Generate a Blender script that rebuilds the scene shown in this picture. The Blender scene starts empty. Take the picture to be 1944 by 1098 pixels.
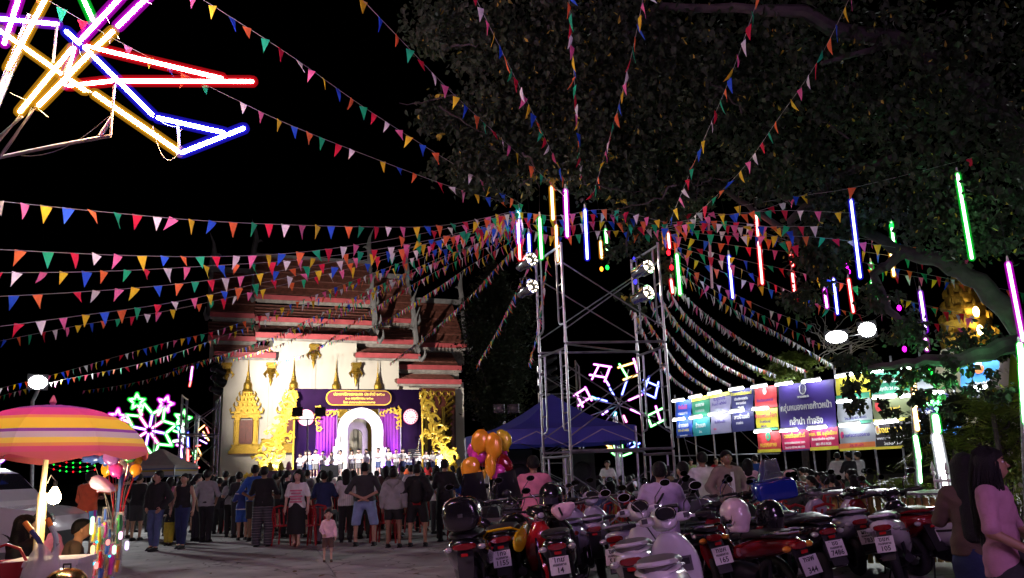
import bpy, math, random
import numpy as np
from mathutils import Vector, Matrix
random.seed(7)
rng = np.random.default_rng(7)
R = math.radians
sc = bpy.context.scene
COL = sc.collection

# ------------------------------------------------------------------ camera
CAM = Vector((0, 0, 1.5))
FPX, CX, CY = 1518.0, 972.0, 549.0
cam_d = bpy.data.cameras.new('camera')
cam_d.sensor_width = 36.0
cam_d.lens = FPX / 1944.0 * 36.0
cam_d.clip_start, cam_d.clip_end = 0.1, 3000
cam = bpy.data.objects.new('camera', cam_d)
COL.objects.link(cam)
CROT = Matrix.Rotation(R(90 + 12.7), 3, 'X') @ Matrix.Rotation(R(-1.9), 3, 'Z')
cam.matrix_world = Matrix.Translation(CAM) @ CROT.to_4x4()
sc.camera = cam

# ------------------------------------------------------------------ night sky, moonlight, exposure
world = bpy.data.worlds.new('World')
sc.world = world
world.use_nodes = True
wn = world.node_tree.nodes
wn.clear()
w_out = wn.new('ShaderNodeOutputWorld')
w_bg = wn.new('ShaderNodeBackground')
w_sky = wn.new('ShaderNodeTexSky')
w_sky.sky_type = 'NISHITA'
w_sky.sun_disc = False
w_sky.sun_elevation = R(-6)
w_sky.sun_rotation = R(200)
w_bg.inputs['Strength'].default_value = 0.02
world.node_tree.links.new(w_sky.outputs[0], w_bg.inputs['Color'])
world.node_tree.links.new(w_bg.outputs[0], w_out.inputs['Surface'])
sun_d = bpy.data.lights.new('moonlight', 'SUN')
sun_d.energy = 0.004
sun_d.angle = R(0.5)
sun_d.color = (1, .95, .88)
sun = bpy.data.objects.new('moonlight', sun_d)
sun.rotation_euler = (R(50), 0, R(20))
COL.objects.link(sun)
sc.view_settings.view_transform = 'Standard'
sc.view_settings.look = 'None'
sc.view_settings.exposure = 1.1
sc.view_settings.gamma = 1.0
sc.render.engine = 'CYCLES'
cy = sc.cycles
cy.use_denoising = True
try:
    cy.denoiser = 'OPENIMAGEDENOISE'
except Exception:
    pass
cy.max_bounces = 5
cy.diffuse_bounces = 2
cy.glossy_bounces = 3
cy.transmission_bounces = 4
cy.transparent_max_bounces = 12
cy.sample_clamp_indirect = 3.0
cy.sample_clamp_direct = 0.0
cy.caustics_reflective = False
cy.caustics_refractive = False
cy.use_light_tree = True

# ------------------------------------------------------------------ where a thing stands
def ray(px, py):
    return CROT @ Vector(((px - CX) / FPX, -(py - CY) / FPX, -1.0))
def at(px, py, d):
    v = ray(px, py)
    return CAM + v * (d / v.y)
def gnd(px, py, z=0.0):
    v = ray(px, py)
    return CAM + v * ((z - CAM.z) / v.z)
def gd(px, d, z=0.0):
    """point at height z, distance d, seen in column px"""
    py = 890.0
    for _ in range(8):
        p = at(px, py, d)
        py += (p.z - z) / d * FPX
    return at(px, py, d)
class Plane:
    """vertical plane: origin o, horizontal direction u (left to right), n points away from the camera"""
    def __init__(s, o, u):
        s.o = Vector((o[0], o[1], 0)); s.u = Vector((u[0], u[1], 0)).normalized()
        s.n = Vector((-s.u.y, s.u.x, 0))
    def loc(s, px, py, yin=0.0):
        v = ray(px, py)
        t = ((s.o - CAM).dot(s.n) + yin) / v.dot(s.n)
        p = CAM + v * t - s.o
        return p.dot(s.u), p.z
    def pos(s, x, y, z):
        return s.o + s.u * x + s.n * y + Vector((0, 0, z))
    def yaw(s):
        return math.atan2(s.u.y, s.u.x)

# ------------------------------------------------------------------ objects
def link(o, parent=None):
    COL.objects.link(o)
    if parent is not None:
        o.parent = parent
    return o
def tag(o, label=None, cat=None, group=None, kind=None):
    if label: o['label'] = label
    if cat: o['category'] = cat
    if group: o['group'] = group
    if kind: o['kind'] = kind
    return o
def empty(name, loc=(0, 0, 0), rz=0.0, label=None, cat=None, group=None, rot=None):
    o = bpy.data.objects.new(name, None)
    o.empty_display_size = .1
    o.location = loc
    o.rotation_euler = rot if rot is not None else (0, 0, rz)
    COL.objects.link(o)
    return tag(o, label, cat, group)
ORD = ['first', 'second', 'third', 'fourth', 'fifth', 'sixth', 'seventh', 'eighth', 'ninth', 'tenth', 'eleventh', 'twelfth', 'thirteenth', 'fourteenth', 'fifteenth', 'sixteenth', 'seventeenth', 'eighteenth', 'nineteenth', 'twentieth']
def copy_tree(o, parent=None):
    c = o.copy()
    COL.objects.link(c)
    c.parent = parent
    for ch in list(o.children):
        copy_tree(ch, c)
    return c
def set_mat(o, m):
    o.material_slots[0].link = 'OBJECT'
    o.material_slots[0].material = m

class MB:
    def __init__(s):
        s.v = []; s.f = []; s.m = []; s.mi = 0
    def add(s, vs, fs):
        b = len(s.v)
        s.v.extend([tuple(p) for p in vs])
        for f in fs:
            s.f.append(tuple(i + b for i in f)); s.m.append(s.mi)
        return s
    def box(s, c, size, rz=0.0, mat=None):
        hx, hy, hz = size[0] / 2, size[1] / 2, size[2] / 2
        M = mat if mat is not None else Matrix.Rotation(rz, 3, 'Z')
        c = Vector(c)
        vs = [c + M @ Vector((x, y, z)) for x in (-hx, hx) for y in (-hy, hy) for z in (-hz, hz)]
        return s.add(vs, [(0, 1, 3, 2), (4, 6, 7, 5), (0, 4, 5, 1), (2, 3, 7, 6), (0, 2, 6, 4), (1, 5, 7, 3)])
    def box2(s, lo, hi):
        return s.box([(a + b) / 2 for a, b in zip(lo, hi)], [abs(b - a) for a, b in zip(lo, hi)])
    def rings(s, rings, cap0=True, cap1=True, closed=False):
        n = len(rings[0]); vs = [p for r in rings for p in r]; fs = []
        k = len(rings)
        for i in range(k if closed else k - 1):
            a = i * n; b = ((i + 1) % k) * n
            for j in range(n):
                fs.append((a + j, a + (j + 1) % n, b + (j + 1) % n, b + j))
        if not closed:
            if cap0: fs.append(tuple(range(n - 1, -1, -1)))
            if cap1: fs.append(tuple(range((k - 1) * n, k * n)))
        return s.add(vs, fs)
    def tube(s, pts, r, n=8, closed=False, sy=1.0):
        pts = [Vector(p) for p in pts]; k = len(pts)
        rr = [r] * k if not hasattr(r, '__len__') else list(r)
        up = None; rings = []
        for i, p in enumerate(pts):
            if closed:
                t = pts[(i + 1) % k] - pts[i - 1]
            else:
                t = pts[min(i + 1, k - 1)] - pts[max(i - 1, 0)]
            if t.length < 1e-9: t = Vector((0, 0, 1))
            t.normalize()
            if up is None:
                up = Vector((0, 0, 1)) if abs(t.z) < .9 else Vector((0, 1, 0))
            a = up.cross(t)
            if a.length < 1e-6:
                a = Vector((1, 0, 0)).cross(t)
            a.normalize(); b = t.cross(a); up = b
            rings.append([p + a * (rr[i] * math.cos(q)) + b * (rr[i] * sy * math.sin(q)) for q in [2 * math.pi * j / n for j in range(n)]])
        return s.rings(rings, closed=closed)
    def cyl(s, p0, p1, r0, r1=None, n=8):
        return s.tube([p0, p1], [r0, r0 if r1 is None else r1], n)
    def capsule(s, p0, p1, r, n=8):
        p0 = Vector(p0); p1 = Vector(p1); d = (p1 - p0).normalized()
        return s.tube([p0 - d * r, p0 - d * r * .75, p0 - d * r * .3, p0 + d * r * .1, p1 - d * r * .1, p1 + d * r * .3, p1 + d * r * .75, p1 + d * r],
                      [r * .05, r * .66, r * .95, r, r, r * .95, r * .66, r * .05], n)
    def sph(s, c, r, nu=10, nv=7):
        if not hasattr(r, '__len__'): r = (r, r, r)
        c = Vector(c); rings = []
        for i in range(nv + 1):
            a = math.pi * (i if 0 < i < nv else (i + (.08 if i == 0 else -.08))) / nv
            rings.append([c + Vector((r[0] * math.sin(a) * math.cos(q), r[1] * math.sin(a) * math.sin(q), -r[2] * math.cos(a))) for q in [2 * math.pi * j / nu for j in range(nu)]])
        return s.rings(rings)
    def lathe(s, prof, n=16, c=(0, 0, 0), sx=1.0, sy=1.0, square=False, rot=0.0):
        c = Vector(c); rings = []
        for r, z in prof:
            ring = []
            for j in range(n):
                q = 2 * math.pi * j / n + rot
                ring.append(c + Vector((max(r, .0005) * sx * math.cos(q), max(r, .0005) * sy * math.sin(q), z)))
            rings.append(ring)
        return s.rings(rings)
    def prism(s, poly, o, u, v, th):
        """2D outline (a,b) -> o + a*u + b*v, extruded by th along u x v"""
        o = Vector(o); u = Vector(u); v = Vector(v); w = u.cross(v).normalized() * th
        A = [o + u * a + v * b for a, b in poly]
        n = len(A)
        fs = [tuple(range(n - 1, -1, -1)), tuple(range(n, 2 * n))]
        fs += [(j, (j + 1) % n, n + (j + 1) % n, n + j) for j in range(n)]
        return s.add(A + [p + w for p in A], fs)
    def quad(s, a, b, c, d):
        return s.add([a, b, c, d], [(0, 1, 2, 3)])
    def mesh(s, name, mats, smooth=True, ang=40):
        me = bpy.data.meshes.new(name)
        me.from_pydata(s.v, [], s.f)
        if not hasattr(mats, '__len__'): mats = [mats]
        for m in mats: me.materials.append(m)
        if len(mats) > 1:
            me.polygons.foreach_set('material_index', s.m)
        if smooth:
            me.polygons.foreach_set('use_smooth', [True] * len(me.polygons))
            if ang < 180: me.set_sharp_from_angle(angle=R(ang))
        me.update()
        return me
    def build(s, name, mats, parent=None, smooth=True, ang=40, loc=None, rot=None):
        o = bpy.data.objects.new(name, s.mesh(name, mats, smooth, ang))
        if loc is not None: o.location = loc
        if rot is not None: o.rotation_euler = rot
        return link(o, parent)

# ------------------------------------------------------------------ materials (procedural)
MATS = {}
def mat(name, col, rough=.6, metal=0.0, var=.12, scale=12.0, bump=0.0, bscale=60.0, coat=0.0, spec=.5, trans=0.0, alpha=1.0, sss=0.0):
    if name in MATS: return MATS[name]
    m = bpy.data.materials.new(name); m.use_nodes = True
    nt = m.node_tree; ns = nt.nodes; b = ns['Principled BSDF']
    b.inputs['Roughness'].default_value = rough
    b.inputs['Metallic'].default_value = metal
    b.inputs['Specular IOR Level'].default_value = spec
    b.inputs['Coat Weight'].default_value = coat
    b.inputs['Transmission Weight'].default_value = trans
    b.inputs['Alpha'].default_value = alpha
    c = tuple(col) + (1,)
    if var > 0:
        tc = ns.new('ShaderNodeTexCoord'); nz = ns.new('ShaderNodeTexNoise'); rp = ns.new('ShaderNodeValToRGB')
        nz.inputs['Scale'].default_value = scale; nz.inputs['Detail'].default_value = 4
        nt.links.new(tc.outputs['Object'], nz.inputs['Vector'])
        rp.color_ramp.elements[0].position = .3; rp.color_ramp.elements[1].position = .7
        rp.color_ramp.elements[0].color = tuple(x * (1 - var) for x in col) + (1,)
        rp.color_ramp.elements[1].color = tuple(min(1, x * (1 + var)) for x in col) + (1,)
        nt.links.new(nz.outputs['Fac'], rp.inputs['Fac'])
        nt.links.new(rp.outputs['Color'], b.inputs['Base Color'])
        rr = ns.new('ShaderNodeMapRange')
        rr.inputs['To Min'].default_value = max(.03, rough - .08); rr.inputs['To Max'].default_value = min(1, rough + .1)
        nt.links.new(nz.outputs['Fac'], rr.inputs['Value']); nt.links.new(rr.outputs[0], b.inputs['Roughness'])
        if bump > 0:
            n2 = ns.new('ShaderNodeTexNoise'); n2.inputs['Scale'].default_value = bscale; n2.inputs['Detail'].default_value = 3
            bp = ns.new('ShaderNodeBump'); bp.inputs['Strength'].default_value = bump; bp.inputs['Distance'].default_value = .02
            nt.links.new(tc.outputs['Object'], n2.inputs['Vector'])
            nt.links.new(n2.outputs['Fac'], bp.inputs['Height']); nt.links.new(bp.outputs[0], b.inputs['Normal'])
    else:
        b.inputs['Base Color'].default_value = c
    MATS[name] = m
    return m
def emit(name, col, strength, sample=True):
    if name in MATS: return MATS[name]
    m = bpy.data.materials.new(name); m.use_nodes = True
    nt = m.node_tree; ns = nt.nodes; ns.clear()
    o = ns.new('ShaderNodeOutputMaterial'); e = ns.new('ShaderNodeEmission')
    e.inputs['Color'].default_value = tuple(col) + (1,); e.inputs['Strength'].default_value = strength
    nt.links.new(e.outputs[0], o.inputs['Surface'])
    if not sample: m.cycles.emission_sampling = 'NONE'
    MATS[name] = m
    return m
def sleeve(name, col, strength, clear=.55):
    """bloom shell round a tube: partly clear, its emission colour stands in for lens glow"""
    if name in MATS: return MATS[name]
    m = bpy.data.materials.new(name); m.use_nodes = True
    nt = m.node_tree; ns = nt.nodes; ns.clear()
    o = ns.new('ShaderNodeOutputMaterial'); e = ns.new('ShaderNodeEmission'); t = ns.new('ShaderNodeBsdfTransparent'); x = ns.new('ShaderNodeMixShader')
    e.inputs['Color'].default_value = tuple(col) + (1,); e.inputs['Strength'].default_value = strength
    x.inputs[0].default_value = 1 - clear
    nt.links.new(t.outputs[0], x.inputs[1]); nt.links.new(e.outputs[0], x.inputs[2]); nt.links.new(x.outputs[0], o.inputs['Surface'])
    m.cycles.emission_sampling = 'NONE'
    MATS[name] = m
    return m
def stripes(name, cols, axis=0, scale=1.0, rough=.8, coord='Object', polar=False, trans=0.0):
    """constant-colour bands along one object axis"""
    if name in MATS: return MATS[name]
    m = bpy.data.materials.new(name); m.use_nodes = True
    nt = m.node_tree; ns = nt.nodes; b = ns['Principled BSDF']
    b.inputs['Roughness'].default_value = rough
    tc = ns.new('ShaderNodeTexCoord'); sp = ns.new('ShaderNodeSeparateXYZ')
    nt.links.new(tc.outputs[coord], sp.inputs[0])
    ml = ns.new('ShaderNodeMath'); ml.operation = 'MULTIPLY'; ml.inputs[1].default_value = scale
    if polar:
        ln = ns.new('ShaderNodeVectorMath'); ln.operation = 'LENGTH'
        mx = ns.new('ShaderNodeVectorMath'); mx.operation = 'MULTIPLY'; mx.inputs[1].default_value = (1, 1, 0)
        nt.links.new(tc.outputs[coord], mx.inputs[0]); nt.links.new(mx.outputs[0], ln.inputs[0])
        nt.links.new(ln.outputs['Value'], ml.inputs[0]); src = ml
    else:
        nt.links.new(sp.outputs[axis], ml.inputs[0])
        fr = ns.new('ShaderNodeMath'); fr.operation = 'FRACT'
        nt.links.new(ml.outputs[0], fr.inputs[0]); src = fr
    rp = ns.new('ShaderNodeValToRGB'); rp.color_ramp.interpolation = 'CONSTANT'
    el = rp.color_ramp.elements
    tot = sum(w for _, w in cols); acc = 0
    for i, (c, w) in enumerate(cols):
        e = el[i] if i < 2 else el.new(min(.999, acc / tot))
        e.position = acc / tot; e.color = tuple(c) + (1,)
        acc += w
    nt.links.new(src.outputs[0], rp.inputs['Fac']); nt.links.new(rp.outputs['Color'], b.inputs['Base Color'])
    if trans:
        tr = ns.new('ShaderNodeBsdfTranslucent'); mxs = ns.new('ShaderNodeMixShader'); mxs.inputs[0].default_value = trans
        nt.links.new(rp.outputs['Color'], tr.inputs['Color'])
        nt.links.new(b.outputs[0], mxs.inputs[1]); nt.links.new(tr.outputs[0], mxs.inputs[2])
        nt.links.new(mxs.outputs[0], ns['Material Output'].inputs['Surface'])
    MATS[name] = m
    return m
def translucent(m, amount=.4):
    nt = m.node_tree; ns = nt.nodes; b = ns['Principled BSDF']
    tr = ns.new('ShaderNodeBsdfTranslucent'); mx = ns.new('ShaderNodeMixShader'); mx.inputs[0].default_value = amount
    if b.inputs['Base Color'].links:
        nt.links.new(b.inputs['Base Color'].links[0].from_socket, tr.inputs['Color'])
    else:
        tr.inputs['Color'].default_value = b.inputs['Base Color'].default_value
    nt.links.new(b.outputs[0], mx.inputs[1]); nt.links.new(tr.outputs[0], mx.inputs[2])
    nt.links.new(mx.outputs[0], ns['Material Output'].inputs['Surface'])
    return m

STEEL = mat('galvanised_steel', (.30, .30, .33), .38, .85, .25, 9)
DARKMETAL = mat('dark_metal', (.03, .03, .035), .45, .6, .2, 20)
CHROME = mat('chrome', (.75, .75, .78), .12, 1.0, .05, 20)
BLACKPLASTIC = mat('black_plastic', (.012, .012, .014), .42, 0, .2, 30)
RUBBER = mat('tyre_rubber', (.015, .015, .016), .75, 0, .25, 40, .3, 120)
WHITEPAINT = mat('white_paint', (.75, .74, .72), .4, 0, .06, 8)
WIRE = mat('wire_line', (.25, .24, .24), .6, 0, .1, 10)

def lamp(name, kind, loc, energy, col=(1, 1, 1), parent=None, size=.1, target=None, spot=60, blend=.3):
    d = bpy.data.lights.new(name, kind)
    d.energy = energy; d.color = col
    if kind == 'AREA':
        d.size = size
    else:
        d.shadow_soft_size = size
    if kind == 'SPOT':
        d.spot_size = R(spot); d.spot_blend = blend
    o = bpy.data.objects.new(name, d)
    o.location = loc
    if target is not None:
        o.rotation_euler = (Vector(target) - Vector(loc)).to_track_quat('-Z', 'Y').to_euler()
    link(o)
    if parent is not None:
        o.parent = parent
        o.matrix_parent_inverse = parent.matrix_basis.inverted()
    return o

def text(body, size, m, M, parent=None, name='lettering', align='CENTER', extrude=.002, off=0.0, sx=1.0):
    """flat printed letters; M is the 4x4 placement (x right, y up, z towards the reader)"""
    c = bpy.data.curves.new(name, 'FONT')
    c.body = body; c.size = size; c.align_x = align; c.align_y = 'CENTER'
    c.extrude = extrude; c.offset = off; c.resolution_u = 2
    c.materials.append(m)
    o = bpy.data.objects.new(name, c)
    link(o, parent)
    o.matrix_local = M @ Matrix.Diagonal((sx, 1, 1, 1))
    return o
def frame(o, u, v):
    u = Vector(u).normalized(); v = Vector(v); v = (v - u * v.dot(u)).normalized(); w = u.cross(v)
    M = Matrix.Identity(4)
    for i in range(3):
        M[i][0] = u[i]; M[i][1] = v[i]; M[i][2] = w[i]; M[i][3] = o[i]
    return M

# ------------------------------------------------------------------ smooth bodies from signed distances (surface nets)
def sd_prims(P, prims, k=.03):
    d = None
    for p0, p1, r0, r1, *ex in prims:
        sx, sy = (ex[0], ex[1]) if len(ex) >= 2 else (1.0, 1.0)
        S = np.array([sx, sy, 1.0])
        a = np.array(p0); b = np.array(p1)
        Q = (P - a) / S; ba = (b - a) / S
        L = max(1e-9, float(ba @ ba))
        t = np.clip(Q @ ba / L, 0, 1)
        e = np.sqrt(((Q - t[:, None] * ba) ** 2).sum(1)) - (r0 + (r1 - r0) * t)
        e *= min(sx, sy, 1.0)
        if d is None: d = e
        else:
            h = np.clip(.5 + .5 * (d - e) / k, 0, 1)
            d = d * (1 - h) + e * h - k * h * (1 - h)
    return d
def surf_net(fn, lo, hi, h):
    lo = np.array(lo); n = np.maximum(3, np.ceil((np.array(hi) - lo) / h).astype(int) + 1)
    g = [lo[i] + h * np.arange(n[i]) for i in range(3)]
    X, Y, Z = np.meshgrid(*g, indexing='ij')
    D = fn(np.stack([X.ravel(), Y.ravel(), Z.ravel()], 1)).reshape(n)
    D[0] = D[-1] = 1; D[:, 0] = D[:, -1] = 1; D[:, :, 0] = D[:, :, -1] = 1
    C = np.stack([D[i:n[0] - 1 + i, j:n[1] - 1 + j, k:n[2] - 1 + k] for i in (0, 1) for j in (0, 1) for k in (0, 1)], -1)
    ins = (C < 0).sum(-1); act = (ins > 0) & (ins < 8)
    idx = -np.ones(act.shape, int); idx[act] = np.arange(act.sum())
    cells = np.argwhere(act); c = C[act]
    off = np.array([(i, j, k) for i in (0, 1) for j in (0, 1) for k in (0, 1)], float)
    acc = np.zeros((len(cells), 3)); cnt = np.zeros(len(cells))
    for a in range(8):
        for b in range(a + 1, 8):
            if np.abs(off[a] - off[b]).sum() == 1:
                va, vb = c[:, a], c[:, b]; cr = (va < 0) != (vb < 0)
                den = va - vb
                t = np.where(cr, va / np.where(np.abs(den) < 1e-12, 1, den), 0)
                acc += np.where(cr[:, None], off[a] + t[:, None] * (off[b] - off[a]), 0); cnt += cr
    V = lo + h * (cells + acc / cnt[:, None])
    F = []
    for ax in range(3):
        o1, o2 = [(1, 2), (2, 0), (0, 1)][ax]
        sl0 = [slice(None)] * 3; sl1 = [slice(None)] * 3
        sl0[ax] = slice(0, -1); sl1[ax] = slice(1, None)
        s0, s1 = D[tuple(sl0)] < 0, D[tuple(sl1)] < 0
        e = np.argwhere(s0 != s1)
        e = e[(e[:, o1] > 0) & (e[:, o2] > 0)]
        if not len(e): continue
        sg = s0[e[:, 0], e[:, 1], e[:, 2]]
        def ix(d1, d2):
            q = e.copy(); q[:, o1] -= d1; q[:, o2] -= d2
            return idx[np.minimum(q[:, 0], idx.shape[0] - 1), np.minimum(q[:, 1], idx.shape[1] - 1), np.minimum(q[:, 2], idx.shape[2] - 1)]
        q = np.stack([ix(1, 1), ix(0, 1), ix(0, 0), ix(1, 0)], 1)
        q[~sg] = q[~sg][:, ::-1]
        F.append(q[(q >= 0).all(1)])
    F = np.concatenate(F) if F else np.zeros((0, 4), int)
    return V, F
def net_obj(name, fn, lo, hi, h, m, parent=None):
    V, F = surf_net(fn, lo, hi, h)
    me = bpy.data.meshes.new(name)
    me.from_pydata(V.tolist(), [], F.tolist())
    me.materials.append(m)
    me.polygons.foreach_set('use_smooth', [True] * len(me.polygons))
    me.update()
    return link(bpy.data.objects.new(name, me), parent)
# ------------------------------------------------------------------ ground
def ground_mat():
    m = mat('concrete_ground', (.44, .42, .42), .72, 0, .22, 1.3, .25, 90)
    nt = m.node_tree; ns = nt.nodes; b = ns['Principled BSDF']
    tc = ns.new('ShaderNodeTexCoord')
    n1 = ns.new('ShaderNodeTexNoise'); n1.inputs['Scale'].default_value = .35; n1.inputs['Detail'].default_value = 8; n1.inputs['Roughness'].default_value = .65
    nt.links.new(tc.outputs['Object'], n1.inputs['Vector'])
    rp = ns.new('ShaderNodeValToRGB')
    rp.color_ramp.elements[0].position = .35; rp.color_ramp.elements[0].color = (.62, .60, .59, 1)
    rp.color_ramp.elements[1].position = .65; rp.color_ramp.elements[1].color = (1, 1, 1, 1)
    nt.links.new(n1.outputs['Fac'], rp.inputs['Fac'])
    mx = ns.new('ShaderNodeMix'); mx.data_type = 'RGBA'; mx.blend_type = 'MULTIPLY'; mx.inputs[0].default_value = 1
    src = b.inputs['Base Color'].links[0].from_socket
    nt.links.new(src, mx.inputs[6]); nt.links.new(rp.outputs[0], mx.inputs[7]); nt.links.new(mx.outputs[2], b.inputs['Base Color'])
    # hairline cracks and dark drips of old spills
    vo = ns.new('ShaderNodeTexVoronoi'); vo.feature = 'DISTANCE_TO_EDGE'; vo.inputs['Scale'].default_value = .42
    n3 = ns.new('ShaderNodeTexNoise'); n3.inputs['Scale'].default_value = 1.6; n3.inputs['Detail'].default_value = 6
    va = ns.new('ShaderNodeVectorMath'); va.operation = 'ADD'
    nt.links.new(tc.outputs['Object'], n3.inputs['Vector']); nt.links.new(n3.outputs['Color'], va.inputs[1]); nt.links.new(tc.outputs['Object'], va.inputs[0]); nt.links.new(va.outputs[0], vo.inputs['Vector'])
    r2 = ns.new('ShaderNodeValToRGB'); r2.color_ramp.elements[0].position = .002; r2.color_ramp.elements[0].color = (.35, .33, .32, 1); r2.color_ramp.elements[1].position = .012; r2.color_ramp.elements[1].color = (1, 1, 1, 1)
    nt.links.new(vo.outputs['Distance'], r2.inputs['Fac'])
    n4 = ns.new('ShaderNodeTexNoise'); n4.inputs['Scale'].default_value = 2.6; n4.inputs['Detail'].default_value = 3
    nt.links.new(tc.outputs['Object'], n4.inputs['Vector'])
    r3 = ns.new('ShaderNodeValToRGB'); r3.color_ramp.elements[0].position = .28; r3.color_ramp.elements[0].color = (.45, .42, .40, 1); r3.color_ramp.elements[1].position = .36; r3.color_ramp.elements[1].color = (1, 1, 1, 1)
    nt.links.new(n4.outputs['Fac'], r3.inputs['Fac'])
    prev = mx.outputs[2]
    for rr in (r2, r3):
        m2 = ns.new('ShaderNodeMix'); m2.data_type = 'RGBA'; m2.blend_type = 'MULTIPLY'; m2.inputs[0].default_value = 1
        nt.links.new(prev, m2.inputs[6]); nt.links.new(rr.outputs[0], m2.inputs[7]); prev = m2.outputs[2]
    nt.links.new(prev, b.inputs['Base Color'])
    return m
GROUND = ground_mat()
g = MB(); g.quad((-900, -200, -.06), (900, -200, -.06), (900, 1500, -.06), (-900, 1500, -.06))
ground = tag(g.build('ground', mat('earth_ground', (.10, .09, .08), .9, 0, .3, .6), smooth=False), kind='structure')
# cast concrete slabs of the temple yard, joints running away from the camera
p0, p1 = gnd(640, 1098), gnd(548, 965)
jd = Vector((p1.x - p0.x, p1.y - p0.y, 0)).normalized(); jn = Vector((jd.y, -jd.x, 0))
jr = math.atan2(jd.y, jd.x) - math.pi / 2
SL, SW = 6.0, 4.2
slab_me = None
for i in range(-9, 13):
    for j in range(-2, 13):
        c = Vector((p0.x, p0.y, 0)) + jn * ((i + .5) * SW) + jd * (j * SL - 2.2)
        if c.y < -12 or c.y > 75: continue
        if slab_me is None:
            b = MB(); b.box((0, 0, -.04), (SW - .016, SL - .016, .08))
            slab_me = b.mesh('concrete_slab', GROUND, False)
        o = bpy.data.objects.new('concrete_slab', slab_me)
        o.location = c; o.rotation_euler = (0, 0, jr)
        link(o, ground)

# ------------------------------------------------------------------ temple hall (its long side recedes to the right)
U = (math.sin(R(66.6)), math.cos(R(66.6)))
TP = Plane(at(420, 860, 50), U)
temple = empty('temple_hall', TP.o, TP.yaw(), 'white temple hall with stacked red edged roofs and gold windows behind the stage', 'temple')
PLASTER = mat('white_plaster', (.72, .66, .56), .8, 0, .07, .7, .1, 30)
GOLD = mat('gold_leaf', (.42, .26, .04), .40, .85, .25, 14, .5, 45)
GOLDP = mat('gold_paint', (.62, .40, .035), .4, .25, .15, 6)
ROOF = mat('roof_tiles', (.15, .048, .034), .6, 0, .4, 4, .6, 9)
FASCIA = mat('red_fascia', (.50, .085, .095), .5, 0, .15, 2)
FASCIAGREY = mat('weathered_fascia', (.33, .29, .26), .8, 0, .3, 3)
FINIAL = mat('grey_bargeboard', (.17, .16, .16), .8, 0, .25, 3)
SHUTTER = mat('red_wood_shutter', (.20, .045, .025), .45, 0, .3, 6)
def tl(px, py, yin=0.0):
    return TP.loc(px, py, yin)
def wall_block(px0, px1, pytop, yin, depth, name='wall', pyb=900, z0=0):
    x0, _ = tl(px0, pytop, yin); x1, zt = tl(px1, pytop, yin)
    b = MB(); b.box2((x0, yin, z0), (x1, yin + depth, zt))
    return b.build(name, PLASTER, temple, False)
wall_block(427, 520, 680, .0, 12)
wall_block(519, 677, 646, -.12, 12)
wall_block(675, 757, 680, .0, 12)
wall_block(752, 880, 726, .5, 11)
# pilaster lines and plinth
for px in (516, 596, 676):
    x, z = tl(px, 690, -.2)
    b = MB(); b.box2((x - .12, -.22, 1.6), (x + .12, -.05, z)); b.build('pilaster', PLASTER, temple, False)
b = MB()
x0, _ = tl(412, 870, -.9); x1, _ = tl(890, 870, -.9)
for z0, z1, o in ((0, .5, 1.1), (.5, 1.0, .85), (1.0, 1.25, 1.05), (1.25, 1.5, .75), (1.5, 1.62, .95)):
    b.box2((x0 - o + 1, -o, z0), (x1, -.01, z1))
b.build('plinth', PLASTER, temple, False)

def roof_slab(px0, px1, ya, pya, yb, pyb, fascia, grey=True):
    """sloping tile slab from (depth ya, pixel row pya) down to (yb, pyb) with a red fascia board on its eave"""
    xm = (px0 + px1) / 2
    _, za = tl(xm, pya, ya); _, zb = tl(xm, pyb, yb)
    x0a, _ = tl(px0, pyb, yb); x1a, _ = tl(px1, pyb, yb)
    b = MB(); th = .18
    for k in (0,):
        b.add([(x0a, yb, zb), (x1a, yb, zb), (x1a, ya, za), (x0a, ya, za), (x0a, yb, zb - th), (x1a, yb, zb - th), (x1a, ya, za - th), (x0a, ya, za - th)],
              [(0, 1, 2, 3), (7, 6, 5, 4), (0, 4, 5, 1), (1, 5, 6, 2), (2, 6, 7, 3), (3, 7, 4, 0)])
    r = b.build('roof', ROOF, temple, False)
    # rows of tile courses, real steps
    n = max(3, int(abs(ya - yb) / .45)); t = MB()
    for i in range(n):
        f = (i + .5) / n; y = yb + (ya - yb) * f; z = zb + (za - zb) * f
        t.box(((x0a + x1a) / 2, y, z + .02), (x1a - x0a - .1, .07, .09))
    tag(t.build('tile_course', ROOF, r, False), kind='stuff')
    fz = .30
    b = MB(); b.box2((x0a - .05, yb - .14, zb - .10 - fz * .1), (x1a + .05, yb - .02, zb + .20)); b.build('fascia', FASCIA, r, False)
    b = MB(); b.box2((x0a - .02, yb - .10, zb - .30), (x1a + .02, yb - .03, zb - .14)); b.build('eave_board', FASCIAGREY, r, False)
    if grey:
        b = MB(); b.box2((x0a + .15, yb - .02, zb - .36), (x1a - .15, yb + .08, zb - .12)); b.build('soffit_board', FASCIAGREY, r, False)
    return x0a, x1a, zb
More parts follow.
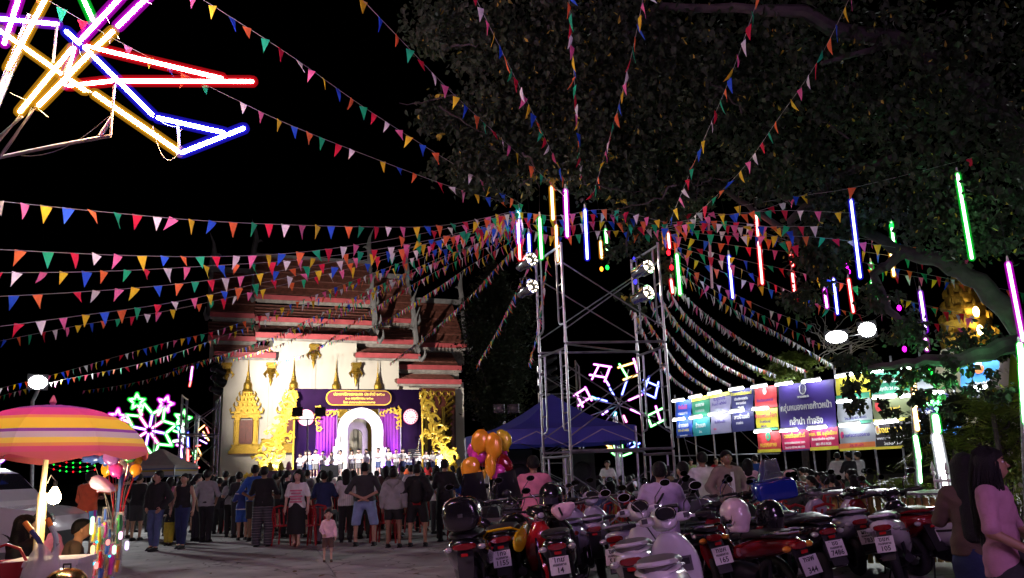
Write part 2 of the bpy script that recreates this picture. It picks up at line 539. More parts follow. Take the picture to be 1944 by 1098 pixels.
# centre, left, right and far right roofs: (px0,px1, rows of the eaves, ridge row)
SEC = [
    (484, 712, 7.0, 490, [(4.2, 570), (1.9, 611), (-1.3, 641)]),
    (400, 486, 6.4, 516, [(3.4, 600), (1.4, 644), (-1.0, 675)]),
    (708, 792, 6.4, 527, [(3.4, 610), (1.4, 650), (-1.0, 677)]),
    (778, 884, 5.8, 573, [(2.8, 657), (1.2, 699), (-.8, 726)]),
]
for si, (a, b_, yr, pyr, eaves) in enumerate(SEC):
    ya, pya = yr, pyr
    for k, (yb, pyb) in enumerate(eaves):
        e0 = a - (0 if k == 0 else 4 * k if si != 0 else 0); e1 = b_ + (0 if si != 3 else 0)
        if si == 0 and k > 0: e0, e1 = a + 2, b_ + 2
        if si == 1 and k == 2: e0, e1 = 408, 522
        if si == 2 and k > 0: e0, e1 = 676, b_ + 2 * k
        if si == 3 and k > 0: e0, e1 = 755, 874
        roof_slab(e0, e1, ya, pya, yb, pyb, True, k < 2)
        ya = yb + .35; pya = pyb + 12
        # wall strip between the stacked roofs
        x0, z1 = tl(e0 + 3, pyb + 3, yb + .5); x1, _ = tl(e1 - 3, pyb + 3, yb + .5)
        if k == 2: continue
        s = MB(); s.box2((x0, yb + .5, z1 - 1.2), (x1, yb + .7, z1 - .15)); s.build('clerestory_board', FASCIAGREY if k < 2 else PLASTER, temple, False)
# bargeboards with horn finials at the ends of the ridges
def bargeboard(px_top, py_top, px_bot, py_bot, yr, yb, flip=1):
    x0, z0 = tl(px_top, py_top, yr); x1, z1 = tl(px_bot, py_bot, yb)
    n = 9; pts = []
    for i in range(n):
        f = i / (n - 1); sag = math.sin(f * math.pi) * .35
        pts.append(Vector((x0 + (x1 - x0) * f, yr + (yb - yr) * f, z0 + (z1 - z0) * f - sag)))
    b = MB()
    b.tube(pts, [.16] * n, 6)
    # flame crockets along the board, eave end curls outwards
    for i in range(1, n - 1):
        b.tube([pts[i], pts[i] + Vector((.05 * flip, -.1, .35)), pts[i] + Vector((.15 * flip, -.05, .55))], [.08, .05, .01], 5)
    e = pts[-1]
    b.tube([e, e + Vector((.15 * flip, -.25, -.25)), e + Vector((.3 * flip, -.5, .05)), e + Vector((.25 * flip, -.6, .5))], [.16, .15, .10, .02], 6)
    o = b.build('bargeboard', FINIAL, temple)
    # the horn: slender curved finial above the ridge
    h = MB(); t = pts[0]
    h.tube([t + Vector((0, 0, -.2)), t + Vector((0, -.05, .5)), t + Vector((-.12 * flip, -.1, 1.2)), t + Vector((-.05 * flip, -.15, 1.9)), t + Vector((.25 * flip, -.2, 2.7))], [.26, .2, .2, .1, .015], 6)
    h.tube([t + Vector((-.1 * flip, -.1, 1.0)), t + Vector((-.45 * flip, -.15, 1.15)), t + Vector((-.6 * flip, -.2, 1.05))], [.14, .08, .02], 5)
    h.build('ridge_horn', FINIAL, o)
for args in ((482, 485, 483, 566, 7.0, 4.2, -1), (702, 497, 707, 577, 7.0, 4.2, 1), (402, 512, 397, 600, 6.4, 3.4, -1), (773, 526, 786, 612, 6.4, 3.4, 1), (876, 573, 886, 660, 5.8, 2.8, 1),
             (708, 580, 712, 613, 3.8, 1.9, 1), (712, 614, 716, 643, 1.6, -1.2, 1), (786, 614, 790, 652, 3.0, 1.4, 1), (790, 654, 795, 678, 1.3, -1.0, 1)):
    bargeboard(*args)
# ridge caps
for a, b_, yr, pyr in ((482, 702, 7.0, 488), (402, 484, 6.4, 514), (706, 773, 6.4, 525), (780, 876, 5.8, 572)):
    x0, z = tl(a, pyr, yr); x1, _ = tl(b_, pyr, yr)
    b = MB(); b.box2((x0, yr - .16, z - .1), (x1, yr + .16, z + .28)); b.build('ridge_cap', FINIAL, temple, False)

# gold window surrounds with spires
def window_proto():
    b = MB()
    for x in (-.62, .62):
        b.box((x, -.18, 1.55), (.26, .3, 1.9)); b.box((x * 1.02, -.22, .70), (.4, .4, .22)); b.box((x * 1.02, -.22, 2.5), (.4, .4, .18))
        b.tube([(x * 1.3, -.2, .8), (x * 1.32, -.2, 2.4)], .06, 6)
    for w, z, h, d in ((2.35, .12, .24, .55), (2.1, .34, .2, .45), (1.85, .5, .14, .36), (2.0, .62, .10, .42), (1.75, .55, .2, .3)):
        b.box((0, -d / 2, z), (w, d, h))
    for w, z, h, d in ((2.05, 2.66, .16, .46), (1.75, 2.82, .16, .4), (2.2, 2.96, .12, .5), (1.55, 3.16, .3, .38), (1.75, 3.36, .1, .42), (1.2, 3.55, .3, .34), (1.4, 3.76, .1, .38), (.9, 3.95, .3, .3), (1.05, 4.15, .09, .34), (.62, 4.3, .25, .26), (.72, 4.45, .07, .28)):
        b.box((0, -d / 2, z), (w, d, h))
    for w, z in ((2.2, 3.0), (1.75, 3.4), (1.4, 3.8), (1.05, 4.18)):
        for sx in (-1, 1):
            b.tube([(sx * w / 2, -.25, z), (sx * (w / 2 + .06), -.25, z + .18), (sx * (w / 2 - .02), -.25, z + .38)], [.09, .07, .01], 5)
        for k in range(5):
            x = (k - 2) * w / 5.5
            b.tube([(x, -.36, z - .02), (x, -.38, z + .1), (x, -.36, z + .24)], [.07, .06, .01], 5)
    w = b.build('window', GOLD, temple, True, 30)
    s = MB(); s.lathe([(.36, 4.48), (.40, 4.55), (.34, 4.62), (.30, 4.75), (.31, 4.95), (.27, 5.12), (.17, 5.25), (.20, 5.30), (.15, 5.36), (.17, 5.42), (.12, 5.5), (.14, 5.56), (.09, 5.66), (.11, 5.72), (.07, 5.84), (.085, 5.9), (.05, 6.05), (.03, 6.5), (.008, 7.1)], 12, (0, -.22, 0), 1, .7)
    s.build('spire', GOLD, w, True, 30)
    for sx in (-1, 1):
        q = MB(); q.box((sx * .235, -.06, 1.58), (.46, .06, 1.72)); q.box((sx * .235, -.1, 1.95), (.3, .03, .7)); q.box((sx * .235, -.1, 1.12), (.3, .03, .6))
        q.build('shutter', SHUTTER, w, False)
    q = MB(); q.prism([(-.16, 0), (.16, 0), (.12, .16), (.17, .2), (.06, .32), (.08, .4), (0, .56), (-.08, .4), (-.06, .32), (-.17, .2), (-.12, .16)], (0, -.34, 3.02), (1, 0, 0), (0, 0, 1), -.05)
    q.build('green_emblem', mat('green_glass_mosaic', (.03, .42, .12), .15, .4, .3, 20), w)
    return w
win = window_proto()
wins = [(468, 862), (555, 862), (636, 862), (716, 862)]
for k, (px, py) in enumerate(wins):
    o = win if k == 0 else copy_tree(win, temple)
    x, z = tl(px, 780, -.15)
    _, zt = tl(px, 678 if k < 2 else 682, -.15); _, zb = tl(470, 862, -.15)
    o.location = (x, -.13, zb)
    s = (zt - zb) / 7.1
    o.scale = (s * 1.0, s, s)
# gold eave brackets
def bracket(px, pyt, pyb):
    x, zt = tl(px, pyt, -.5); _, zb = tl(px, pyb, -.3)
    h = zt - zb; b = MB()
    b.box((x, -.3, zt - .12), (.62, .55, .2)); b.box((x, -.3, zt - .3), (.5, .45, .18))
    b.lathe([(.28, zt - .4), (.33, zt - .55), (.25, zt - h * .35), (.3, zt - h * .42), (.16, zt - h * .5), (.2, zt - h * .56), (.1, zt - h * .68), (.12, zt - h * .74), (.01, zb)], 8, (x, -.3, 0))
    for s in (-1, 1):
        b.tube([(x + s * .2, -.3, zt - .5), (x + s * .42, -.3, zt - .75), (x + s * .3, -.3, zt - 1.0)], [.1, .08, .01], 5)
    b.build('eave_bracket', GOLD, temple, True, 30)
for a in ((431, 688, 732), (516, 688, 734), (597, 653, 700), (677, 688, 734)): bracket(*a)
# carved porch screen at the right end
x0, zt = tl(800, 736, -.3); x1, _ = tl(866, 736, -.3); _, zb = tl(800, 880, -.3)
b = MB(); b.box2((x0, -.1, zb), (x1, .3, zt)); porch = b.build('porch_panel', mat('dark_red_lacquer', (.10, .018, .012), .5, 0, .2, 3), temple, False)
for k in range(5):
    x = x0 + (k + .5) * (x1 - x0) / 5
    b = MB(); b.tube([(x + .2 * math.cos(q), -.16, zt - .4 + .2 * math.sin(q)) for q in [i * .785 for i in range(8)]], .06, 5, True)
    b.tube([(x, -.16, zt - .65), (x + .12, -.16, zt - .95), (x, -.16, zt - 1.2)], [.1, .08, .01], 5); b.build('carved_rosette', GOLD, porch)
for k in range(4):
    x = x0 + (k + .5) * (x1 - x0) / 4
    b = MB(); b.box((x, -.2, (zt + zb) / 2 - .6), (.22, .18, zt - zb - 1.4)); b.build('porch_column', SHUTTER if k % 2 else GOLD, porch)
b = MB()
for k in range(9):
    f = k / 8
    b.tube([(x1 - .3 - .2 * f, -.3, zt - .6 - 3.2 * f), (x1 - .75 - .1 * f, -.35, zt - .9 - 3.2 * f), (x1 - .5, -.3, zt - 1.2 - 3.2 * f)], [.14, .1, .02], 5)
b.build('carved_edge', GOLD, porch)

# ------------------------------------------------------------------ stage
SP = Plane(at(560, 740, 43.5), U)
def sl(px, py, yin=0.0):
    return SP.loc(px, py, yin)
SZ = 1.40
NAVY = mat('navy_curtain', (.011, .003, .020), .95, 0, .2, 1.5, spec=.08)
PURPLE = mat('purple_curtain', (.20, .018, .23), .8, 0, .15, 1.2)
WHITE = mat('white_board', (.82, .81, .80), .6, 0, .04, 3)
CREAM = mat('cream_cloth', (.72, .66, .60), .85, 0, .1, 3)
MAROON = mat('maroon_board', (.10, .004, .022), .7, 0, .1, 4)
YELLOWP = mat('yellow_letters', (.95, .72, .10), .5, 0, 0)
xL, zT = sl(560, 738); xR, _ = sl(800, 738)
stage = empty('stage', SP.o, SP.yaw(), 'raised stage platform with cloth skirt in front of the temple', 'stage')
b = MB(); b.box2((xL - 2.8, -4.2, .1), (xR + 2.4, 1.6, SZ)); b.build('deck', mat('purple_carpet', (.10, .03, .20), .95, 0, .15, 2), stage, False)
# skirt panels
n = 16
for k in range(n):
    a = xL - 2.8 + (xR - xL + 5.2) * k / n; c = xL - 2.8 + (xR - xL + 5.2) * (k + 1) / n
    pts = []
    b = MB(); m = 8; top = []; bot = []
    for i in range(m + 1):
        x = a + (c - a) * i / m
        top.append((x, -4.23 - .02 * math.sin(i * 2.4), SZ - .01)); bot.append((x + .0, -4.28 - .06 * math.sin(i * 2.4 + .4), .02))
    b.add(top + bot, [(i, i + 1, m + 2 + i, m + 1 + i) for i in range(m)])
    b.build('skirt_panel', CREAM if k not in (8, 9, 10) else PURPLE, stage, True, 180)
backdrop = empty('stage_backdrop', SP.o, SP.yaw(), 'dark purple stage backdrop with maroon title sign and round pink emblems', 'backdrop')
oL, _ = sl(640, 780); oR, _ = sl(719, 780); _, oT = sl(680, 777)
cL, _ = sl(600, 800); cR, _ = sl(760, 800)
for nm, m, lo, hi in (('side_panel', NAVY, (xL, -.0, SZ), (cL, .12, zT - 0)), ('side_panel', NAVY, (cR, 0, SZ), (xR, .12, zT)), ('header_panel', NAVY, (cL, .0, oT), (cR, .12, zT))):
    b = MB(); b.box2(lo, hi); b.build(nm, m, backdrop, False)
for a, c in ((cL, oL), (oR, cR)):
    m = 22; top = []; bot = []
    for i in range(m + 1):
        x = a + (c - a) * i / m
        top.append((x, .0 + .05 * math.sin(i * 1.9), oT)); bot.append((x, -.02 + .08 * math.sin(i * 1.9), SZ))
    b = MB(); b.add(top + bot, [(i, i + 1, m + 2 + i, m + 1 + i) for i in range(m)]); b.build('curtain', PURPLE, backdrop, True, 180)
for x in (oL, oR, cR):
    b = MB(); b.tube([(x, -.06, SZ), (x, -.06, oT + (.0))], .035, 6); b.build('frame_pole', STEEL, backdrop)
# title sign: rounded maroon board with gold border
s0, st = sl(619, 741, -.15); s1, sb = sl(743, 770, -.15)
def rrect(w, h, r, n=5, notch=True):
    out = []
    for cx, cz, a0 in ((w - r, h - r, 0), (-w + r, h - r, 90), (-w + r, -h + r, 180), (w - r, -h + r, 270)):
        for i in range(n + 1):
            q = R(a0 + 90 * i / n); out.append((cx + r * math.cos(q), cz + r * math.sin(q)))
    return out
sw, sh = (s1 - s0) / 2, (st - sb) / 2; scx, scz = (s0 + s1) / 2, (st + sb) / 2
b = MB(); b.prism(rrect(sw, sh, sh * .95), (scx, -.10, scz), (1, 0, 0), (0, 0, 1), .08); sign = b.build('title_sign', GOLDP, backdrop)
b = MB(); b.prism(rrect(sw - .055, sh - .055, sh * .88), (scx, -.14, scz), (1, 0, 0), (0, 0, 1), .08); b.build('sign_face', MAROON, sign)
for t, z, sz in (('ประเพณีลอยกระทง ประจำปี ๒๕๖๐', .19, .215), ('๒-๓ พฤศจิกายน ๒๕๖๐', -.04, .175), ('โดย เทศบาลเมืองหนองคาย', -.26, .165)):
    text(t, sz, YELLOWP, frame((scx, -.235, scz + z), (1, 0, 0), (0, 0, 1)), sign, off=.003)
# round pink emblems
PINKE = mat('pink_emblem', (.80, .12, .22), .6, 0, .05, 4)
SCENE = mat('emblem_print', (.62, .45, .42), .6, 0, .5, 9)
for px, py, rr in ((581, 793, .44), (780, 791, .44)):
    x, z = sl(px, py, -.1)
    circ = lambda r, n=24: [(r * math.cos(2 * math.pi * i / n), r * math.sin(2 * math.pi * i / n)) for i in range(n)]
    b = MB(); b.prism(circ(rr), (x, -.04, z), (1, 0, 0), (0, 0, 1), .05); e = b.build('round_emblem', PINKE, backdrop)
    b = MB(); b.prism(circ(rr * .93), (x, -.10, z), (1, 0, 0), (0, 0, 1), .012); b.build('emblem_ring', WHITE, e)
    b = MB(); b.prism(circ(rr * .88), (x, -.116, z), (1, 0, 0), (0, 0, 1), .012); b.build('emblem_band', PINKE, e)
    b = MB(); b.prism(circ(rr * .64), (x, -.13, z), (1, 0, 0), (0, 0, 1), .012); b.build('emblem_center', WHITE, e)
    b = MB(); b.prism([(-.5 * rr, -.2 * rr), (.5 * rr, -.25 * rr), (.42 * rr, 0), (.2 * rr, .3 * rr), (.05 * rr, .12 * rr), (-.15 * rr, .35 * rr), (-.4 * rr, 0)], (x, -.144, z), (1, 0, 0), (0, 0, 1), .01); b.build('emblem_picture', SCENE, e)
    for k in range(16):
        q = 2 * math.pi * k / 16; b = MB(); b.box((x + rr * .76 * math.cos(q), -.136, z + rr * .76 * math.sin(q)), (.05, .012, .09), mat=Matrix.Rotation(-(q - math.pi / 2), 3, 'Y')); b.build('emblem_mark', WHITE, e)
# scroll ornaments: spiral curls, each a tapered ribbon
def curl(b, x, z, size, ang, hand, y=0.0, turns=1.15, th=.05):
    pts = []; rr = []
    n = 15
    for i in range(n):
        f = i / (n - 1)
        q = ang + hand * f * turns * 2 * math.pi
        r = size * (1 - f) ** 1.15 * .55
        cx = x + math.cos(ang + hand * 1.2) * 0; cz = z
        pts.append((cx + r * math.cos(q), y - .04 * math.sin(f * 3), cz + r * math.sin(q))); rr.append(size * (.05 + .10 * math.sin(min(1, f * 1.6) * math.pi) * (1 - .5 * f) + .03))
    b.tube(pts, rr, 5, sy=.7)
    # leaf flames on the outside of the curl
    for f in (.05, .2, .35, .5):
        q = ang + hand * f * turns * 2 * math.pi; r = size * (1 - f) ** 1.15 * .55
        px, pz = x + r * math.cos(q), z + r * math.sin(q)
        dx, dz = math.cos(q - hand * .7), math.sin(q - hand * .7)
        L = size * .32
        b.tube([(px, y, pz), (px + dx * L * .5, y - .03, pz + dz * L * .5), (px + dx * L * .8 + .1 * L, y, pz + dz * L)], [size * .09, size * .07, .004], 5)
def scroll_panel(name, label, px_in, sgn, px_out):
    """triangle of gilded scrollwork, tall at the backdrop and running out low"""
    p = empty(name, SP.o, SP.yaw(), label, 'ornament', 'gilded scroll panels beside the backdrop')
    xi, zt = sl(px_in, 742, -.3); xo, _ = sl(px_out, 850, -.3)
    w = abs(xo - xi); h = zt - SZ
    rnd = random.Random(3)
    b = MB(); b.tube([(xi, -.3, SZ), (xi, -.3, zt - .2)], .05, 6); b.build('edge_post', GOLDP, p)
    m = GOLDP
    # main stem, sweeping from the tip to the foot
    N = 14; stem = []
    for i in range(N):
        f = i / (N - 1)
        stem.append((xi + sgn * w * (f ** 1.35), -.3 - .02, SZ + h * (1 - f) ** .85 * (1 - .0 * f)))
    b = MB(); b.tube(stem, [.03 + .07 * math.sin(math.pi * min(1, f * 1.1)) for f in [i / (N - 1) for i in range(N)]], 6); b.build('main_stem', m, p)
    b = MB(); curl(b, xi + sgn * .3, zt - .35, .62, 1.2 if sgn > 0 else 1.9, -sgn, -.3); b.build('curl', m, p)
    b = MB(); b.tube([(xi + sgn * .02, -.3, zt - .6), (xi + sgn * .22, -.34, zt - .2), (xi + sgn * .05, -.3, zt + .12)], [.12, .12, .01], 5); b.build('tip', m, p)
    for i in range(1, N):
        x, _, z = stem[i]
        b = MB(); s = .62 + .35 * rnd.random()
        curl(b, x + sgn * .05, z - .05, s, rnd.uniform(-.4, .6) + (0 if sgn > 0 else math.pi), sgn * (1 if i % 2 else -1), -.3); b.build('curl', m, p)
    for i in range(26):
        f = rnd.random() ** .75; x = xi + sgn * w * f * .92
        zm = SZ + h * (1 - (f ** .74)) ** .85
        z = SZ + .2 + (max(.15, zm - SZ - .5)) * rnd.random()
        b = MB(); curl(b, x, z, rnd.uniform(.45, .85), rnd.uniform(0, 6.28), rnd.choice((-1, 1)), -.3 + rnd.uniform(-.05, .05)); b.build('curl', m, p)
    return p
scroll_panel('scroll_panel', 'gilded scrollwork panel left of the stage backdrop', 560, -1, 482)
scroll_panel('scroll_panel', 'gilded scrollwork panel right of the stage backdrop', 801, 1, 866)
# corner brackets of gold scroll on the curtain
for px, sg in ((607, 1), (754, -1)):
    xc, zc = sl(px, 779, -.1)
    p = MB()
    for k in range(5): curl(p, xc + sg * .22 * k, zc - .05 - .03 * k, .42 - .03 * k, 1.5 + k, sg, -.1)
    for k in range(5): curl(p, xc - sg * .05, zc - .25 * k, .42 - .03 * k, 2.5 + k, -sg, -.1)
    o = p.build('corner_scroll', GOLDP, backdrop)
# white arch standing in the opening
a0, _ = sl(638, 850, .3); a1, _ = sl(723, 850, .3); i0, _ = sl(655, 850, .3); i1, _ = sl(706, 850, .3); _, at_ = sl(681, 776, .3); _, it_ = sl(681, 794, .3)
arch = empty('stage_arch', SP.o, SP.yaw(), 'bright white round arch in the middle of the stage', 'arch')
def arch_outline(x0, x1, zt, zb, n=20):
    r = (x1 - x0) / 2; cx = (x0 + x1) / 2; hz = r
    return [(x1, zb)] + [(cx + r * math.cos(math.pi * i / n), zt - hz + hz * math.sin(math.pi * i / n)) for i in range(n + 1)] + [(x0, zb)]
A, B = arch_outline(a0, a1, at_, SZ), arch_outline(i0, i1, it_, SZ)
b = MB(); yf, yb_ = -.25, .35; n = len(A)
vs = [(x, yf, z) for x, z in A] + [(x, yf, z) for x, z in B] + [(x, yb_, z) for x, z in A] + [(x, yb_, z) for x, z in B]
fs = []
for j in range(n - 1):
    fs += [(j, j + 1, n + j + 1, n + j), (2 * n + j, 3 * n + j, 3 * n + j + 1, 2 * n + j + 1), (j, 2 * n + j, 2 * n + j + 1, j + 1), (n + j, n + j + 1, 3 * n + j + 1, 3 * n + j)]
b.add(vs, fs); b.build('arch_ring', WHITE, arch, True, 50)
# inner arch farther back
a2, b2 = (i0 + .12, i1 - .05)
A, B = arch_outline(a2, b2, it_ - .15, SZ), arch_outline(a2 + .28, b2 - .3, it_ - .55, SZ)
b = MB(); yf, yb_ = 1.1, 1.3
vs = [(x, yf, z) for x, z in A] + [(x, yf, z) for x, z in B] + [(x, yb_, z) for x, z in A] + [(x, yb_, z) for x, z in B]
b.add(vs, fs); b.build('rear_arch_ring', CREAM, arch, True, 50)
# white flame ornaments at the foot of the arch
for px, sg in ((627, -1), (735, 1)):
    xc, zb = sl(px, 862, -.4); _, zt2 = sl(px, 822, -.4)
    p = empty('white_scroll', SP.o, SP.yaw(), 'white flame scroll ornament at the %s foot of the stage arch' % ('left' if sg < 0 else 'right'), 'ornament')
    for k in range(9):
        f = k / 8; b = MB(); curl(b, xc - sg * (.42 * f) + .0, SZ + .25 + 1.6 * f, .75 * (1 - .6 * f), .5 + k, sg * (1 if k % 2 else -1), -.4); b.build('curl', WHITE, p)
    b = MB(); b.tube([(xc + sg * .5, -.4, SZ + .02), (xc, -.4, SZ + .8), (xc - sg * .35, -.4, SZ + 1.6), (xc - sg * .4, -.4, SZ + 2.25)], [.2, .16, .1, .02], 6); b.build('main_stem', WHITE, p)
# ------------------------------------------------------------------ neon tubes
NEON = {  # core colour, bloom shell colour
    'red': ((1, .22, .20), (1, .01, .02)), 'green': ((.45, 1, .5), (.01, 1, .06)), 'blue': ((.30, .38, 1), (.03, .02, 1)),
    'yellow': ((1, .72, .28), (1, .42, .02)), 'orange': ((1, .6, .25), (1, .32, .02)), 'magenta': ((1, .45, 1), (.85, .01, .9)),
    'violet': ((.75, .5, 1), (.35, .02, 1)), 'white': ((1, 1, 1), (.9, .95, 1)), 'cyan': ((.4, .9, 1), (.03, .6, 1)), 'pink': ((1, .5, .8), (1, .03, .5)),
}
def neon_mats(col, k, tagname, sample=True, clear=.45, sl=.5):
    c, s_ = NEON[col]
    return emit('neon_core_%s_%s' % (col, tagname), c, k, sample), sleeve('neon_bloom_%s_%s' % (col, tagname), s_, sl, clear)
def neon_tube(p0, p1, col, parent, k=8.0, r=.02, rs=.034, tagname='near', sample=True, name='tube', n=8, caps=True):
    mc, ms = neon_mats(col, k, tagname, sample)
    b = MB(); b.capsule(p0, p1, r, n); o = b.build(name, mc, parent)
    if rs:  # two added glowing shells paint the bloom round the tube
        b = MB(); b.capsule(p0, p1, r + (rs - r) * .45, n); b.build('bloom_shell', ms, o)
        mo = sleeve('neon_halo_%s' % col, NEON[col][1], .42, .80)
        b = MB(); b.capsule(p0, p1, rs, n); b.build('halo_shell', mo, o)
    return o
FRAMEP = mat('neon_frame_bar', (.30, .24, .28), .5, .3, .2, 12)

# the big neon pinwheel, upper left, close to the camera
PWD = 6.9
pin = empty('neon_pinwheel', gd(-60, 7.6), 0, 'large pinwheel of bright coloured neon tubes on a pole, upper left', 'neon light')
pin_o = Vector(pin.location)
def pw(px, py, dd=0.0): return at(px, py, PWD + dd) - pin_o
PT = [((165, 88), (420, 149), 'red', 0, -.3), ((222, 154), (478, 155), 'red', .1, -.2), ((130, 163), (212, 154), 'red', .2, .1), ((160, 90), (290, 219), 'blue', 0, .2), ((126, 60), (152, 84), 'blue', 0, 0),
      ((300, 224), (424, 252), 'blue', .2, 0), ((345, 290), (462, 244), 'blue', .15, .0), ((181, 179), (339, 288), 'yellow', .1, .15), ((0, 58), (160, 171), 'yellow', .3, .1),
      ((38, 212), (136, 93), 'yellow', .0, .1), ((74, 200), (172, 100), 'yellow', -.1, -.1), ((182, 90), (214, 60), 'yellow', -.1, -.15), ((16, 130), (86, -2), 'yellow', .2, .1), ((150, 80), (228, -4), 'magenta', .1, 0),
      ((224, 50), (300, -25), 'magenta', .05, 0), ((150, -20), (176, 38), 'green', .2, .3), ((-30, 33), (108, 46), 'violet', .1, .2), ((8, 82), (36, -4), 'magenta', .3, .3), ((122, 160), (140, 92), 'pink', .1, .1),
      ((-120, 60), (-20, 55), 'violet', .1, .1), ((-100, 160), (0, 60), 'blue', .2, .1), ((-150, -60), (-20, 30), 'magenta', .3, .1), ((90, -10), (160, -150), 'yellow', .2, .2), ((235, -10), (330, -120), 'magenta', .1, .1),
      ((150, -30), (110, -180), 'green', .2, .2), ((20, -10), (60, -190), 'magenta', .2, .2), ((-60, -20), (-150, -160), 'red', .2, .2), ((-40, 140), (-190, 230), 'green', .2, .2), ((-150, 20), (-300, 60), 'magenta', .2, .2), ((110, -180), (60, -190), 'blue', .2, .2), ((330, -120), (300, -25), 'violet', .1, .1)]
for a, c, col, d0, d1 in PT:
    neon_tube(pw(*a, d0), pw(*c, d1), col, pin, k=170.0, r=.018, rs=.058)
def bars(parent, segs, r=.012, m=FRAMEP, name='frame_bar', n=6):
    for pts in segs:
        b = MB(); b.tube(pts, r, n); b.build(name, m, parent)
bars(pin, [[pw(108, 46, .1), pw(101, 120, .2)], [pw(218, 158, .1), pw(212, 222, .1), pw(210, 258, .1)], [pw(338, 240, .2), pw(341, 290, .15)],
           [pw(126, 60), pw(160, 92)], [pw(288, 218, .2), pw(300, 224, .2)], [pw(140, 95), pw(110, 165, .1)], [pw(160, 170, .15), pw(182, 180, .1)], [pw(16, 130, .2), pw(-10, 175, .2)]], .014)
bars(pin, [[pw(190, 258, .1), pw(212, 224, .1)], [pw(210, 258, .1), pw(100, 278, .2), pw(-20, 303, .4)]], .018)
bars(pin, [[pw(48, 208, .1), pw(-20, 290, .3)], [pw(42, 222, .1), pw(-20, 275, .3)], [pw(70, 200, 0), pw(-10, 310, .3)]], .012)
bars(pin, [[pw(60, 30, .5), pw(-60, 330, .6), Vector((0, 0, 0))]], .045, STEEL, 'pole')
def droop(a, b, sag, n=9):
    a = Vector(a); b = Vector(b)
    return [a.lerp(b, i / (n - 1)) - Vector((0, 0, sag * 4 * (i / (n - 1)) * (1 - i / (n - 1)))) for i in range(n)]
bars(pin, [droop(pw(205, 222, .1), pw(40, 296, .3), .12), droop(pw(290, 240, .1), pw(338, 292, .15), .18), droop(pw(300, 226, .2), pw(340, 240, .2), .03), droop(pw(60, 205), pw(0, 300, .3), .05)], .004, WIRE, 'cable', 4)
# plastic tie ends sticking out at the joints
for px, py, dx, dy in ((48, 190, -30, -14), (70, 205, 22, 18), (135, 95, 4, -16), (215, 58, 12, 16), (208, 45, -6, -12), (172, 38, 14, -2), (150, 95, 5, 14), (275, 2, 14, 6), (345, 245, -4, 6)):
    b = MB(); b.tube([pw(px, py), pw(px + dx, py + dy, -.05)], .0025, 4); b.build('tie_end', WHITEPAINT, pin)

# unseen violet pinwheel, added behind the viewer so violet light falls on the scooters
tw = empty('neon_pinwheel', (4.2, -2.6, 0), 0, 'unseen violet and magenta neon pinwheel on a pole, added behind the viewer to light the scooters', 'neon light')
for k in range(10):
    q = 2 * math.pi * k / 10; c, s_ = math.cos(q), math.sin(q); q2 = q + .35
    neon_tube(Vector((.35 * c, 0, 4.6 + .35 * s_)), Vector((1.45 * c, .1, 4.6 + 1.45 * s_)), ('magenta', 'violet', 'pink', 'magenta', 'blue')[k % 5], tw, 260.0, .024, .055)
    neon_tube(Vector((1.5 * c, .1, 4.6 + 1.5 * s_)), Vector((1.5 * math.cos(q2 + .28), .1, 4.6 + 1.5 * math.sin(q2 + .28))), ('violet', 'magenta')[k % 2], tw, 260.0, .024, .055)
bars(tw, [[Vector((0, .1, 0)), Vector((0, .1, 4.6))]], .05, STEEL, 'pole')  # pole of the added unseen pinwheel
bars(tw, [[Vector((0, .08, 4.6)), Vector((1.5 * math.cos(q), .15, 4.6 + 1.5 * math.sin(q)))] for q in [2 * math.pi * k / 10 for k in range(10)]], .014)

# ------------------------------------------------------------------ meteor tubes hanging from the tree and tower
MET = [  # top, bottom, colour, depth, lit
    ((1047, 357), (1050, 416), 'yellow', 12.6), ((1074, 363), (1077, 448), 'magenta', 12.4), ((984, 400), (985, 416), 'cyan', 13.4), ((983, 418), (985, 462), 'violet', 13.2), ((986, 464), (987, 492), 'red', 13.2),
    ((1004, 446), (1005, 484), 'blue', 13.8), ((1024, 416), (1028, 490), 'green', 12.9), ((1056, 430), (1058, 495), 'orange', 14.6), ((1111, 400), (1115, 491), 'blue', 13.0), ((1149, 438), (1153, 475), 'green', 15.5),
    ((1140, 460), (1142, 489), 'orange', 15.8), ((1268, 444), (1271, 470), 'red', 13.6), ((1273, 533), (1277, 555), 'red', 13.8), ((1285, 485), (1291, 558), 'green', 13.2),
    ((1437, 405), (1447, 538), 'red', 13.4), ((1384, 488), (1391, 565), 'blue', 14.4), ((1617, 382), (1633, 526), 'blue', 12.4), ((1817, 333), (1845, 490), 'green', 11.2), ((1692, 424), (1698, 470), 'green', 14.2),
    ((1689, 462), (1697, 523), 'yellow', 14.4), ((1501, 484), (1505, 504), 'red', 14.6), ((1504, 518), (1508, 552), 'red', 14.6), ((1565, 551), (1570, 583), 'magenta', 15.2), ((1583, 531), (1590, 595), 'blue', 14.8), ((1610, 532), (1620, 592), 'red', 14.6),
    ((1653, 502), (1655, 510), 'green', 14.8), ((1655, 536), (1660, 568), 'green', 14.8), ((1747, 556), (1758, 628), 'violet', 13.8), ((1756, 641), (1760, 664), 'magenta', 13.6), ((1912, 502), (1942, 646), 'magenta', 10.8),
]
placew = {'red': 'red', 'green': 'green', 'blue': 'blue', 'yellow': 'yellow', 'orange': 'orange', 'magenta': 'magenta', 'violet': 'violet', 'cyan': 'cyan'}
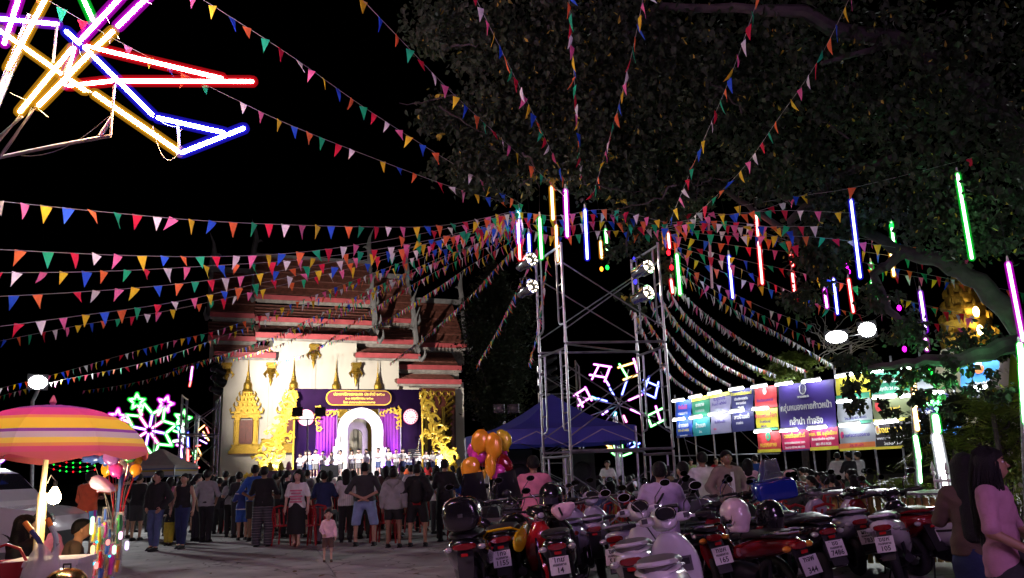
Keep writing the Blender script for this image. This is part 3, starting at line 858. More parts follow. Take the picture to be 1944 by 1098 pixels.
for i, (a, c, col, d) in enumerate(MET):
    top, bot = at(*a, d), at(*c, d)
    top = Vector((bot.x, bot.y, top.z)).lerp(top, .55)
    where = ('under the leaves above the central scaffold' if a[0] < 1300 else 'under the tree right of the scaffold' if a[0] < 1550 else 'among the leaves at the right' if a[0] < 1800 else 'at the far right edge')
    hh = 'long' if (c[1] - a[1]) > 100 else 'short' if (c[1] - a[1]) < 40 else 'medium'
    e = empty('hanging_light_tube', top, 0, '%s %s glowing light tube hanging %s, %s' % (hh, col, where, 'high up' if a[1] < 450 else 'lower down' if a[1] > 530 else 'at middle height'), 'light tube', 'hanging light tubes')
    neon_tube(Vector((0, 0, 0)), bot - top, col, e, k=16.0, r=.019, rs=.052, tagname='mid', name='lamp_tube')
    b = MB(); b.tube([(0, 0, .03), (0, 0, .12)], [.022, .012], 6); b.build('end_cap', WHITEPAINT, e)
    b = MB(); b.tube([(0, 0, .12), (.02, .02, .5), (-.03, .03, 1.1)], .004, 4); b.build('cord', DARKMETAL, e)
# unlit tubes
for a, c, d, m in (((1345, 420), (1352, 546), 13.8, 'dim_pink_tube'), ((1723, 380), (1726, 420), 13.6, 'dim_green_tube')):
    top, bot = at(*a, d), at(*c, d)
    e = empty('hanging_light_tube', top, 0, 'unlit %s light tube hanging from the tree' % ('pale pink' if 'pink' in m else 'thin pale green'), 'light tube', 'hanging light tubes')
    b = MB(); b.capsule((0, 0, 0), bot - top, .022, 8); b.build('lamp_tube', mat(m, (.6, .35, .45) if 'pink' in m else (.3, .5, .4), .35, 0, .1, 9), e)
    b = MB(); b.tube([(0, 0, .02), (0, 0, .1)], [.024, .012], 6); b.build('end_cap', WHITEPAINT, e)
# specks of light seen between the leaves
for px, py, col, d in ((1205, 492, 'blue', 14.5), (1206, 535, 'blue', 14.6), (1692, 428, 'green', 14), (1608, 505, 'magenta', 14.7), (1611, 516, 'magenta', 14.7), (1707, 585, 'magenta', 13.5), (1717, 663, 'magenta', 13.4), (1766, 706, 'green', 12.5), (1153, 508, 'green', 15.5), (1142, 511, 'orange', 15.6), (1269, 480, 'red', 13.7), (1275, 508, 'red', 13.7)):
    p = at(px, py, d); e = empty('light_bulb_string', p, 0, 'small %s light showing between dark leaves at %s' % (col, 'the tower' if px < 1400 else 'the right'), 'light', 'small lights between leaves')
    b = MB(); b.sph((0, 0, 0), (.035, .035, .05), 8, 6); b.build('bulb', emit('speck_' + col, NEON[col][1], 2.2), e)
    b = MB(); b.tube([(0, 0, .04), (0, .02, .3)], .004, 4); b.build('cord', DARKMETAL, e)

# ------------------------------------------------------------------ scaffold towers
def scaffold(name, label, P, tiers, th, r=.024, tops=True, group='scaffold towers', ladder=True):
    """P: four ground points near-left, near-right, far-right, far-left; frames with ladder rungs on the two sides, cross braces front and back"""
    o = Vector((sum(p.x for p in P) / 4, sum(p.y for p in P) / 4, 0))
    e = empty(name, o, 0, label, 'scaffold', group)
    Q = [Vector((p.x, p.y, 0)) - o for p in P]; Z = Vector((0, 0, 1))
    H = tiers * th
    for k in range(tiers):
        z0, z1 = k * th, (k + 1) * th
        for side in ((0, 3), (1, 2)):
            a, c = Q[side[0]], Q[side[1]]; d = (c - a)
            for q in (a, c):
                f = MB(); f.tube([q + Z * (z0 + .03), q + Z * (z0 + .031), q + Z * (z0 + .12), q + Z * (z0 + .121), q + Z * (z1 - .01)], [r * 1.25, r * 1.25, r * 1.25, r, r], 8)
                fo = f.build('frame_post', STEEL, e)
            f = MB(); f.tube([a + Z * (z1 - .06), c + Z * (z1 - .06)], r, 8); f.build('top_bar', STEEL, fo)
            f = MB()
            for s, q, w in ((1, a, d), (-1, c, -d)):
                x = w * .2
                f.tube([q + Z * (z1 - .08) + x, q + Z * (z0 + .42) + x, q + Z * (z0 + .36) + x * .8, q + Z * (z0 + .34) + x * .1], r * .8, 6)
                for zz in (.62, 1.0, 1.36):
                    f.tube([q + Z * (z0 + zz * th / 1.7), q + Z * (z0 + zz * th / 1.7) + x], r * .6, 6)
            if ladder: f.build('ladder_rung', STEEL, fo)
        for pa, pb in ((0, 1), (3, 2)):
            a, c = Q[pa], Q[pb]
            for s in (0, 1):
                u, v = (a, c) if s == 0 else (c, a)
                f = MB(); f.tube([u + Z * (z0 + .25), v + Z * (z1 - .35)], r * .55, 6); f.build('cross_brace', STEEL, e)
        if k:
            for pa, pb in ((0, 1), (3, 2)):
                f = MB(); f.tube([Q[pa] + Z * (z0 + .02), Q[pb] + Z * (z0 + .02)], r, 8); f.build('ledger', STEEL, e)
            f = MB(); f.tube([Q[0] + Z * (z0 + .0), Q[2] + Z * (z0 + .0)], r * .7, 6); f.build('diagonal', STEEL, e)
    for q in Q:
        f = MB(); f.box(q + Z * .01, (.14, .14, .02)); f.tube([q, q + Z * .1], r * .7, 6); f.build('base_plate', STEEL, e)
    return e
N1, N2 = gd(1094, 12.9), gd(1294, 13.1)
F2, F1 = gd(1236, 14.2), gd(1040, 14.0)
tower = scaffold('scaffold_tower', 'tall grey steel scaffold tower standing among the parked motorbikes', [N1, N2, F2, F1], 3, 1.73, .022)
# stage-side tower far left
tl0 = [gd(332, 35), gd(408, 36.5), gd(400, 38.5), gd(344, 37)]
scaffold('scaffold_tower', 'far scaffold tower beside the temple wall, hung with stage lights', tl0, 3, 1.72, .035)
tl1 = [gd(1030, 41), gd(1105, 41), gd(1112, 43.5), gd(1036, 43.5)]
scaffold('scaffold_tower', 'scaffold tower with stage lights behind the blue tent', tl1, 4, 1.72, .035)

LENS = emit('lamp_lens_white', (1, .96, .9), 14)
LENSW = emit('lamp_lens_warm', (1, .82, .55), 10)
LENSD = emit('lamp_led_warm', (1, .84, .6), 5)
LENSB = emit('lamp_lens_blue', (.35, .45, 1), 9)
def par_can(loc, target, label, m=LENS, s=1.0, power=0, col=(1, 1, 1), spot=50, bulbs=0, group='stage spotlights'):
    loc = Vector(loc); d = (Vector(target) - loc).normalized()
    e = empty('spotlight', loc, 0, label, 'spotlight', group)
    q = d.to_track_quat('Z', 'Y'); e.rotation_mode = 'QUATERNION'; e.rotation_quaternion = q
    b = MB(); b.rings([[(r * s * math.cos(t), r * s * math.sin(t), z * s) for t in [2 * math.pi * i / 14 for i in range(14)]] for r, z in ((.05, -.26), (.085, -.22), (.09, -.1), (.12, -.04), (.125, .12), (.118, .12), (.112, .02))], True, False)
    b.build('housing', CHROME if bulbs else DARKMETAL, e, True, 35)
    b = MB(); b.lathe([(.0, .02), (.11, .02)], 14)
    if bulbs:
        b = MB(); b.sph((0, 0, .06), .032 * s, 10, 6)
        b.build('lens', m, e)
        b = MB(); b.prism([(.108 * s * math.cos(2 * math.pi * i / 14), .108 * s * math.sin(2 * math.pi * i / 14)) for i in range(14)], (0, 0, .015 * s), (1, 0, 0), (0, 1, 0), .01); b.build('led_board', DARKMETAL, e)
        for i in range(bulbs):
            t = 2 * math.pi * i / bulbs; b = MB(); b.sph((.09 * s * math.cos(t), .09 * s * math.sin(t), .1 * s), .016 * s, 6, 4); b.build('led', m, e)
    else:
        b = MB(); b.prism([(.108 * s * math.cos(2 * math.pi * i / 14), .108 * s * math.sin(2 * math.pi * i / 14)) for i in range(14)], (0, 0, .06 * s), (1, 0, 0), (0, 1, 0), .02); b.build('lens', m, e)
    b = MB(); b.tube([(-.13 * s, 0, 0), (-.14 * s, .16 * s, 0), (0, .2 * s, 0), (.14 * s, .16 * s, 0), (.13 * s, 0, 0)], .01 * s, 5); b.build('yoke', DARKMETAL, e)
    if power:
        l = lamp('spot_beam', 'SPOT', loc + d * .2 * s, power, col, None, .08, target, spot, .5)
    return e
stage_c = SP.pos(3.6, -1, 2.6)
TLX = lambda px, py: at(px, py, 36.2)
k = 0
for (px, py, m, pw_, col) in ((414, 682, LENS, 3000, (1, .92, .80)), (411, 700, LENS, 3600, (1, .93, .84)), (419, 706, LENSB, 900, (.5, .55, 1)), (412, 718, LENS, 2500, (1, .92, .80)), (420, 726, LENSB, 0, (1, 1, 1)), (413, 742, LENS, 3400, (1, .91, .80))):
    par_can(TLX(px, py), (stage_c if k not in (0, 1, 3) else TP.pos(7, 0, 6.2) if k != 1 else TP.pos(9, 2, 10.5)) + Vector((k * .4, 0, .2)), '%s spotlight on the far left tower, %s from the top' % ('blue' if m is LENSB else 'white', ORD[k]), m, 1.5, pw_, col, 55); k += 1
k = 0
for (px, py, m, pw_, col) in ((1043, 684, LENS, 2600, (1, .94, .85)), (1043, 703, LENSW, 0, (1, 1, 1)), (1044, 720, LENS, 2600, (1, .94, .85)), (1044, 735, LENSW, 2000, (1, .9, .75)), (1027, 690, LENSB, 0, (1, 1, 1)), (1027, 712, LENSB, 0, (1, 1, 1)), (1027, 738, LENSB, 0, (1, 1, 1))):
    par_can(at(px, py, 40.5), stage_c + Vector((-k * .5, 0, 0)), '%s spotlight on the tower behind the blue tent, %s' % ('blue' if m is LENSB else 'white', ('topmost', 'second', 'third', 'lowest', 'highest blue', 'middle blue', 'lowest blue')[k]), m, 1.6, pw_, col, 45); k += 1
# four chrome lamps on the near tower
for (px, py, tx, lab) in ((1001, 497, 900, 'upper left'), (1003, 548, 900, 'lower left'), (1222, 511, 1330, 'upper right'), (1222, 560, 1330, 'lower right')):
    p = at(px, py, 13.3)
    par_can(p, p + Vector((.55, -.75, .18)), 'round chrome lamp clamped to the scaffold tower, %s' % lab, LENSD, 1.05, 14, (1, .85, .65), 110, 8)
    b = MB(); 
# flood lamps
def flood_head(loc, target, e, m, w=.5, h=.4):
    loc = Vector(loc); d = (Vector(target) - loc).normalized(); q = d.to_track_quat('Z', 'Y').to_matrix()
    b = MB(); M = q
    b.box(loc - d * .09 - Vector(e.location), (w, h, .14), mat=M); b.build('housing', DARKMETAL, e, False)
    b = MB(); b.sph((0, 0, 0), (w * .44, h * .42, .05), 14, 8); lo_ = b.build('lens', m, e); lo_.matrix_local = Matrix.Translation(loc + d * .0 - Vector(e.location)) @ M.to_4x4()
FLOOD = emit('flood_lens', (1, 1, 1), 30)
FLOODOFF = mat('flood_glass_dark', (.12, .12, .12), .2, 0, .1, 6)
e = empty('flood_lamp_post', gd(1622, 35.5), 0, 'lamp post with two glaring white floodlights behind the leaves', 'lamp post')
pa, pb = at(1588, 640, 35), at(1646, 626, 35); base = Vector(e.location)
b = MB(); b.tube([Vector((0, 0, 0)), at(1615, 655, 35.5) - base], .06, 8); b.build('pole', STEEL, e)
b = MB(); b.tube([pa - base + Vector((-.2, .2, -.1)), pb - base + Vector((.2, .2, -.1))], .03, 6); b.build('cross_arm', STEEL, e)
flood_head(pa, (0, 2, 0), e, FLOOD, 1.0, .62); flood_head(pb, (3, 4, 0), e, FLOOD, .8, .75)
lamp('flood_beam', 'SPOT', pa + (Vector((0, 4, 0)) - pa).normalized() * .3, 1800, (.95, 1, 1), None, .25, (0, 9, 0), 130, .6)
lamp('flood_beam', 'SPOT', pb + (Vector((3, 6, 0)) - pb).normalized() * .3, 1400, (.95, 1, 1), None, .25, (5, 12, 0), 130, .6)
e = empty('flood_lamp_post', gd(60, 27), 0, 'street lamp post with one glaring white floodlight above the striped umbrella', 'lamp post')
p = at(72, 726, 26.5); base = Vector(e.location)
b = MB(); b.tube([Vector((0, 0, 0)), p - base + Vector((-.3, .3, -.6)), p - base + Vector((0, .2, 0))], .06, 8); b.build('pole', STEEL, e)
flood_head(p, (0, 4, 0), e, FLOOD, .62, .52)
lamp('flood_beam', 'SPOT', p + (Vector((0, 4, 0)) - p).normalized() * .3, 900, (.95, 1, 1), None, .25, (-3, 14, 0), 130, .6)
# slim stand with two dark floods in front of the stage
e = empty('flood_stand', gd(583, 33), 0, 'thin stand with two dark floodlights in front of the stage', 'light stand'); base = Vector(e.location)
b = MB(); b.tube([Vector((0, 0, 0)), at(584, 797, 33) - base], .035, 8); b.build('pole', STEEL, e)
b = MB(); b.tube([at(556, 797, 33) - base, at(614, 796, 33) - base], .025, 6); b.build('cross_bar', DARKMETAL, e)
for px in (566, 609):
    q = at(px, 783, 33); flood_head(q, SP.pos(3, 0, 3), e, FLOODOFF, .42, .36)
e = empty('flood_stand', gd(955, 22), 0, 'pair of dark floodlights on a stand behind the blue tent', 'light stand'); base = Vector(e.location)
b = MB(); b.tube([Vector((0, 0, 0)), at(957, 800, 22) - base], .03, 8); b.build('pole', STEEL, e)
for px in (947, 974):
    q = at(px, 776, 22); flood_head(q, (-2, 0, 2), e, FLOODOFF, .3, .24)
# stage foot lights under the scroll panels and the arch
for px, py, sgn in ((515, 868, 1), (545, 872, 1), (838, 872, -1), (858, 868, -1), (640, 885, 0), (722, 885, 0)):
    x, z = sl(px, py, -1.2)
    loc = SP.pos(x, -1.3, SZ + .25); tgt = SP.pos(x + .2 * sgn, -.2, SZ + 1.5)
    par_can(loc, tgt, 'small floor spotlight on the stage %s' % ('under the left scroll panel' if sgn > 0 else 'under the right scroll panel' if sgn < 0 else 'before the arch, %s' % ('left' if px < 680 else 'right')), LENS, 1.0, 170 if sgn else 120, (.9, .9, 1) if sgn else (.75, .6, 1), 100)
    bpy.context.scene.objects[-1] if False else None
# violet wash behind the curtains' foot
for px in (735, 612):
    x, z = sl(px, 880, -.6)
    lamp('violet_wash', 'SPOT', SP.pos(x, -1.0, SZ + .2), 240, (.30, .05, 1), None, .1, SP.pos(x, 0, SZ + 1.6), 80, .6)
# ------------------------------------------------------------------ pennant strings
PEN = [mat('pennant_%s' % n, c, .75, 0, .1, 20) for n, c in (('white', (.86, .85, .86)), ('pink', (.88, .20, .45)), ('yellow', (.92, .70, .03)), ('blue', (.02, .13, .80)), ('orange', (.92, .22, .06)), ('green', (.01, .52, .24)), ('red', (.74, .015, .07)))]
for m in PEN: translucent(m, .3)
FW, FH, FS = .115, .19, .25
PENME = []
for ci, m in enumerate(PEN):
    vs = []
    for tw in range(6):
        b = MB(); t = .0015
        bend = (-.02, .015, .035, -.05, .06, .0)[tw]; tws = (0, .3, -.4, .9, -1.0, .15)[tw]; sk = (0, .01, -.012, .03, -.025, .015)[tw]
        rows = []
        for i in range(4):
            f = i / 3; w = FW / 2 * (1 - f) + .001; y = bend * f * f
            ca, sa = math.cos(tws * f), math.sin(tws * f); zz = -FH * f * (1 - abs(bend)); rows.append([(xx * ca - yy * sa + sk * f, xx * sa + yy * ca + y, zz) for xx, yy in ((-w, -t), (w, -t), (w, t), (-w, t))])
        b.rings(rows); vs.append(b.mesh('pennant', m, True, 60))
    PENME.append(vs)
rb = random.Random(11)
def bunting(label, pts, n0=None, sag=0.0, gap=1.0, start=0, maxpx=9.5, white=0.0):
    """pts: (px, py, depth) knots from near to far; the string is smoothed through them, one pennant every FS metres"""
    K = [at(*p) for p in pts]
    # Catmull-Rom through the knots
    P = []
    for i in range(len(K) - 1):
        a, b_, c, d = K[max(0, i - 1)], K[i], K[i + 1], K[min(len(K) - 1, i + 2)]
        n = 14
        for j in range(n):
            t = j / n
            P.append(.5 * ((2 * b_) + (c - a) * t + (2 * a - 5 * b_ + 4 * c - d) * t * t + (3 * b_ - a - 3 * c + d) * t ** 3))
    P.append(K[-1])
    if sag:
        for i in range(len(P)):
            f = i / (len(P) - 1); P[i] = P[i] - Vector((0, 0, sag * 4 * f * (1 - f)))
    e = empty('bunting_string', P[0], 0, label, 'bunting', 'strings of coloured pennants')
    b = MB(); b.tube([p - P[0] for p in P], .004, 4); b.build('cord', WIRE, e)
    far = MB(); nfar = 0; acc = 0.0; idx = start
    far_i = []
    for i in range(len(P) - 1):
        seg = P[i + 1] - P[i]; L = seg.length
        if L < 1e-6: continue
        while acc < L:
            q = P[i] + seg * (acc / L); acc += FS * gap * rb.uniform(.82, 1.2)
            d = max(2.0, q.y)
            ang = math.atan2(seg.y, seg.x) + rb.uniform(-.5, .5); tilt = rb.gauss(0, .14)
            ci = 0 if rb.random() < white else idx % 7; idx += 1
            if rb.random() < .04: continue
            o = bpy.data.objects.new('pennant', PENME[ci][rb.randrange(6)])
            sl_ = math.atan2(seg.z, math.hypot(seg.x, seg.y))
            if FH / d * FPX > maxpx:
                o.location = q - P[0]; o.rotation_euler = (rb.gauss(0, .22), tilt, ang); sz = rb.uniform(.86, 1.1); o.scale = (sz, 1, sz)
                link(o, e)
            else:
                bpy.data.objects.remove(o)
                M = Matrix.Translation(q - P[0]) @ Matrix.Rotation(ang, 4, 'Z') @ Matrix.Rotation(tilt, 4, 'Y')
                me = PENME[ci][rb.randrange(6)]
                far.mi = ci
                far.add([M @ v.co for v in me.vertices], [tuple(p.vertices) for p in me.polygons])
        acc -= L
    if far.f:
        tag(far.build('far_pennants', PEN, e, True, 60), kind='stuff')
    return e
H = 13.2
BL = 'pennant string '
bunting(BL + 'from the top edge left of centre down to the tower', [(330, -35, 8.6), (540, 98, 9.6), (700, 210, 10.8), (860, 311, 12), (990, 388, H)])
bunting(BL + 'passing behind the pinwheel down to the tower', [(40, -30, 8.2), (235, 84, 8.9), (400, 166, 9.7), (540, 233, 10.4), (700, 297, 11.4), (860, 356, 12.4), (990, 392, H)], start=3)
bunting(BL + 'uppermost of those leaving the left edge', [(-60, 376, 7.8), (200, 403, 8.8), (430, 422, 9.9), (700, 431, 11.4), (850, 427, 12.4), (990, 398, H)], start=6)
bunting(BL + 'second of those leaving the left edge', [(-60, 471, 8.4), (230, 485, 9.6), (430, 487, 10.5), (600, 476, 11.4), (800, 444, 12.5), (990, 403, H)], start=2)
bunting(BL + 'third of those leaving the left edge', [(-60, 518, 9.0), (180, 516, 10), (400, 505, 11), (600, 490, 12), (820, 455, 12.9), (990, 407, H)], start=5)
bunting(BL + 'fourth of those leaving the left edge', [(-60, 566, 9.5), (130, 556, 10.3), (330, 540, 11.2), (560, 510, 12), (800, 465, 12.9), (990, 410, H)], start=1)
bunting(BL + 'fifth of those leaving the left edge', [(-60, 628, 10), (150, 600, 10.8), (330, 574, 11.6), (480, 541, 12.2), (700, 492, 12.8), (990, 414, H)], start=4)
bunting(BL + 'running from the far left lamp up to the tower', [(-60, 752, 24), (100, 712, 23), (300, 655, 21), (420, 625, 20), (600, 560, 18), (800, 484, 15.5), (990, 418, H)], start=2, maxpx=8)
bunting(BL + 'lower one running from the far left up to the tower', [(-60, 770, 28), (90, 728, 26.5), (270, 690, 25), (420, 640, 22), (560, 585, 20), (760, 505, 16.5), (990, 422, H)], start=5, maxpx=8)
bunting(BL + 'lowest one at the far left beside the lamp', [(160, 742, 32), (250, 728, 31), (340, 702, 29), (560, 625, 23), (780, 520, 17), (990, 426, H)], start=1, maxpx=8)
bunting(BL + 'crossing the red roofs to the left tower', [(330, 700, 36), (480, 655, 30), (620, 590, 24), (800, 505, 18), (992, 430, H)], start=3, maxpx=8)
bunting(BL + 'ending at the temple wall above the left scroll', [(440, 683, 46), (530, 655, 38), (640, 600, 28), (780, 520, 19.5), (992, 434, H)], start=0, maxpx=8)
bunting(BL + 'ending at the white wall over the title sign', [(520, 690, 46), (590, 668, 38), (680, 605, 28), (820, 520, 19), (994, 440, H)], start=4, maxpx=8)
bunting(BL + 'ending on the right part of the temple roof', [(600, 660, 46), (700, 625, 34), (810, 560, 23), (900, 500, 17), (994, 446, H)], start=2, maxpx=8)
bunting(BL + 'crossing in front of the far right temple roof', [(740, 690, 46), (800, 645, 34), (880, 575, 23), (950, 500, 16.5), (996, 452, H)], start=6, maxpx=8)
bunting(BL + 'falling past the dark tree beside the temple', [(905, 695, 30), (940, 635, 24), (985, 545, 17), (1020, 470, 13.8)], start=3, maxpx=8)
bunting(BL + 'falling steeply behind the tower lamps', [(1004, 690, 26), (1018, 640, 22), (1030, 560, 17), (1040, 480, 13.9)], start=3, maxpx=8)
bunting(BL + 'sixth of those leaving the left edge', [(-60, 660, 15), (140, 620, 14.8), (330, 588, 14.6), (520, 545, 14.4), (740, 490, 14), (990, 416, H)], start=0)
# overhead, coming towards the camera
bunting(BL + 'overhead, first to the right of the dark sky', [(660, -30, 8.6), (760, 75, 9.2), (860, 178, 10.2), (970, 280, 11.6), (1062, 362, 12.8)], start=1)
bunting(BL + 'overhead, running through the left branches', [(885, -40, 7.8), (960, 112, 9.2), (1020, 232, 10.8), (1078, 356, 12.8)], start=5)
bunting(BL + 'overhead, nearly vertical above the tower', [(1078, -40, 7.4), (1090, 150, 9.6), (1105, 350, 12.8)], start=2)
bunting(BL + 'overhead, leaning right above the tower', [(1228, -40, 7.4), (1188, 150, 9.6), (1125, 374, 12.8)], start=6)
bunting(BL + 'overhead, second from the right', [(1452, -40, 7.4), (1385, 150, 9.2), (1325, 292, 11.2), (1270, 425, 13)], start=3)
bunting(BL + 'overhead, rightmost', [(1630, -40, 7.6), (1555, 112, 8.9), (1480, 222, 10.2), (1400, 332, 11.6), (1290, 436, 13)], start=0)
# cluster round the tower head and to the right
for i, (dy, dd, x1, y1) in enumerate(((0, 0, 1500, 440), (8, .3, 1510, 462), (18, .5, 1520, 470), (4, -.2, 1560, 430), (-16, .2, 1540, 365))):
    bunting(BL + 'in the bright cluster right of the tower head, ' + ('top', 'second', 'third', 'fourth', 'highest')[i] + ' row', [(1262, 430 + dy, 13.2 + dd), (1330, 420 + dy, 13.0 + dd), (1420, 425 + dy * 1.2, 12.8 + dd), (x1, y1, 12.6 + dd)], start=i, gap=.8)
for i, (y0, y1, d) in enumerate(((414, 404, 13.2), (424, 418, 13.6), (404, 396, 13), (432, 436, 14))):
    bunting(BL + 'wrapped round the tower head, ' + ('upper', 'middle', 'top', 'lower')[i], [(925, y0 + 14, d - .6), (985, y0, d), (1060, y1 + 14, d + .5), (1150, y1 + 2, d + .3), (1262, y0 + 18, d)], start=i * 2, gap=.7)
for i, (y0, ym, y1, d) in enumerate(((452, 470, 492, 14), (478, 494, 512, 14.4), (512, 526, 545, 14.8), (556, 575, 602, 15.2), (594, 608, 628, 16))):
    bunting(BL + 'between the right branches, ' + ('top', 'second', 'third', 'fourth', 'lowest') [i] + ' row', [(1628 + i * 12, y0, d), (1740, ym, d + .5), (1850, y1, d + 1)], start=i * 2, gap=1.25)
for i, (a, b_, c, d_) in enumerate((((1262, 446, 13.4), (1420, 470, 13.8), (1600, 492, 14.2), (1960, 560, 14.5)), ((1262, 455, 13.6), (1400, 492, 14.2), (1560, 528, 14.8), (1860, 610, 15.5)), ((1270, 470, 13.8), (1380, 520, 14.6), (1500, 562, 15.6), (1640, 600, 16.5)), ((1262, 436, 13.2), (1380, 448, 13), (1540, 450, 12.8), (1700, 470, 13)), ((1262, 426, 13.2), (1360, 410, 12.8), (1480, 400, 12.4), (1620, 405, 12)), ((1275, 490, 14), (1370, 545, 15), (1450, 585, 16), (1545, 620, 17)))):
    bunting(BL + 'running right from the tower among the hanging tubes, ' + ('longest', 'second longest', 'middle', 'level', 'rising', 'steepest')[i], [a, b_, c, d_], start=i * 3, gap=1.0)
# strings with many white pennants running down to the banner posts
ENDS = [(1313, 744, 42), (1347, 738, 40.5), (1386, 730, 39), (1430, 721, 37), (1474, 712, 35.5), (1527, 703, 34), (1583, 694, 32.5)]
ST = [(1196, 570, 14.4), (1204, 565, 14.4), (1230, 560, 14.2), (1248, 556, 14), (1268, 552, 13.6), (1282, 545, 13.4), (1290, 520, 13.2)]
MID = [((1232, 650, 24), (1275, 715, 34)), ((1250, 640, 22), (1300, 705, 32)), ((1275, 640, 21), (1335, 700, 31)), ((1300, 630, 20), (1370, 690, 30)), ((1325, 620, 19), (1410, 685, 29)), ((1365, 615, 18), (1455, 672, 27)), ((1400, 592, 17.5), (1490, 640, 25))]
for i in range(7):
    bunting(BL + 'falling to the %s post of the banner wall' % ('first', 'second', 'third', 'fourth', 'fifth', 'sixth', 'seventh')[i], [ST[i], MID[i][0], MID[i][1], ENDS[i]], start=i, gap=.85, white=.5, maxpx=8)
bunting(BL + 'upper one drooping right towards the floodlights', [(1285, 500, 13.4), (1370, 560, 15), (1460, 605, 17), (1560, 655, 19)], start=3, gap=1.0)
bunting(BL + 'drooping right under the blue tube', [(1290, 470, 13.3), (1380, 500, 14), (1480, 545, 15), (1600, 600, 16)], start=3, gap=1.1)
# the bare line from the tower to the upper right
bunting(BL + 'sparse and thin, rising to the right edge', [(1400, 392, 13), (1520, 372, 12.6), (1640, 352, 12), (1944, 274, 10.8)], start=2, gap=3.2)
# ------------------------------------------------------------------ trees
BARK = mat('bark', (.05, .042, .04), .9, 0, .35, 5, .8, 14)
LEAF = translucent(mat('bodhi_leaf', (.022, .038, .016), .68, 0, .5, 1.4), .25)
LEAFY = translucent(mat('yellow_leaf', (.45, .36, .04), .5, 0, .2, 4), .3)
LEAFD = translucent(mat('evergreen_leaf', (.03, .045, .02), .6, 0, .5, 1.2), .2)
LEAFL = translucent(mat('light_leaf', (.14, .20, .03), .5, 0, .4, 2), .35)
HEART = [(0, .0), (.34, .22), (.42, .52), (.2, .8), (0, 1.15), (-.2, .8), (-.42, .52), (-.34, .22)]
def leaf_cloud(name, blobs, m, parent, size, origin, shape=HEART, seed=1, clump=.35, droop_=.8, extra=None):
    """blobs: (centre, radii, leaves). leaves gather round twig ends so that the crown keeps gaps"""
    g = np.random.default_rng(seed)
    V = []; F = []; MI = []
    sh = np.array(shape); ns_ = len(sh); cnt = 0
    for c, r, n in blobs:
        c = np.array(c) - np.array(origin); r = np.array(r)
        nt = max(3, int(n / 26))
        q = g.normal(size=(nt, 3)); q /= np.linalg.norm(q, axis=1)[:, None]
        tw = c + q * r * (g.random((nt, 1)) ** .45)
        k = g.integers(0, nt, n)
        pos = tw[k] + g.normal(size=(n, 3)) * clump * np.minimum(1, r.min())
        az = g.random(n) * 6.283; tilt = g.normal(droop_, .5, n); roll = g.normal(0, .6, n)
        s = size * g.uniform(.6, 1.3, n)
        # leaf frame: tip direction mostly hanging down
        tip = np.stack([np.cos(az) * np.cos(tilt), np.sin(az) * np.cos(tilt), -np.sin(tilt)], 1)
        sd = np.stack([-np.sin(az), np.cos(az), np.zeros(n)], 1)
        nr = np.cross(sd, tip); sd = sd * np.cos(roll)[:, None] + nr * np.sin(roll)[:, None]; nr = np.cross(sd, tip)
        P = pos[:, None, :] + s[:, None, None] * (sh[None, :, 0, None] * sd[:, None, :] + sh[None, :, 1, None] * tip[:, None, :] + (np.abs(sh[None, :, 0, None]) * .35) * nr[:, None, :])
        V.append(P.reshape(-1, 3))
        base = cnt + np.arange(n)[:, None] * ns_
        if ns_ == 8:
            F.append(np.concatenate([base + np.array([0, 1, 2, 3]), base + np.array([0, 3, 4, 5]), base + np.array([0, 5, 6, 7])]))
        else:
            F.append(base + np.arange(ns_))
        cnt += n * ns_
    V = np.concatenate(V); F = np.concatenate(F)
    me = bpy.data.meshes.new(name); me.from_pydata(V.tolist(), [], F.tolist())
    for x in (m if isinstance(m, list) else [m]): me.materials.append(x)
    if isinstance(m, list):
        mi = (np.random.default_rng(3).random(len(F)) < .012).astype(int); me.polygons.foreach_set('material_index', mi.tolist())
    me.update()
    return link(bpy.data.objects.new(name, me), parent)
def limb(parent, pts, r0, r1, name='limb', wob=.06, n=8, m=None, seed=0):
    g = random.Random(seed); P = [Vector(p) for p in pts]; out = []; wob *= .45
    for i in range(len(P) - 1):
        for j in range(4):
            f = j / 4; out.append(P[i].lerp(P[i + 1], f) + (Vector((g.gauss(0, wob), g.gauss(0, wob), g.gauss(0, wob))) if (i or j) else Vector()))
    out.append(P[-1]); k = len(out)
    b = MB(); b.tube(out, [r0 + (r1 - r0) * i / (k - 1) for i in range(k)], n); return b.build(name, m or BARK, parent)

# great spreading tree: trunk just outside the right edge, limbs reaching over the tower
bo = gd(2120, 13.5)
bodhi = empty('spreading_tree', bo, 0, 'huge dark spreading tree whose branches hang over the scaffold and banners', 'tree')
L = lambda px, py, d: at(px, py, d) - bo
limb(bodhi, [Vector((0, 0, 0)), Vector((-.2, .1, 1.6)), L(2010, 700, 13.3), L(1960, 650, 13)], .75, .34, 'trunk', .08, 12, seed=1)
limb(bodhi, [L(1965, 660, 13), L(1915, 590, 12.9), L(1860, 535, 12.8), L(1790, 495, 13), L(1715, 478, 13.5)], .20, .11, 'limb', .03, 10, seed=2)
limb(bodhi, [L(1715, 478, 13.5), L(1640, 440, 13.8), L(1560, 400, 13.6), L(1440, 350, 13)], .11, .05, 'limb', .06, seed=3)
limb(bodhi, [L(1980, 640, 13), L(1920, 655, 12.4), L(1820, 680, 12.2), L(1740, 690, 12.5), L(1650, 700, 13)], .17, .05, 'limb', .05, seed=4)
limb(bodhi, [L(1720, 480, 13.5), L(1660, 520, 14), L(1690, 590, 14), L(1740, 650, 13.5)], .10, .05, 'limb', .05, seed=5)
limb(bodhi, [L(2010, 640, 13), L(1990, 400, 12.5), L(1900, 200, 11.5), L(1700, 80, 10.5), L(1450, 20, 10)], .3, .08, 'limb', .1, seed=6)
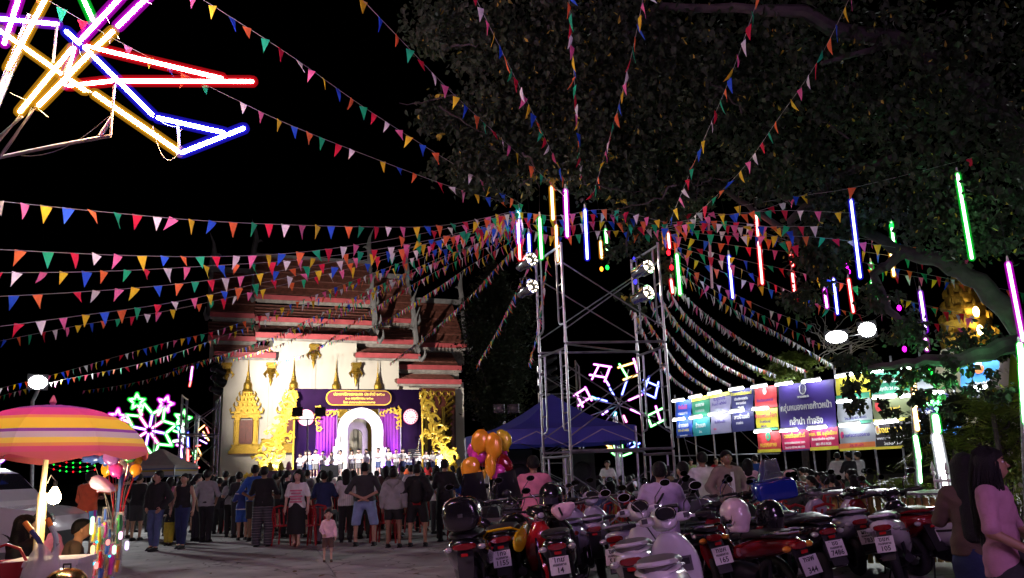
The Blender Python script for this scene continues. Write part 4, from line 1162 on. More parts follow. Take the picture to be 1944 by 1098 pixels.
limb(bodhi, [L(1700, 300, 12), L(1600, 330, 12.8), L(1500, 420, 13.4), L(1512, 452, 13.4)], .08, .07, 'limb', .03, seed=7)
limb(bodhi, [L(1518, 458, 13.4), L(1460, 418, 13.4), L(1420, 392, 13.3), L(1340, 340, 13)], .07, .04, 'limb', .02, seed=8)
limb(bodhi, [L(1450, 20, 10), L(1250, 10, 10.5), L(1110, 150, 11.5), L(1080, 130, 11.4), L(1046, 72, 11)], .07, .02, 'limb', .05, seed=9)
limb(bodhi, [L(1440, 350, 13), L(1250, 250, 12.6), L(1100, 220, 12.3), L(950, 215, 12), L(850, 190, 11.8)], .06, .02, 'limb', .07, seed=10)
limb(bodhi, [L(1440, 350, 13), L(1300, 360, 13.4), L(1200, 380, 14), L(1190, 480, 14.3)], .05, .02, 'limb', .05, seed=11)
limb(bodhi, [L(1990, 400, 12.5), L(1800, 330, 12), L(1690, 210, 11.5), L(1620, 160, 11)], .12, .03, 'limb', .08, seed=12)
limb(bodhi, [L(1700, 80, 10.5), L(1640, 100, 10.3), L(1560, 120, 10.2)], .06, .03, 'limb', .04, seed=13)
g2 = random.Random(5)
for i in range(80):
    px, py = g2.uniform(820, 1900), g2.uniform(20, 360); d = g2.uniform(10.5, 14)
    if py < 60 and px < 900: continue
    q = L(px, py, d); w = q + Vector((g2.uniform(-.9, .9), g2.uniform(-.6, .6), g2.uniform(-.7, .5)))
    limb(bodhi, [q, q.lerp(w, .5) + Vector((0, 0, g2.uniform(-.1, .2))), w], .016, .004, 'twig', .04, 5, seed=i)
bl = []
def blob(px, py, d, rx, rz, n, ry=None): bl.append((at(px, py, d), (rx, ry or rx, rz), n))
for px, py, d, rx, rz, n in (
    (830, 40, 11.5, .55, .45, 900), (900, 60, 11, .7, .5, 1300), (850, 220, 12, .5, .45, 800), (880, 330, 12.6, .7, .35, 1000), (960, 300, 12.4, .8, .6, 1900), (930, 210, 12, .7, .5, 1300),
    (990, 110, 11.2, .8, .7, 1900), (1060, 250, 12.2, .9, .8, 2400), (1100, 60, 10.8, 1.0, .8, 2300), (1150, 180, 11.6, 1.0, .8, 2600), (1130, 320, 12.8, .8, .5, 1900), (1230, 290, 12.6, 1.0, .7, 2400),
    (1250, 100, 11, 1.1, .9, 2600), (1220, 390, 13.4, .6, .35, 900), (1290, 370, 13.2, .7, .4, 1100), (1350, 220, 11.8, 1.1, .8, 2500), (1400, 90, 10.8, 1.2, .9, 2400), (1420, 330, 12.8, .9, .5, 1600),
    (1500, 220, 11.8, 1.1, .8, 2200), (1560, 80, 10.6, 1.2, .8, 2000), (1560, 330, 12.6, 1.0, .6, 2000), (1650, 230, 11.6, 1.1, .8, 1900), (1720, 90, 10.4, 1.2, .8, 1600), (1690, 360, 12.6, 1.0, .6, 1900),
    (1800, 240, 11, 1.2, .9, 1800), (1880, 90, 10.2, 1.2, .9, 1500), (1900, 300, 11, 1.0, .8, 1500), (1780, 400, 12.2, .9, .5, 1600), (1880, 430, 11.6, .8, .5, 1300),
    (1570, 430, 13.4, .7, .5, 1200), (1560, 500, 13.8, .55, .45, 900), (1520, 560, 14.4, .35, .35, 450), (1230, 460, 14, .4, .4, 350), (1265, 500, 13.9, .22, .4, 250), (1180, 470, 14.4, .3, .3, 250), (1190, 560, 14.2, .2, .25, 120), (1210, 575, 14, .18, .12, 60),
    (1665, 560, 14, .4, .3, 350), (1735, 622, 13.6, .5, .35, 550), (1625, 690, 13.4, .45, .25, 350), (1720, 715, 13, .6, .2, 450), (1790, 700, 12.6, .6, .22, 450), (1785, 755, 12.4, .35, .25, 220), (1612, 748, 13.2, .25, .2, 170), (1622, 770, 13, .2, .2, 120), (1690, 765, 12.8, .2, .2, 90), (1880, 730, 12, .35, .25, 200), (1840, 640, 13.4, .5, .3, 400), (1900, 655, 13, .5, .15, 250)):
    blob(px, py, d, rx, rz, int(n * (.9 if px < 1350 or py > 380 else .62)))
leaf_cloud('crown', bl, [LEAF, LEAFY], bodhi, .09, bo, seed=4, clump=.21)
# yellowed leaves near the tower head
yl = [(at(1115, 250, 12), (.12, .12, .1), 7), (at(1150, 290, 12.2), (.25, .2, .18), 22), (at(1170, 375, 12.6), (.2, .2, .08), 10), (at(1040, 330, 12.4), (.3, .2, .15), 18), (at(835, 180, 11.6), (.05, .05, .05), 3), (at(835, 258, 11.8), (.05, .05, .05), 4), (at(1190, 570, 13.8), (.12, .1, .12), 8)]
leaf_cloud('yellow_leaves', yl, LEAFY, bodhi, .095, bo, seed=9, clump=.1)['kind'] = 'stuff'

def round_tree(name, label, px, py0, py1, d, rx, n, m, leaf, trunk=.2, seed=0, shape=None, group=None):
    o = gd(px, d); t = empty(name, o, 0, label, 'tree', group)
    zt, zb = at(px, py0, d).z, at(px, py1, d).z
    limb(t, [Vector((0, 0, 0)), Vector((.05, 0, zb * .6)), Vector((0, 0, (zt + zb) / 2))], trunk, trunk * .4, 'trunk', .05, seed=seed)
    g = random.Random(seed); bls = []
    H_ = zt - zb
    for i in range(9):
        f = i / 8; w = math.sin(.25 + f * 2.6) * rx
        for j in range(3):
            bls.append((o + Vector((g.uniform(-1, 1) * w * .5, g.uniform(-1, 1) * w * .5, zb + H_ * (f * .92 + .04))), (max(.3, w * .6), max(.3, w * .6), H_ * .12), n // 27))
    for i in range(6):
        q = g.uniform(0, 6.28); w = Vector((math.cos(q) * rx * .6, math.sin(q) * rx * .6, zb + H_ * g.uniform(.3, .9)))
        limb(t, [Vector((0, 0, zb + H_ * .1 * i)), w], trunk * .3, .02, 'limb', .05, 6, seed=seed + i)
    leaf_cloud('crown', bls, m, t, leaf, o, shape=shape or [(0, 0), (.22, .5), (0, 1), (-.22, .5)], seed=seed + 1, clump=.3, droop_=.2)
    return t
round_tree('evergreen_tree', 'tall dark evergreen tree between the temple and the scaffold', 945, 520, 800, 38, 2.4, 24000, LEAFD, .22, .25, 3)
round_tree('lit_tree', 'bright green tree lit behind the purple banner', 1535, 672, 730, 36.5, 1.9, 7000, LEAFL, .20, .2, 8)
round_tree('garden_tree', 'dark leafy garden tree behind the white fence at right', 1850, 755, 880, 15.5, 1.3, 7000, LEAFD, .12, .12, 12)
round_tree('garden_tree', 'dark garden tree at the right edge beside the green pole', 1930, 745, 900, 14.5, .8, 4000, LEAFL, .10, .1, 15)
# leafless twigs lit by the floodlights
bt = gd(1570, 36)
t = empty('bare_tree', bt, 0, 'thin bare branches lit white beside the floodlights', 'tree')
limb(t, [Vector((0, 0, 0)), at(1575, 720, 36) - bt], .1, .05, 'trunk', .04, seed=2)
TWIG = mat('pale_twig', (.35, .33, .32), .8, 0, .2, 9)
for i in range(34):
    a = at(g2.uniform(1555, 1600), g2.uniform(640, 700), 36) - bt
    c = at(g2.uniform(1520, 1690), g2.uniform(575, 670), 36 + g2.uniform(-1, 1)) - bt
    limb(t, [a, a.lerp(c, .5) + Vector((0, 0, .15)), c], .02, .005, 'twig', .1, 4, TWIG, seed=i)
# palms and shrubs
def palm(px, d, h, nf, L_, label, seed):
    g = random.Random(seed); o = gd(px, d); e = empty('palm_shrub', o, 0, label, 'palm', 'palms behind the fence')
    b = MB(); b.tube([(0, 0, 0), (0, 0, h)], [.06, .04], 7); b.build('trunk', BARK, e)
    for k in range(nf):
        q = g.uniform(0, 6.28); el = g.uniform(.1, 1.2); b = MB(); pts = []
        for i in range(8):
            f = i / 7; r = L_ * f * math.cos(el * (1 - .3 * f)); z = h + L_ * (math.sin(el) * f - .55 * f * f)
            pts.append(Vector((r * math.cos(q), r * math.sin(q), z)))
        b.tube(pts, [.012 * (1 - .7 * i / 7) for i in range(8)], 4)
        sd = Vector((-math.sin(q), math.cos(q), 0))
        for i in range(1, 8):
            for s in (-1, 1):
                for hlf in (0, .5):
                    if i + hlf > 7: continue
                    a = pts[i - 1].lerp(pts[i], hlf); ll = L_ * .32 * (1 - .5 * abs(i / 7 - .45))
                    tip = a + sd * s * ll + (pts[min(7, i + 1)] - pts[i - 1]) * .5 + Vector((0, 0, -.08 * ll))
                    mid = a.lerp(tip, .4); wv = (pts[i] - pts[i - 1]).normalized() * .018
                    b.add([a, mid + wv, tip, mid - wv], [(0, 1, 2, 3)])
        b.build('frond', LEAFL, e, False)
palm(1742, 14.2, .9, 12, .75, 'small palm beside the green light pole', 3)
palm(1838, 14.8, 1.6, 16, 1.1, 'feathery palm behind the white fence', 4)
palm(1925, 14.2, 2.2, 14, 1.1, 'palm at the right edge above the long haired girl', 5)
def bush(px, d, rx, h, label, n=700, seed=0, m=None):
    o = gd(px, d); e = empty('leafy_bush', o, 0, label, 'bush', 'bushes by the fence')
    for i in range(6):
        q = i * 1.05; limb(e, [Vector((0, 0, 0)), Vector((math.cos(q) * rx * .5, math.sin(q) * rx * .5, h * .7))], .02, .006, 'stem', .03, 5, seed=i)
    leaf_cloud('foliage', [(o + Vector((0, 0, h * .6)), (rx, rx, h * .45), n), (o + Vector((rx * .5, 0, h * .4)), (rx * .7, rx * .7, h * .3), n // 2)], m or LEAFL, e, .09, o, shape=[(0, 0), (.2, .45), (0, 1), (-.2, .45)], seed=seed, clump=.2)
bush(1735, 13.6, .5, 1.3, 'bush with yellow green leaves at the foot of the green pole', 600, 1)
bush(1870, 13.9, .6, 1.5, 'bush behind the white picket fence', 800, 2)
bush(1935, 13.2, .5, 1.4, 'bush at the right edge behind the girl', 600, 3)
# ------------------------------------------------------------------ banner wall
BPa, BPb = Vector((9.1, 44, 0)), Vector((15.5, 28.7, 0))
BP = Plane(BPa, BPb - BPa)
if BP.n.dot(BPa) < 0: BP.n = -BP.n
Zv = Vector((0, 0, 1))
def bpos(px, py, off=0.0):
    x, z = BP.loc(px, py, -off); return BP.pos(x, -off, z)
frame_e = empty('banner_frame', BP.pos(0, 0, 0), 0, 'long steel pipe frame that carries the advertising banners', 'frame'); fo = Vector(frame_e.location)
for px, pt in ((1281, 750), (1313, 743), (1347, 737), (1386, 729), (1430, 720), (1474, 711), (1527, 702), (1583, 693), (1640, 684), (1690, 676), (1745, 668), (1800, 660)):
    t = bpos(px, pt, -.06); b = MB(); b.tube([Vector((t.x, t.y, 0)) - fo, t - fo], .045, 6); b.build('post', STEEL, frame_e)
for py0, py1, x0, x1 in ((866, 861, 1282, 1480), (790, 778, 1282, 1430)):
    b = MB(); b.tube([bpos(x0, py0, -.09) - fo, bpos(x1, py1, -.09) - fo], .035, 6); b.build('rail', STEEL, frame_e)
for a, c in (((1290, 800), (1313, 880)), ((1300, 835), (1400, 882)), ((1386, 800), (1470, 880))):
    b = MB(); b.tube([bpos(*a, -.12) - fo, bpos(*c, -1.2) - fo], .02, 5); b.build('brace', STEEL, frame_e)
INK = {n: mat('print_' + n, c, .55, 0, .05, 3) for n, c in dict(blue=(.02, .09, .55), lblue=(.10, .28, .75), navy=(.03, .03, .16), purple=(.045, .02, .22), green=(.02, .25, .14), teal=(.02, .3, .35), lav=(.30, .28, .46), white=(.72, .72, .74), yellow=(.75, .65, .05), red=(.65, .05, .06), orange=(.75, .2, .06), crimson=(.60, .02, .12), black=(.02, .015, .02), grey=(.30, .32, .36), gold=(.80, .55, .05), olive=(.12, .14, .06), sky=(.05, .25, .65)).items()}
FLUO = emit('fluorescent_tube', (.93, .98, 1), 17)
def banner(q, bg, label, lines=(), band=None, light=True, off=.03, extra=None, lightpos=None):
    """q: pixel corners tl, tr, br, bl on the wall; lines: (text, rel x, rel y, rel size, colour)"""
    P = [bpos(*c, off) for c in q]; o = P[3]
    e = empty('advertising_banner', o, 0, label, 'banner', 'advertising banners on the pipe frame')
    n = 10; m = 6; vs = []; nn = -BP.n
    g = random.Random(hash(label) % 1000)
    ph = g.uniform(0, 6)
    for j in range(m + 1):
        for i in range(n + 1):
            a = P[3].lerp(P[2], i / n).lerp(P[0].lerp(P[1], i / n), j / m)
            w = .025 * math.sin(i * 1.1 + j * .8 + ph) * math.sin(math.pi * j / m) + .012 * math.sin(i * 2.3 - j * 1.7)
            vs.append(a + nn * w - o)
    b = MB(); b.add(vs, [(j * (n + 1) + i, j * (n + 1) + i + 1, (j + 1) * (n + 1) + i + 1, (j + 1) * (n + 1) + i) for j in range(m) for i in range(n)])
    s = b.build('sheet', INK[bg], e, True, 180)
    u = (P[2] - P[3]); v = (P[0] - P[3]); W, Hh = u.length, v.length
    def on(fx, fy, k): return P[3].lerp(P[2], fx).lerp(P[0].lerp(P[1], fx), fy) + nn * k - o
    if band:
        for (y0, y1, c) in band:
            b = MB(); b.add([on(.0, y0, .045), on(1, y0, .045), on(1, y1, .045), on(0, y1, .045)], [(0, 1, 2, 3)]); b.build('printed_band', INK[c], s, False)
    if extra:
        for (x0, y0, x1, y1, c) in extra:
            b = MB(); cx, cy_ = (x0 + x1) / 2, (y0 + y1) / 2
            b.add([on(cx + (x1 - x0) / 2 * math.cos(t), cy_ + (y1 - y0) / 2 * math.sin(t), .05) for t in [2 * math.pi * i / 12 for i in range(12)]], [tuple(range(12))]); b.build('printed_mark', INK[c], s, False)
    for t, fx, fy, fs, c in lines:
        text(t, fs * Hh, INK[c], frame(on(fx, fy, .06), u, Zv), s, off=.006 * Hh, extrude=.001)
    if light:
        for fx in (lightpos or [.5]):
            le = empty('fluorescent_lamp', on(fx, 1.0, .35) + o, 0, 'white fluorescent lamp over the %s' % label.split(' with ')[0], 'lamp', 'fluorescent lamps over the banners')
            hw = u.normalized() * min(.52, W * .42)
            b = MB(); b.capsule(-hw, hw, .045, 8); b.build('tube', FLUO, le)
            b = MB(); b.tube([-hw + Vector((0, 0, .09)), hw + Vector((0, 0, .09))], .05, 6); b.build('fitting', WHITEPAINT, le)
            b = MB(); b.tube([Vector((0, 0, .1)), BP.n * .35 + Vector((0, 0, .05))], .012, 5); b.build('arm', STEEL, le)
T = 'white'
cols = [1283, 1314, 1348, 1388, 1431, 1478]
tops = [764, 757, 750, 743, 735, 731]; mids = [797, 794, 789, 782, 778, 773]; bots = [832, 829, 825, 821, 0, 0]
spec = [('blue', 'small blue banner, leftmost of the top row', [('ถ้าเป็นได้', .5, .62, .26, 'red'), ('นายสมชาย', .5, .3, .22, T)], 'blue', 'blue banner with yellow phone number, leftmost of the lower row', [('ช่างดอย', .5, .66, .3, T), ('081-4714430', .5, .38, .2, 'yellow'), ('www.nongkhai', .5, .1, .12, T)]),
        ('green', 'green banner with pale stripes, second of the top row', [('เทศบาล', .5, .6, .24, T), ('หนองคาย', .5, .3, .2, 'grey')], 'teal', 'teal banner with white word, second of the lower row', [('ร้านนก', .5, .55, .34, T), ('โทร.', .5, .2, .16, T)]),
        ('lav', 'lavender banner with purple lettering, third of the top row', [('ชวรูปเอย', .5, .75, .26, 'purple'), ('ก้าวหน้า พลังใหม่', .5, .48, .17, 'purple'), ('ยินดีต้อนรับ', .45, .2, .14, 'grey')], 'lav', 'pale lilac banner, third of the lower row', [('ยินดีต้อนรับ', .5, .6, .2, 'purple'), ('NSA', .25, .25, .14, 'crimson')]),
        ('navy', 'navy banner with small white lines, fourth of the top row', [('ร้านอาหารไทยแลนด์', .5, .8, .2, 'yellow'), ('เปิดบริการทุกวัน', .5, .55, .16, T), ('อาหารอร่อย', .5, .35, .16, T), ('081-555', .5, .15, .14, T)], 'navy', 'blue grey banner with white heading, fourth of the lower row', [('สาวบ้านแต้', .5, .72, .28, T), ('กาแฟสด', .4, .42, .16, T)])]
for i, (bg1, l1, t1, bg2, l2, t2) in enumerate(spec):
    banner([(cols[i], tops[i]), (cols[i + 1] - 1, tops[i + 1]), (cols[i + 1] - 1, mids[i + 1]), (cols[i], mids[i])], bg1, l1, t1, band=[(.82, 1, 'yellow')] if i in (1, 2) else None)
    nb = [832, 829, 825, 821, 817]
    banner([(cols[i] + 1, mids[i] + 1), (cols[i + 1], mids[i + 1] + 1), (cols[i + 1] + 1, nb[i + 1]), (cols[i] + 2, nb[i])], bg2, l2, t2, band=[(.0, .12, 'navy')] if i == 0 else None)
banner([(1432, 737), (1474, 731), (1476, 772), (1434, 777)], 'red', 'red banner with white crest, above the yellow one', [('จังหวัดหนองคาย', .5, .35, .17, 'purple')], extra=[(.42, .62, .58, .92, 'white')])
banner([(1434, 779), (1476, 774), (1479, 816), (1437, 818)], 'yellow', 'yellow banner with dark red lettering', [('ซอยพรบล็อก', .5, .68, .3, 'crimson'), ('บ้านพร้อมอยู่', .45, .4, .15, 'purple'), ('042-411', .4, .18, .14, 'purple')], band=[(0, .12, 'green')])
banner([(1437, 820), (1481, 818), (1484, 858), (1440, 860)], 'red', 'orange red banner with green ring logo', [('หนองคาย', .5, .35, .3, 'gold')], band=[(0, .15, 'yellow')], extra=[(.4, .55, .62, .95, 'green'), (.45, .63, .57, .87, 'red')])
banner([(1478, 732), (1583, 720), (1588, 812), (1482, 818)], 'purple', 'big dark purple banner with large white two line slogan', [('กลุ่มหนองคายก้าวหน้า', .5, .48, .175, T), ('กล้านำ ทำจริง', .5, .17, .185, T), ('หนองคายก้าวหน้า', .47, .70, .05, T)], extra=[(.40, .74, .53, .99, 'white'), (.415, .765, .515, .965, 'purple'), (.44, .79, .49, .95, 'white')], lightpos=[.22, .72])
banner([(1483, 820), (1536, 815), (1539, 855), (1486, 858)], 'crimson', 'crimson banner with yellow heading and web address', [('ดอนซ้อนทัวร์', .5, .74, .3, 'gold'), ('www.asiaoutour.com', .5, .42, .17, T), ('โทร.042-423144, 086-4598', .5, .18, .13, T)], band=[(0, .08, 'navy')])
banner([(1537, 815), (1590, 810), (1594, 853), (1540, 856)], 'crimson', 'crimson banner with yellow firm name and phone number', [('หจก. SK อลูมิเนียม', .5, .74, .24, 'gold'), ('รับเหมาก่อสร้าง อลูมิเนียม', .5, .5, .14, T), ('081-954-9630', .5, .27, .17, T)], band=[(0, .15, 'yellow')])
banner([(1586, 716), (1650, 710), (1653, 755), (1589, 764)], 'yellow', 'yellow and green banner behind the hanging leaves', [('ร้าน', .3, .5, .35, 'olive')], band=[(0, .25, 'green')])
banner([(1589, 766), (1654, 757), (1657, 802), (1592, 808)], 'grey', 'pale grey banner with phone number under the leaves', [('ยินดีต้อนรับ', .55, .6, .2, 'navy'), ('โทร.(042) 467, 465452', .55, .25, .14, 'navy')], band=[(0, .12, 'green')])
banner([(1592, 811), (1660, 803), (1664, 853), (1596, 857)], 'grey', 'grey banner with red cup and orange foot', [('กาแฟสดหนองคาย', .5, .6, .2, 'purple'), ('โทร. 081-674', .5, .2, .14, 'crimson')], band=[(0, .1, 'yellow'), (.1, .3, 'orange')], extra=[(.06, .5, .16, .8, 'crimson')])
banner([(1652, 708), (1725, 702), (1728, 750), (1655, 754)], 'green', 'green banner with white lines among the leaves', [('บริการหนองคาย', .5, .62, .25, T), ('เปิดทุกวัน 24 ชม.', .45, .3, .18, T)], lightpos=[.25, .75])
banner([(1656, 757), (1729, 752), (1732, 797), (1659, 801)], 'olive', 'dark olive banner with red cup picture', [('กาแฟ', .6, .5, .25, 'gold')], extra=[(.08, .4, .3, .95, 'red')], band=[(0, .1, 'yellow')])
banner([(1660, 804), (1733, 799), (1737, 850), (1664, 854)], 'black', 'black hotel banner with yellow name and web address', [('โรงแรมอมันตา', .58, .72, .32, 'gold'), ('www.amantanongkhai.com', .55, .42, .16, T), ('โทร.042-412-899', .5, .2, .13, T)], band=[(0, .1, 'yellow')], extra=[(.03, .55, .16, .95, 'white'), (.06, .62, .13, .88, 'crimson')])
banner([(1728, 700), (1770, 697), (1772, 737), (1730, 742)], 'grey', 'pale grey banner between leaves and light pole', [('ยินดี', .5, .5, .3, 'navy')])
banner([(1733, 752), (1800, 746), (1803, 792), (1736, 797)], 'navy', 'navy banner with white phone line behind the light pole', [('พยาบาล', .4, .65, .3, T), ('โทร.042', .35, .25, .24, T)], lightpos=[.2, .7])
banner([(1737, 802), (1826, 794), (1829, 845), (1740, 851)], 'sky', 'bright blue banner low beside the white light pole', [('บริษัทหนองคาย', .5, .4, .16, T)], band=[(0, .1, 'yellow')])
# two large banners nearer at the right
BP2 = Plane(at(1828, 700, 23), Vector((1, -.25, 0)))
_o = BP; BP = BP2
banner([(1822, 683), (1896, 674), (1898, 730), (1824, 742)], 'sky', 'bright blue banner with emblem at the right, upper one', [('โทร.042', .55, .12, .14, T)], extra=[(.35, .45, .6, .75, 'orange'), (.38, .6, .55, .9, 'white')], lightpos=[.35, .7])
banner([(1824, 744), (1898, 732), (1900, 782), (1828, 790)], 'grey', 'pale grey banner with large dark script, below the blue one', [('คมเสขาริ', .5, .62, .38, 'navy'), ('ยินดีต้อนรับ', .6, .28, .16, 'navy')])
BP = _o

# ------------------------------------------------------------------ blue tent with peaked canopy
TENT = translucent(mat('blue_canopy', (.05, .055, .36), .75, 0, .12, 3, .1, 30), .2)
tc_ = [gd(964, 14.6), gd(1222, 14.4), gd(1190, 17.6), gd(888, 17.3)]
tcen = Vector((sum(p.x for p in tc_) / 4, sum(p.y for p in tc_) / 4, 0))
tent = empty('canopy_tent', tcen, 0, 'dark blue peaked canopy tent behind the scaffold tower', 'tent')
apex = at(1047, 748, 16) - tcen; ez = at(962, 816, 14.6).z
C4 = [Vector((p.x, p.y, ez)) - tcen for p in tc_]
for k in range(4):
    a, c = C4[k], C4[(k + 1) % 4]; n = 8; m = 6; vs = []
    for j in range(m + 1):
        for i in range(n + 1):
            p = a.lerp(c, i / n).lerp(apex, j / m); f = j / m
            p.z -= .16 * math.sin(math.pi * f) * (1 - .3 * f)
            vs.append(p)
    b = MB(); b.add(vs, [(j * (n + 1) + i, j * (n + 1) + i + 1, (j + 1) * (n + 1) + i + 1, (j + 1) * (n + 1) + i) for j in range(m) for i in range(n)]); b.build('roof_panel', TENT, tent, True, 180)
    b = MB(); vs = [a.lerp(c, i / n) + Vector((0, 0, .0)) for i in range(n + 1)] + [a.lerp(c, i / n) + Vector((0, 0, -.27)) + (a.lerp(c, i / n)).normalized() * .02 * math.sin(i * 2) for i in range(n + 1)]
    b.add(vs, [(i, i + 1, n + 2 + i, n + 1 + i) for i in range(n)]); b.build('valance', TENT, tent, True, 180)
    b = MB(); b.tube([Vector((a.x, a.y, 0)), a + Vector((0, 0, -.02))], .022, 6); b.build('leg', STEEL, tent)
    b = MB(); b.tube([a + Vector((0, 0, -.3)), a.lerp(c, .25) + Vector((0, 0, -.05)), a.lerp(c, .5) + Vector((0, 0, -.35)), a.lerp(c, .75) + Vector((0, 0, -.05)), c + Vector((0, 0, -.3))], .012, 5); b.build('truss', STEEL, tent)

# ------------------------------------------------------------------ neon windmill of squares and neon figures
def neon_fig(name, label, d, segs, frames=(), k=6, r=.025, rs=.05, base=None):
    o = gd(base, d); e = empty(name, o, 0, label, 'neon light')
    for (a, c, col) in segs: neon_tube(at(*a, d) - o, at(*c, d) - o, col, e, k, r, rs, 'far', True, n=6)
    for (a, c) in frames:
        b = MB(); b.tube([at(*a, d + .05) - o, at(*c, d + .05) - o], .02, 5); b.build('frame_bar', STEEL, e)
    b = MB(); ctr = at(base, 790, d + .1); b.tube([Vector((0, 0, 0)), Vector((0, 0, ctr.z))], .05, 6); b.build('pole', STEEL, e)
    return e
WS = [((1128, 692), (1160, 697), 'magenta'), ((1158, 697), (1148, 724), 'magenta'), ((1120, 712), (1150, 717), 'magenta'), ((1137, 694), (1124, 720), 'magenta'),
      ((1174, 698), (1206, 688), 'yellow'), ((1203, 682), (1212, 712), 'magenta'), ((1184, 721), (1210, 712), 'yellow'), ((1176, 692), (1192, 718), 'green'),
      ((1222, 722), (1250, 734), 'blue'), ((1250, 726), (1244, 755), 'blue'), ((1216, 743), (1244, 756), 'blue'), ((1232, 716), (1222, 746), 'blue'),
      ((1090, 751), (1112, 737), 'magenta'), ((1111, 736), (1123, 760), 'magenta'), ((1098, 770), (1121, 755), 'magenta'), ((1095, 749), (1106, 772), 'magenta'),
      ((1227, 785), (1236, 808), 'green'), ((1236, 810), (1262, 797), 'green'), ((1245, 772), (1253, 797), 'magenta'), ((1228, 790), (1257, 776), 'green'),
      ((1151, 724), (1156, 732), 'violet'), ((1158, 738), (1165, 750), 'blue'), ((1190, 722), (1181, 749), 'blue'), ((1124, 754), (1131, 757), 'cyan'), ((1135, 757), (1152, 762), 'blue'),
      ((1194, 760), (1218, 750), 'magenta'), ((1198, 778), (1222, 788), 'magenta'), ((1184, 790), (1189, 801), 'pink'), ((1166, 792), (1169, 784), 'cyan'), ((1144, 787), (1153, 781), 'violet')]
hub = (1175, 770)
neon_fig('neon_windmill', 'neon windmill of magenta, green and blue squares seen through the scaffold', 24, WS, [(hub, p) for p in ((1106, 755), (1140, 706), (1193, 702), (1236, 736), (1244, 792), (1187, 815), (1150, 800), (1120, 790))], base=1178)
F2S = [((1148, 842), (1162, 852), 'yellow'), ((1150, 856), (1160, 848), 'orange'), ((1166, 846), (1168, 854), 'green'), ((1180, 840), (1181, 852), 'green'), ((1192, 846), (1198, 838), 'blue'), ((1196, 852), (1214, 842), 'blue'), ((1204, 840), (1212, 852), 'cyan'), ((1166, 862), (1180, 866), 'green'), ((1182, 866), (1198, 860), 'green'), ((1160, 858), (1170, 866), 'green'), ((1152, 842), (1170, 842), 'yellow')]
neon_fig('neon_flower', 'low neon flower in yellow, green and blue under the tent edge', 24.5, F2S, [], base=1181)
# green neon flower with stars, left
def star(cx, cy_, r, col, rot=0):
    pts = [(cx + (r if i % 2 == 0 else r * .45) * math.cos(rot + math.pi * i / 5 - math.pi / 2), cy_ + (r if i % 2 == 0 else r * .45) * math.sin(rot + math.pi * i / 5 - math.pi / 2)) for i in range(10)]
    return [(pts[i], pts[(i + 1) % 10], col) for i in range(10)]
GS = star(260, 763, 15, 'green') + star(314, 767, 15, 'magenta', .3) + star(223, 793, 16, 'magenta', .1)
c0 = (283, 817)
pet = []
for k in range(8):
    q = 2 * math.pi * k / 8 + .2; GS.append(((c0[0] + 8 * math.cos(q), c0[1] + 8 * math.sin(q)), (c0[0] + 30 * math.cos(q), c0[1] + 30 * math.sin(q)), 'pink' if k % 2 else 'violet'))
    q1 = q + math.pi / 8; a = (c0[0] + 32 * math.cos(q), c0[1] + 32 * math.sin(q)); t_ = (c0[0] + 52 * math.cos(q1), c0[1] + 52 * math.sin(q1)); b_ = (c0[0] + 32 * math.cos(q + math.pi / 4), c0[1] + 32 * math.sin(q + math.pi / 4))
    GS += [(a, t_, 'green'), (t_, b_, 'green')]
for sx, sy in ((264, 778), (306, 778), (236, 798)): GS.append(((sx, sy), (c0[0] + (sx - c0[0]) * .75, c0[1] + (sy - c0[1]) * .75), 'pink'))
neon_fig('neon_flower', 'large green neon flower with pink and green stars beside the far tower', 40, GS, [], k=5, r=.05, rs=.12, base=283)
S3 = star(347, 795, 16, 'green', .2) + [((338, 812), (352, 830), 'cyan'), ((330, 838), (352, 835), 'white'), ((340, 825), (345, 868), 'violet'), ((336, 845), (350, 850), 'magenta'), ((345, 800), (352, 860), 'white'), ((356, 822), (357, 850), 'blue'), ((357, 852), (357, 890), 'red'), ((330, 818), (348, 824), 'green')]
neon_fig('neon_star', 'overlapping green and violet neon star shape at the far tower', 39, S3, [], k=5, r=.045, rs=.1, base=347)
S4 = [((340, 884), (352, 872), 'red'), ((352, 872), (362, 866), 'red'), ((362, 884), (376, 872), 'red'), ((366, 858), (369, 872), 'green'), ((372, 856), (370, 872), 'green'), ((376, 852), (382, 864), 'orange'), ((380, 866), (372, 876), 'orange'), ((386, 820), (396, 836), 'orange'), ((380, 836), (392, 842), 'violet'), ((384, 824), (390, 832), 'violet'), ((396, 822), (392, 812), 'red'), ((376, 818), (388, 808), 'orange'), ((344, 890), (378, 888), 'red'), ((368, 848), (380, 846), 'red')]
neon_fig('neon_sign', 'small red, orange and green neon figures behind the far tower', 42, S4, [], k=4, r=.03, rs=.06, base=368)
neon_fig('neon_rod', 'pink neon rod hanging inside the far scaffold tower', 37, [((365, 697), (362, 722), 'magenta'), ((362, 724), (360, 733), 'red')], [], k=6, r=.04, rs=.08, base=362)
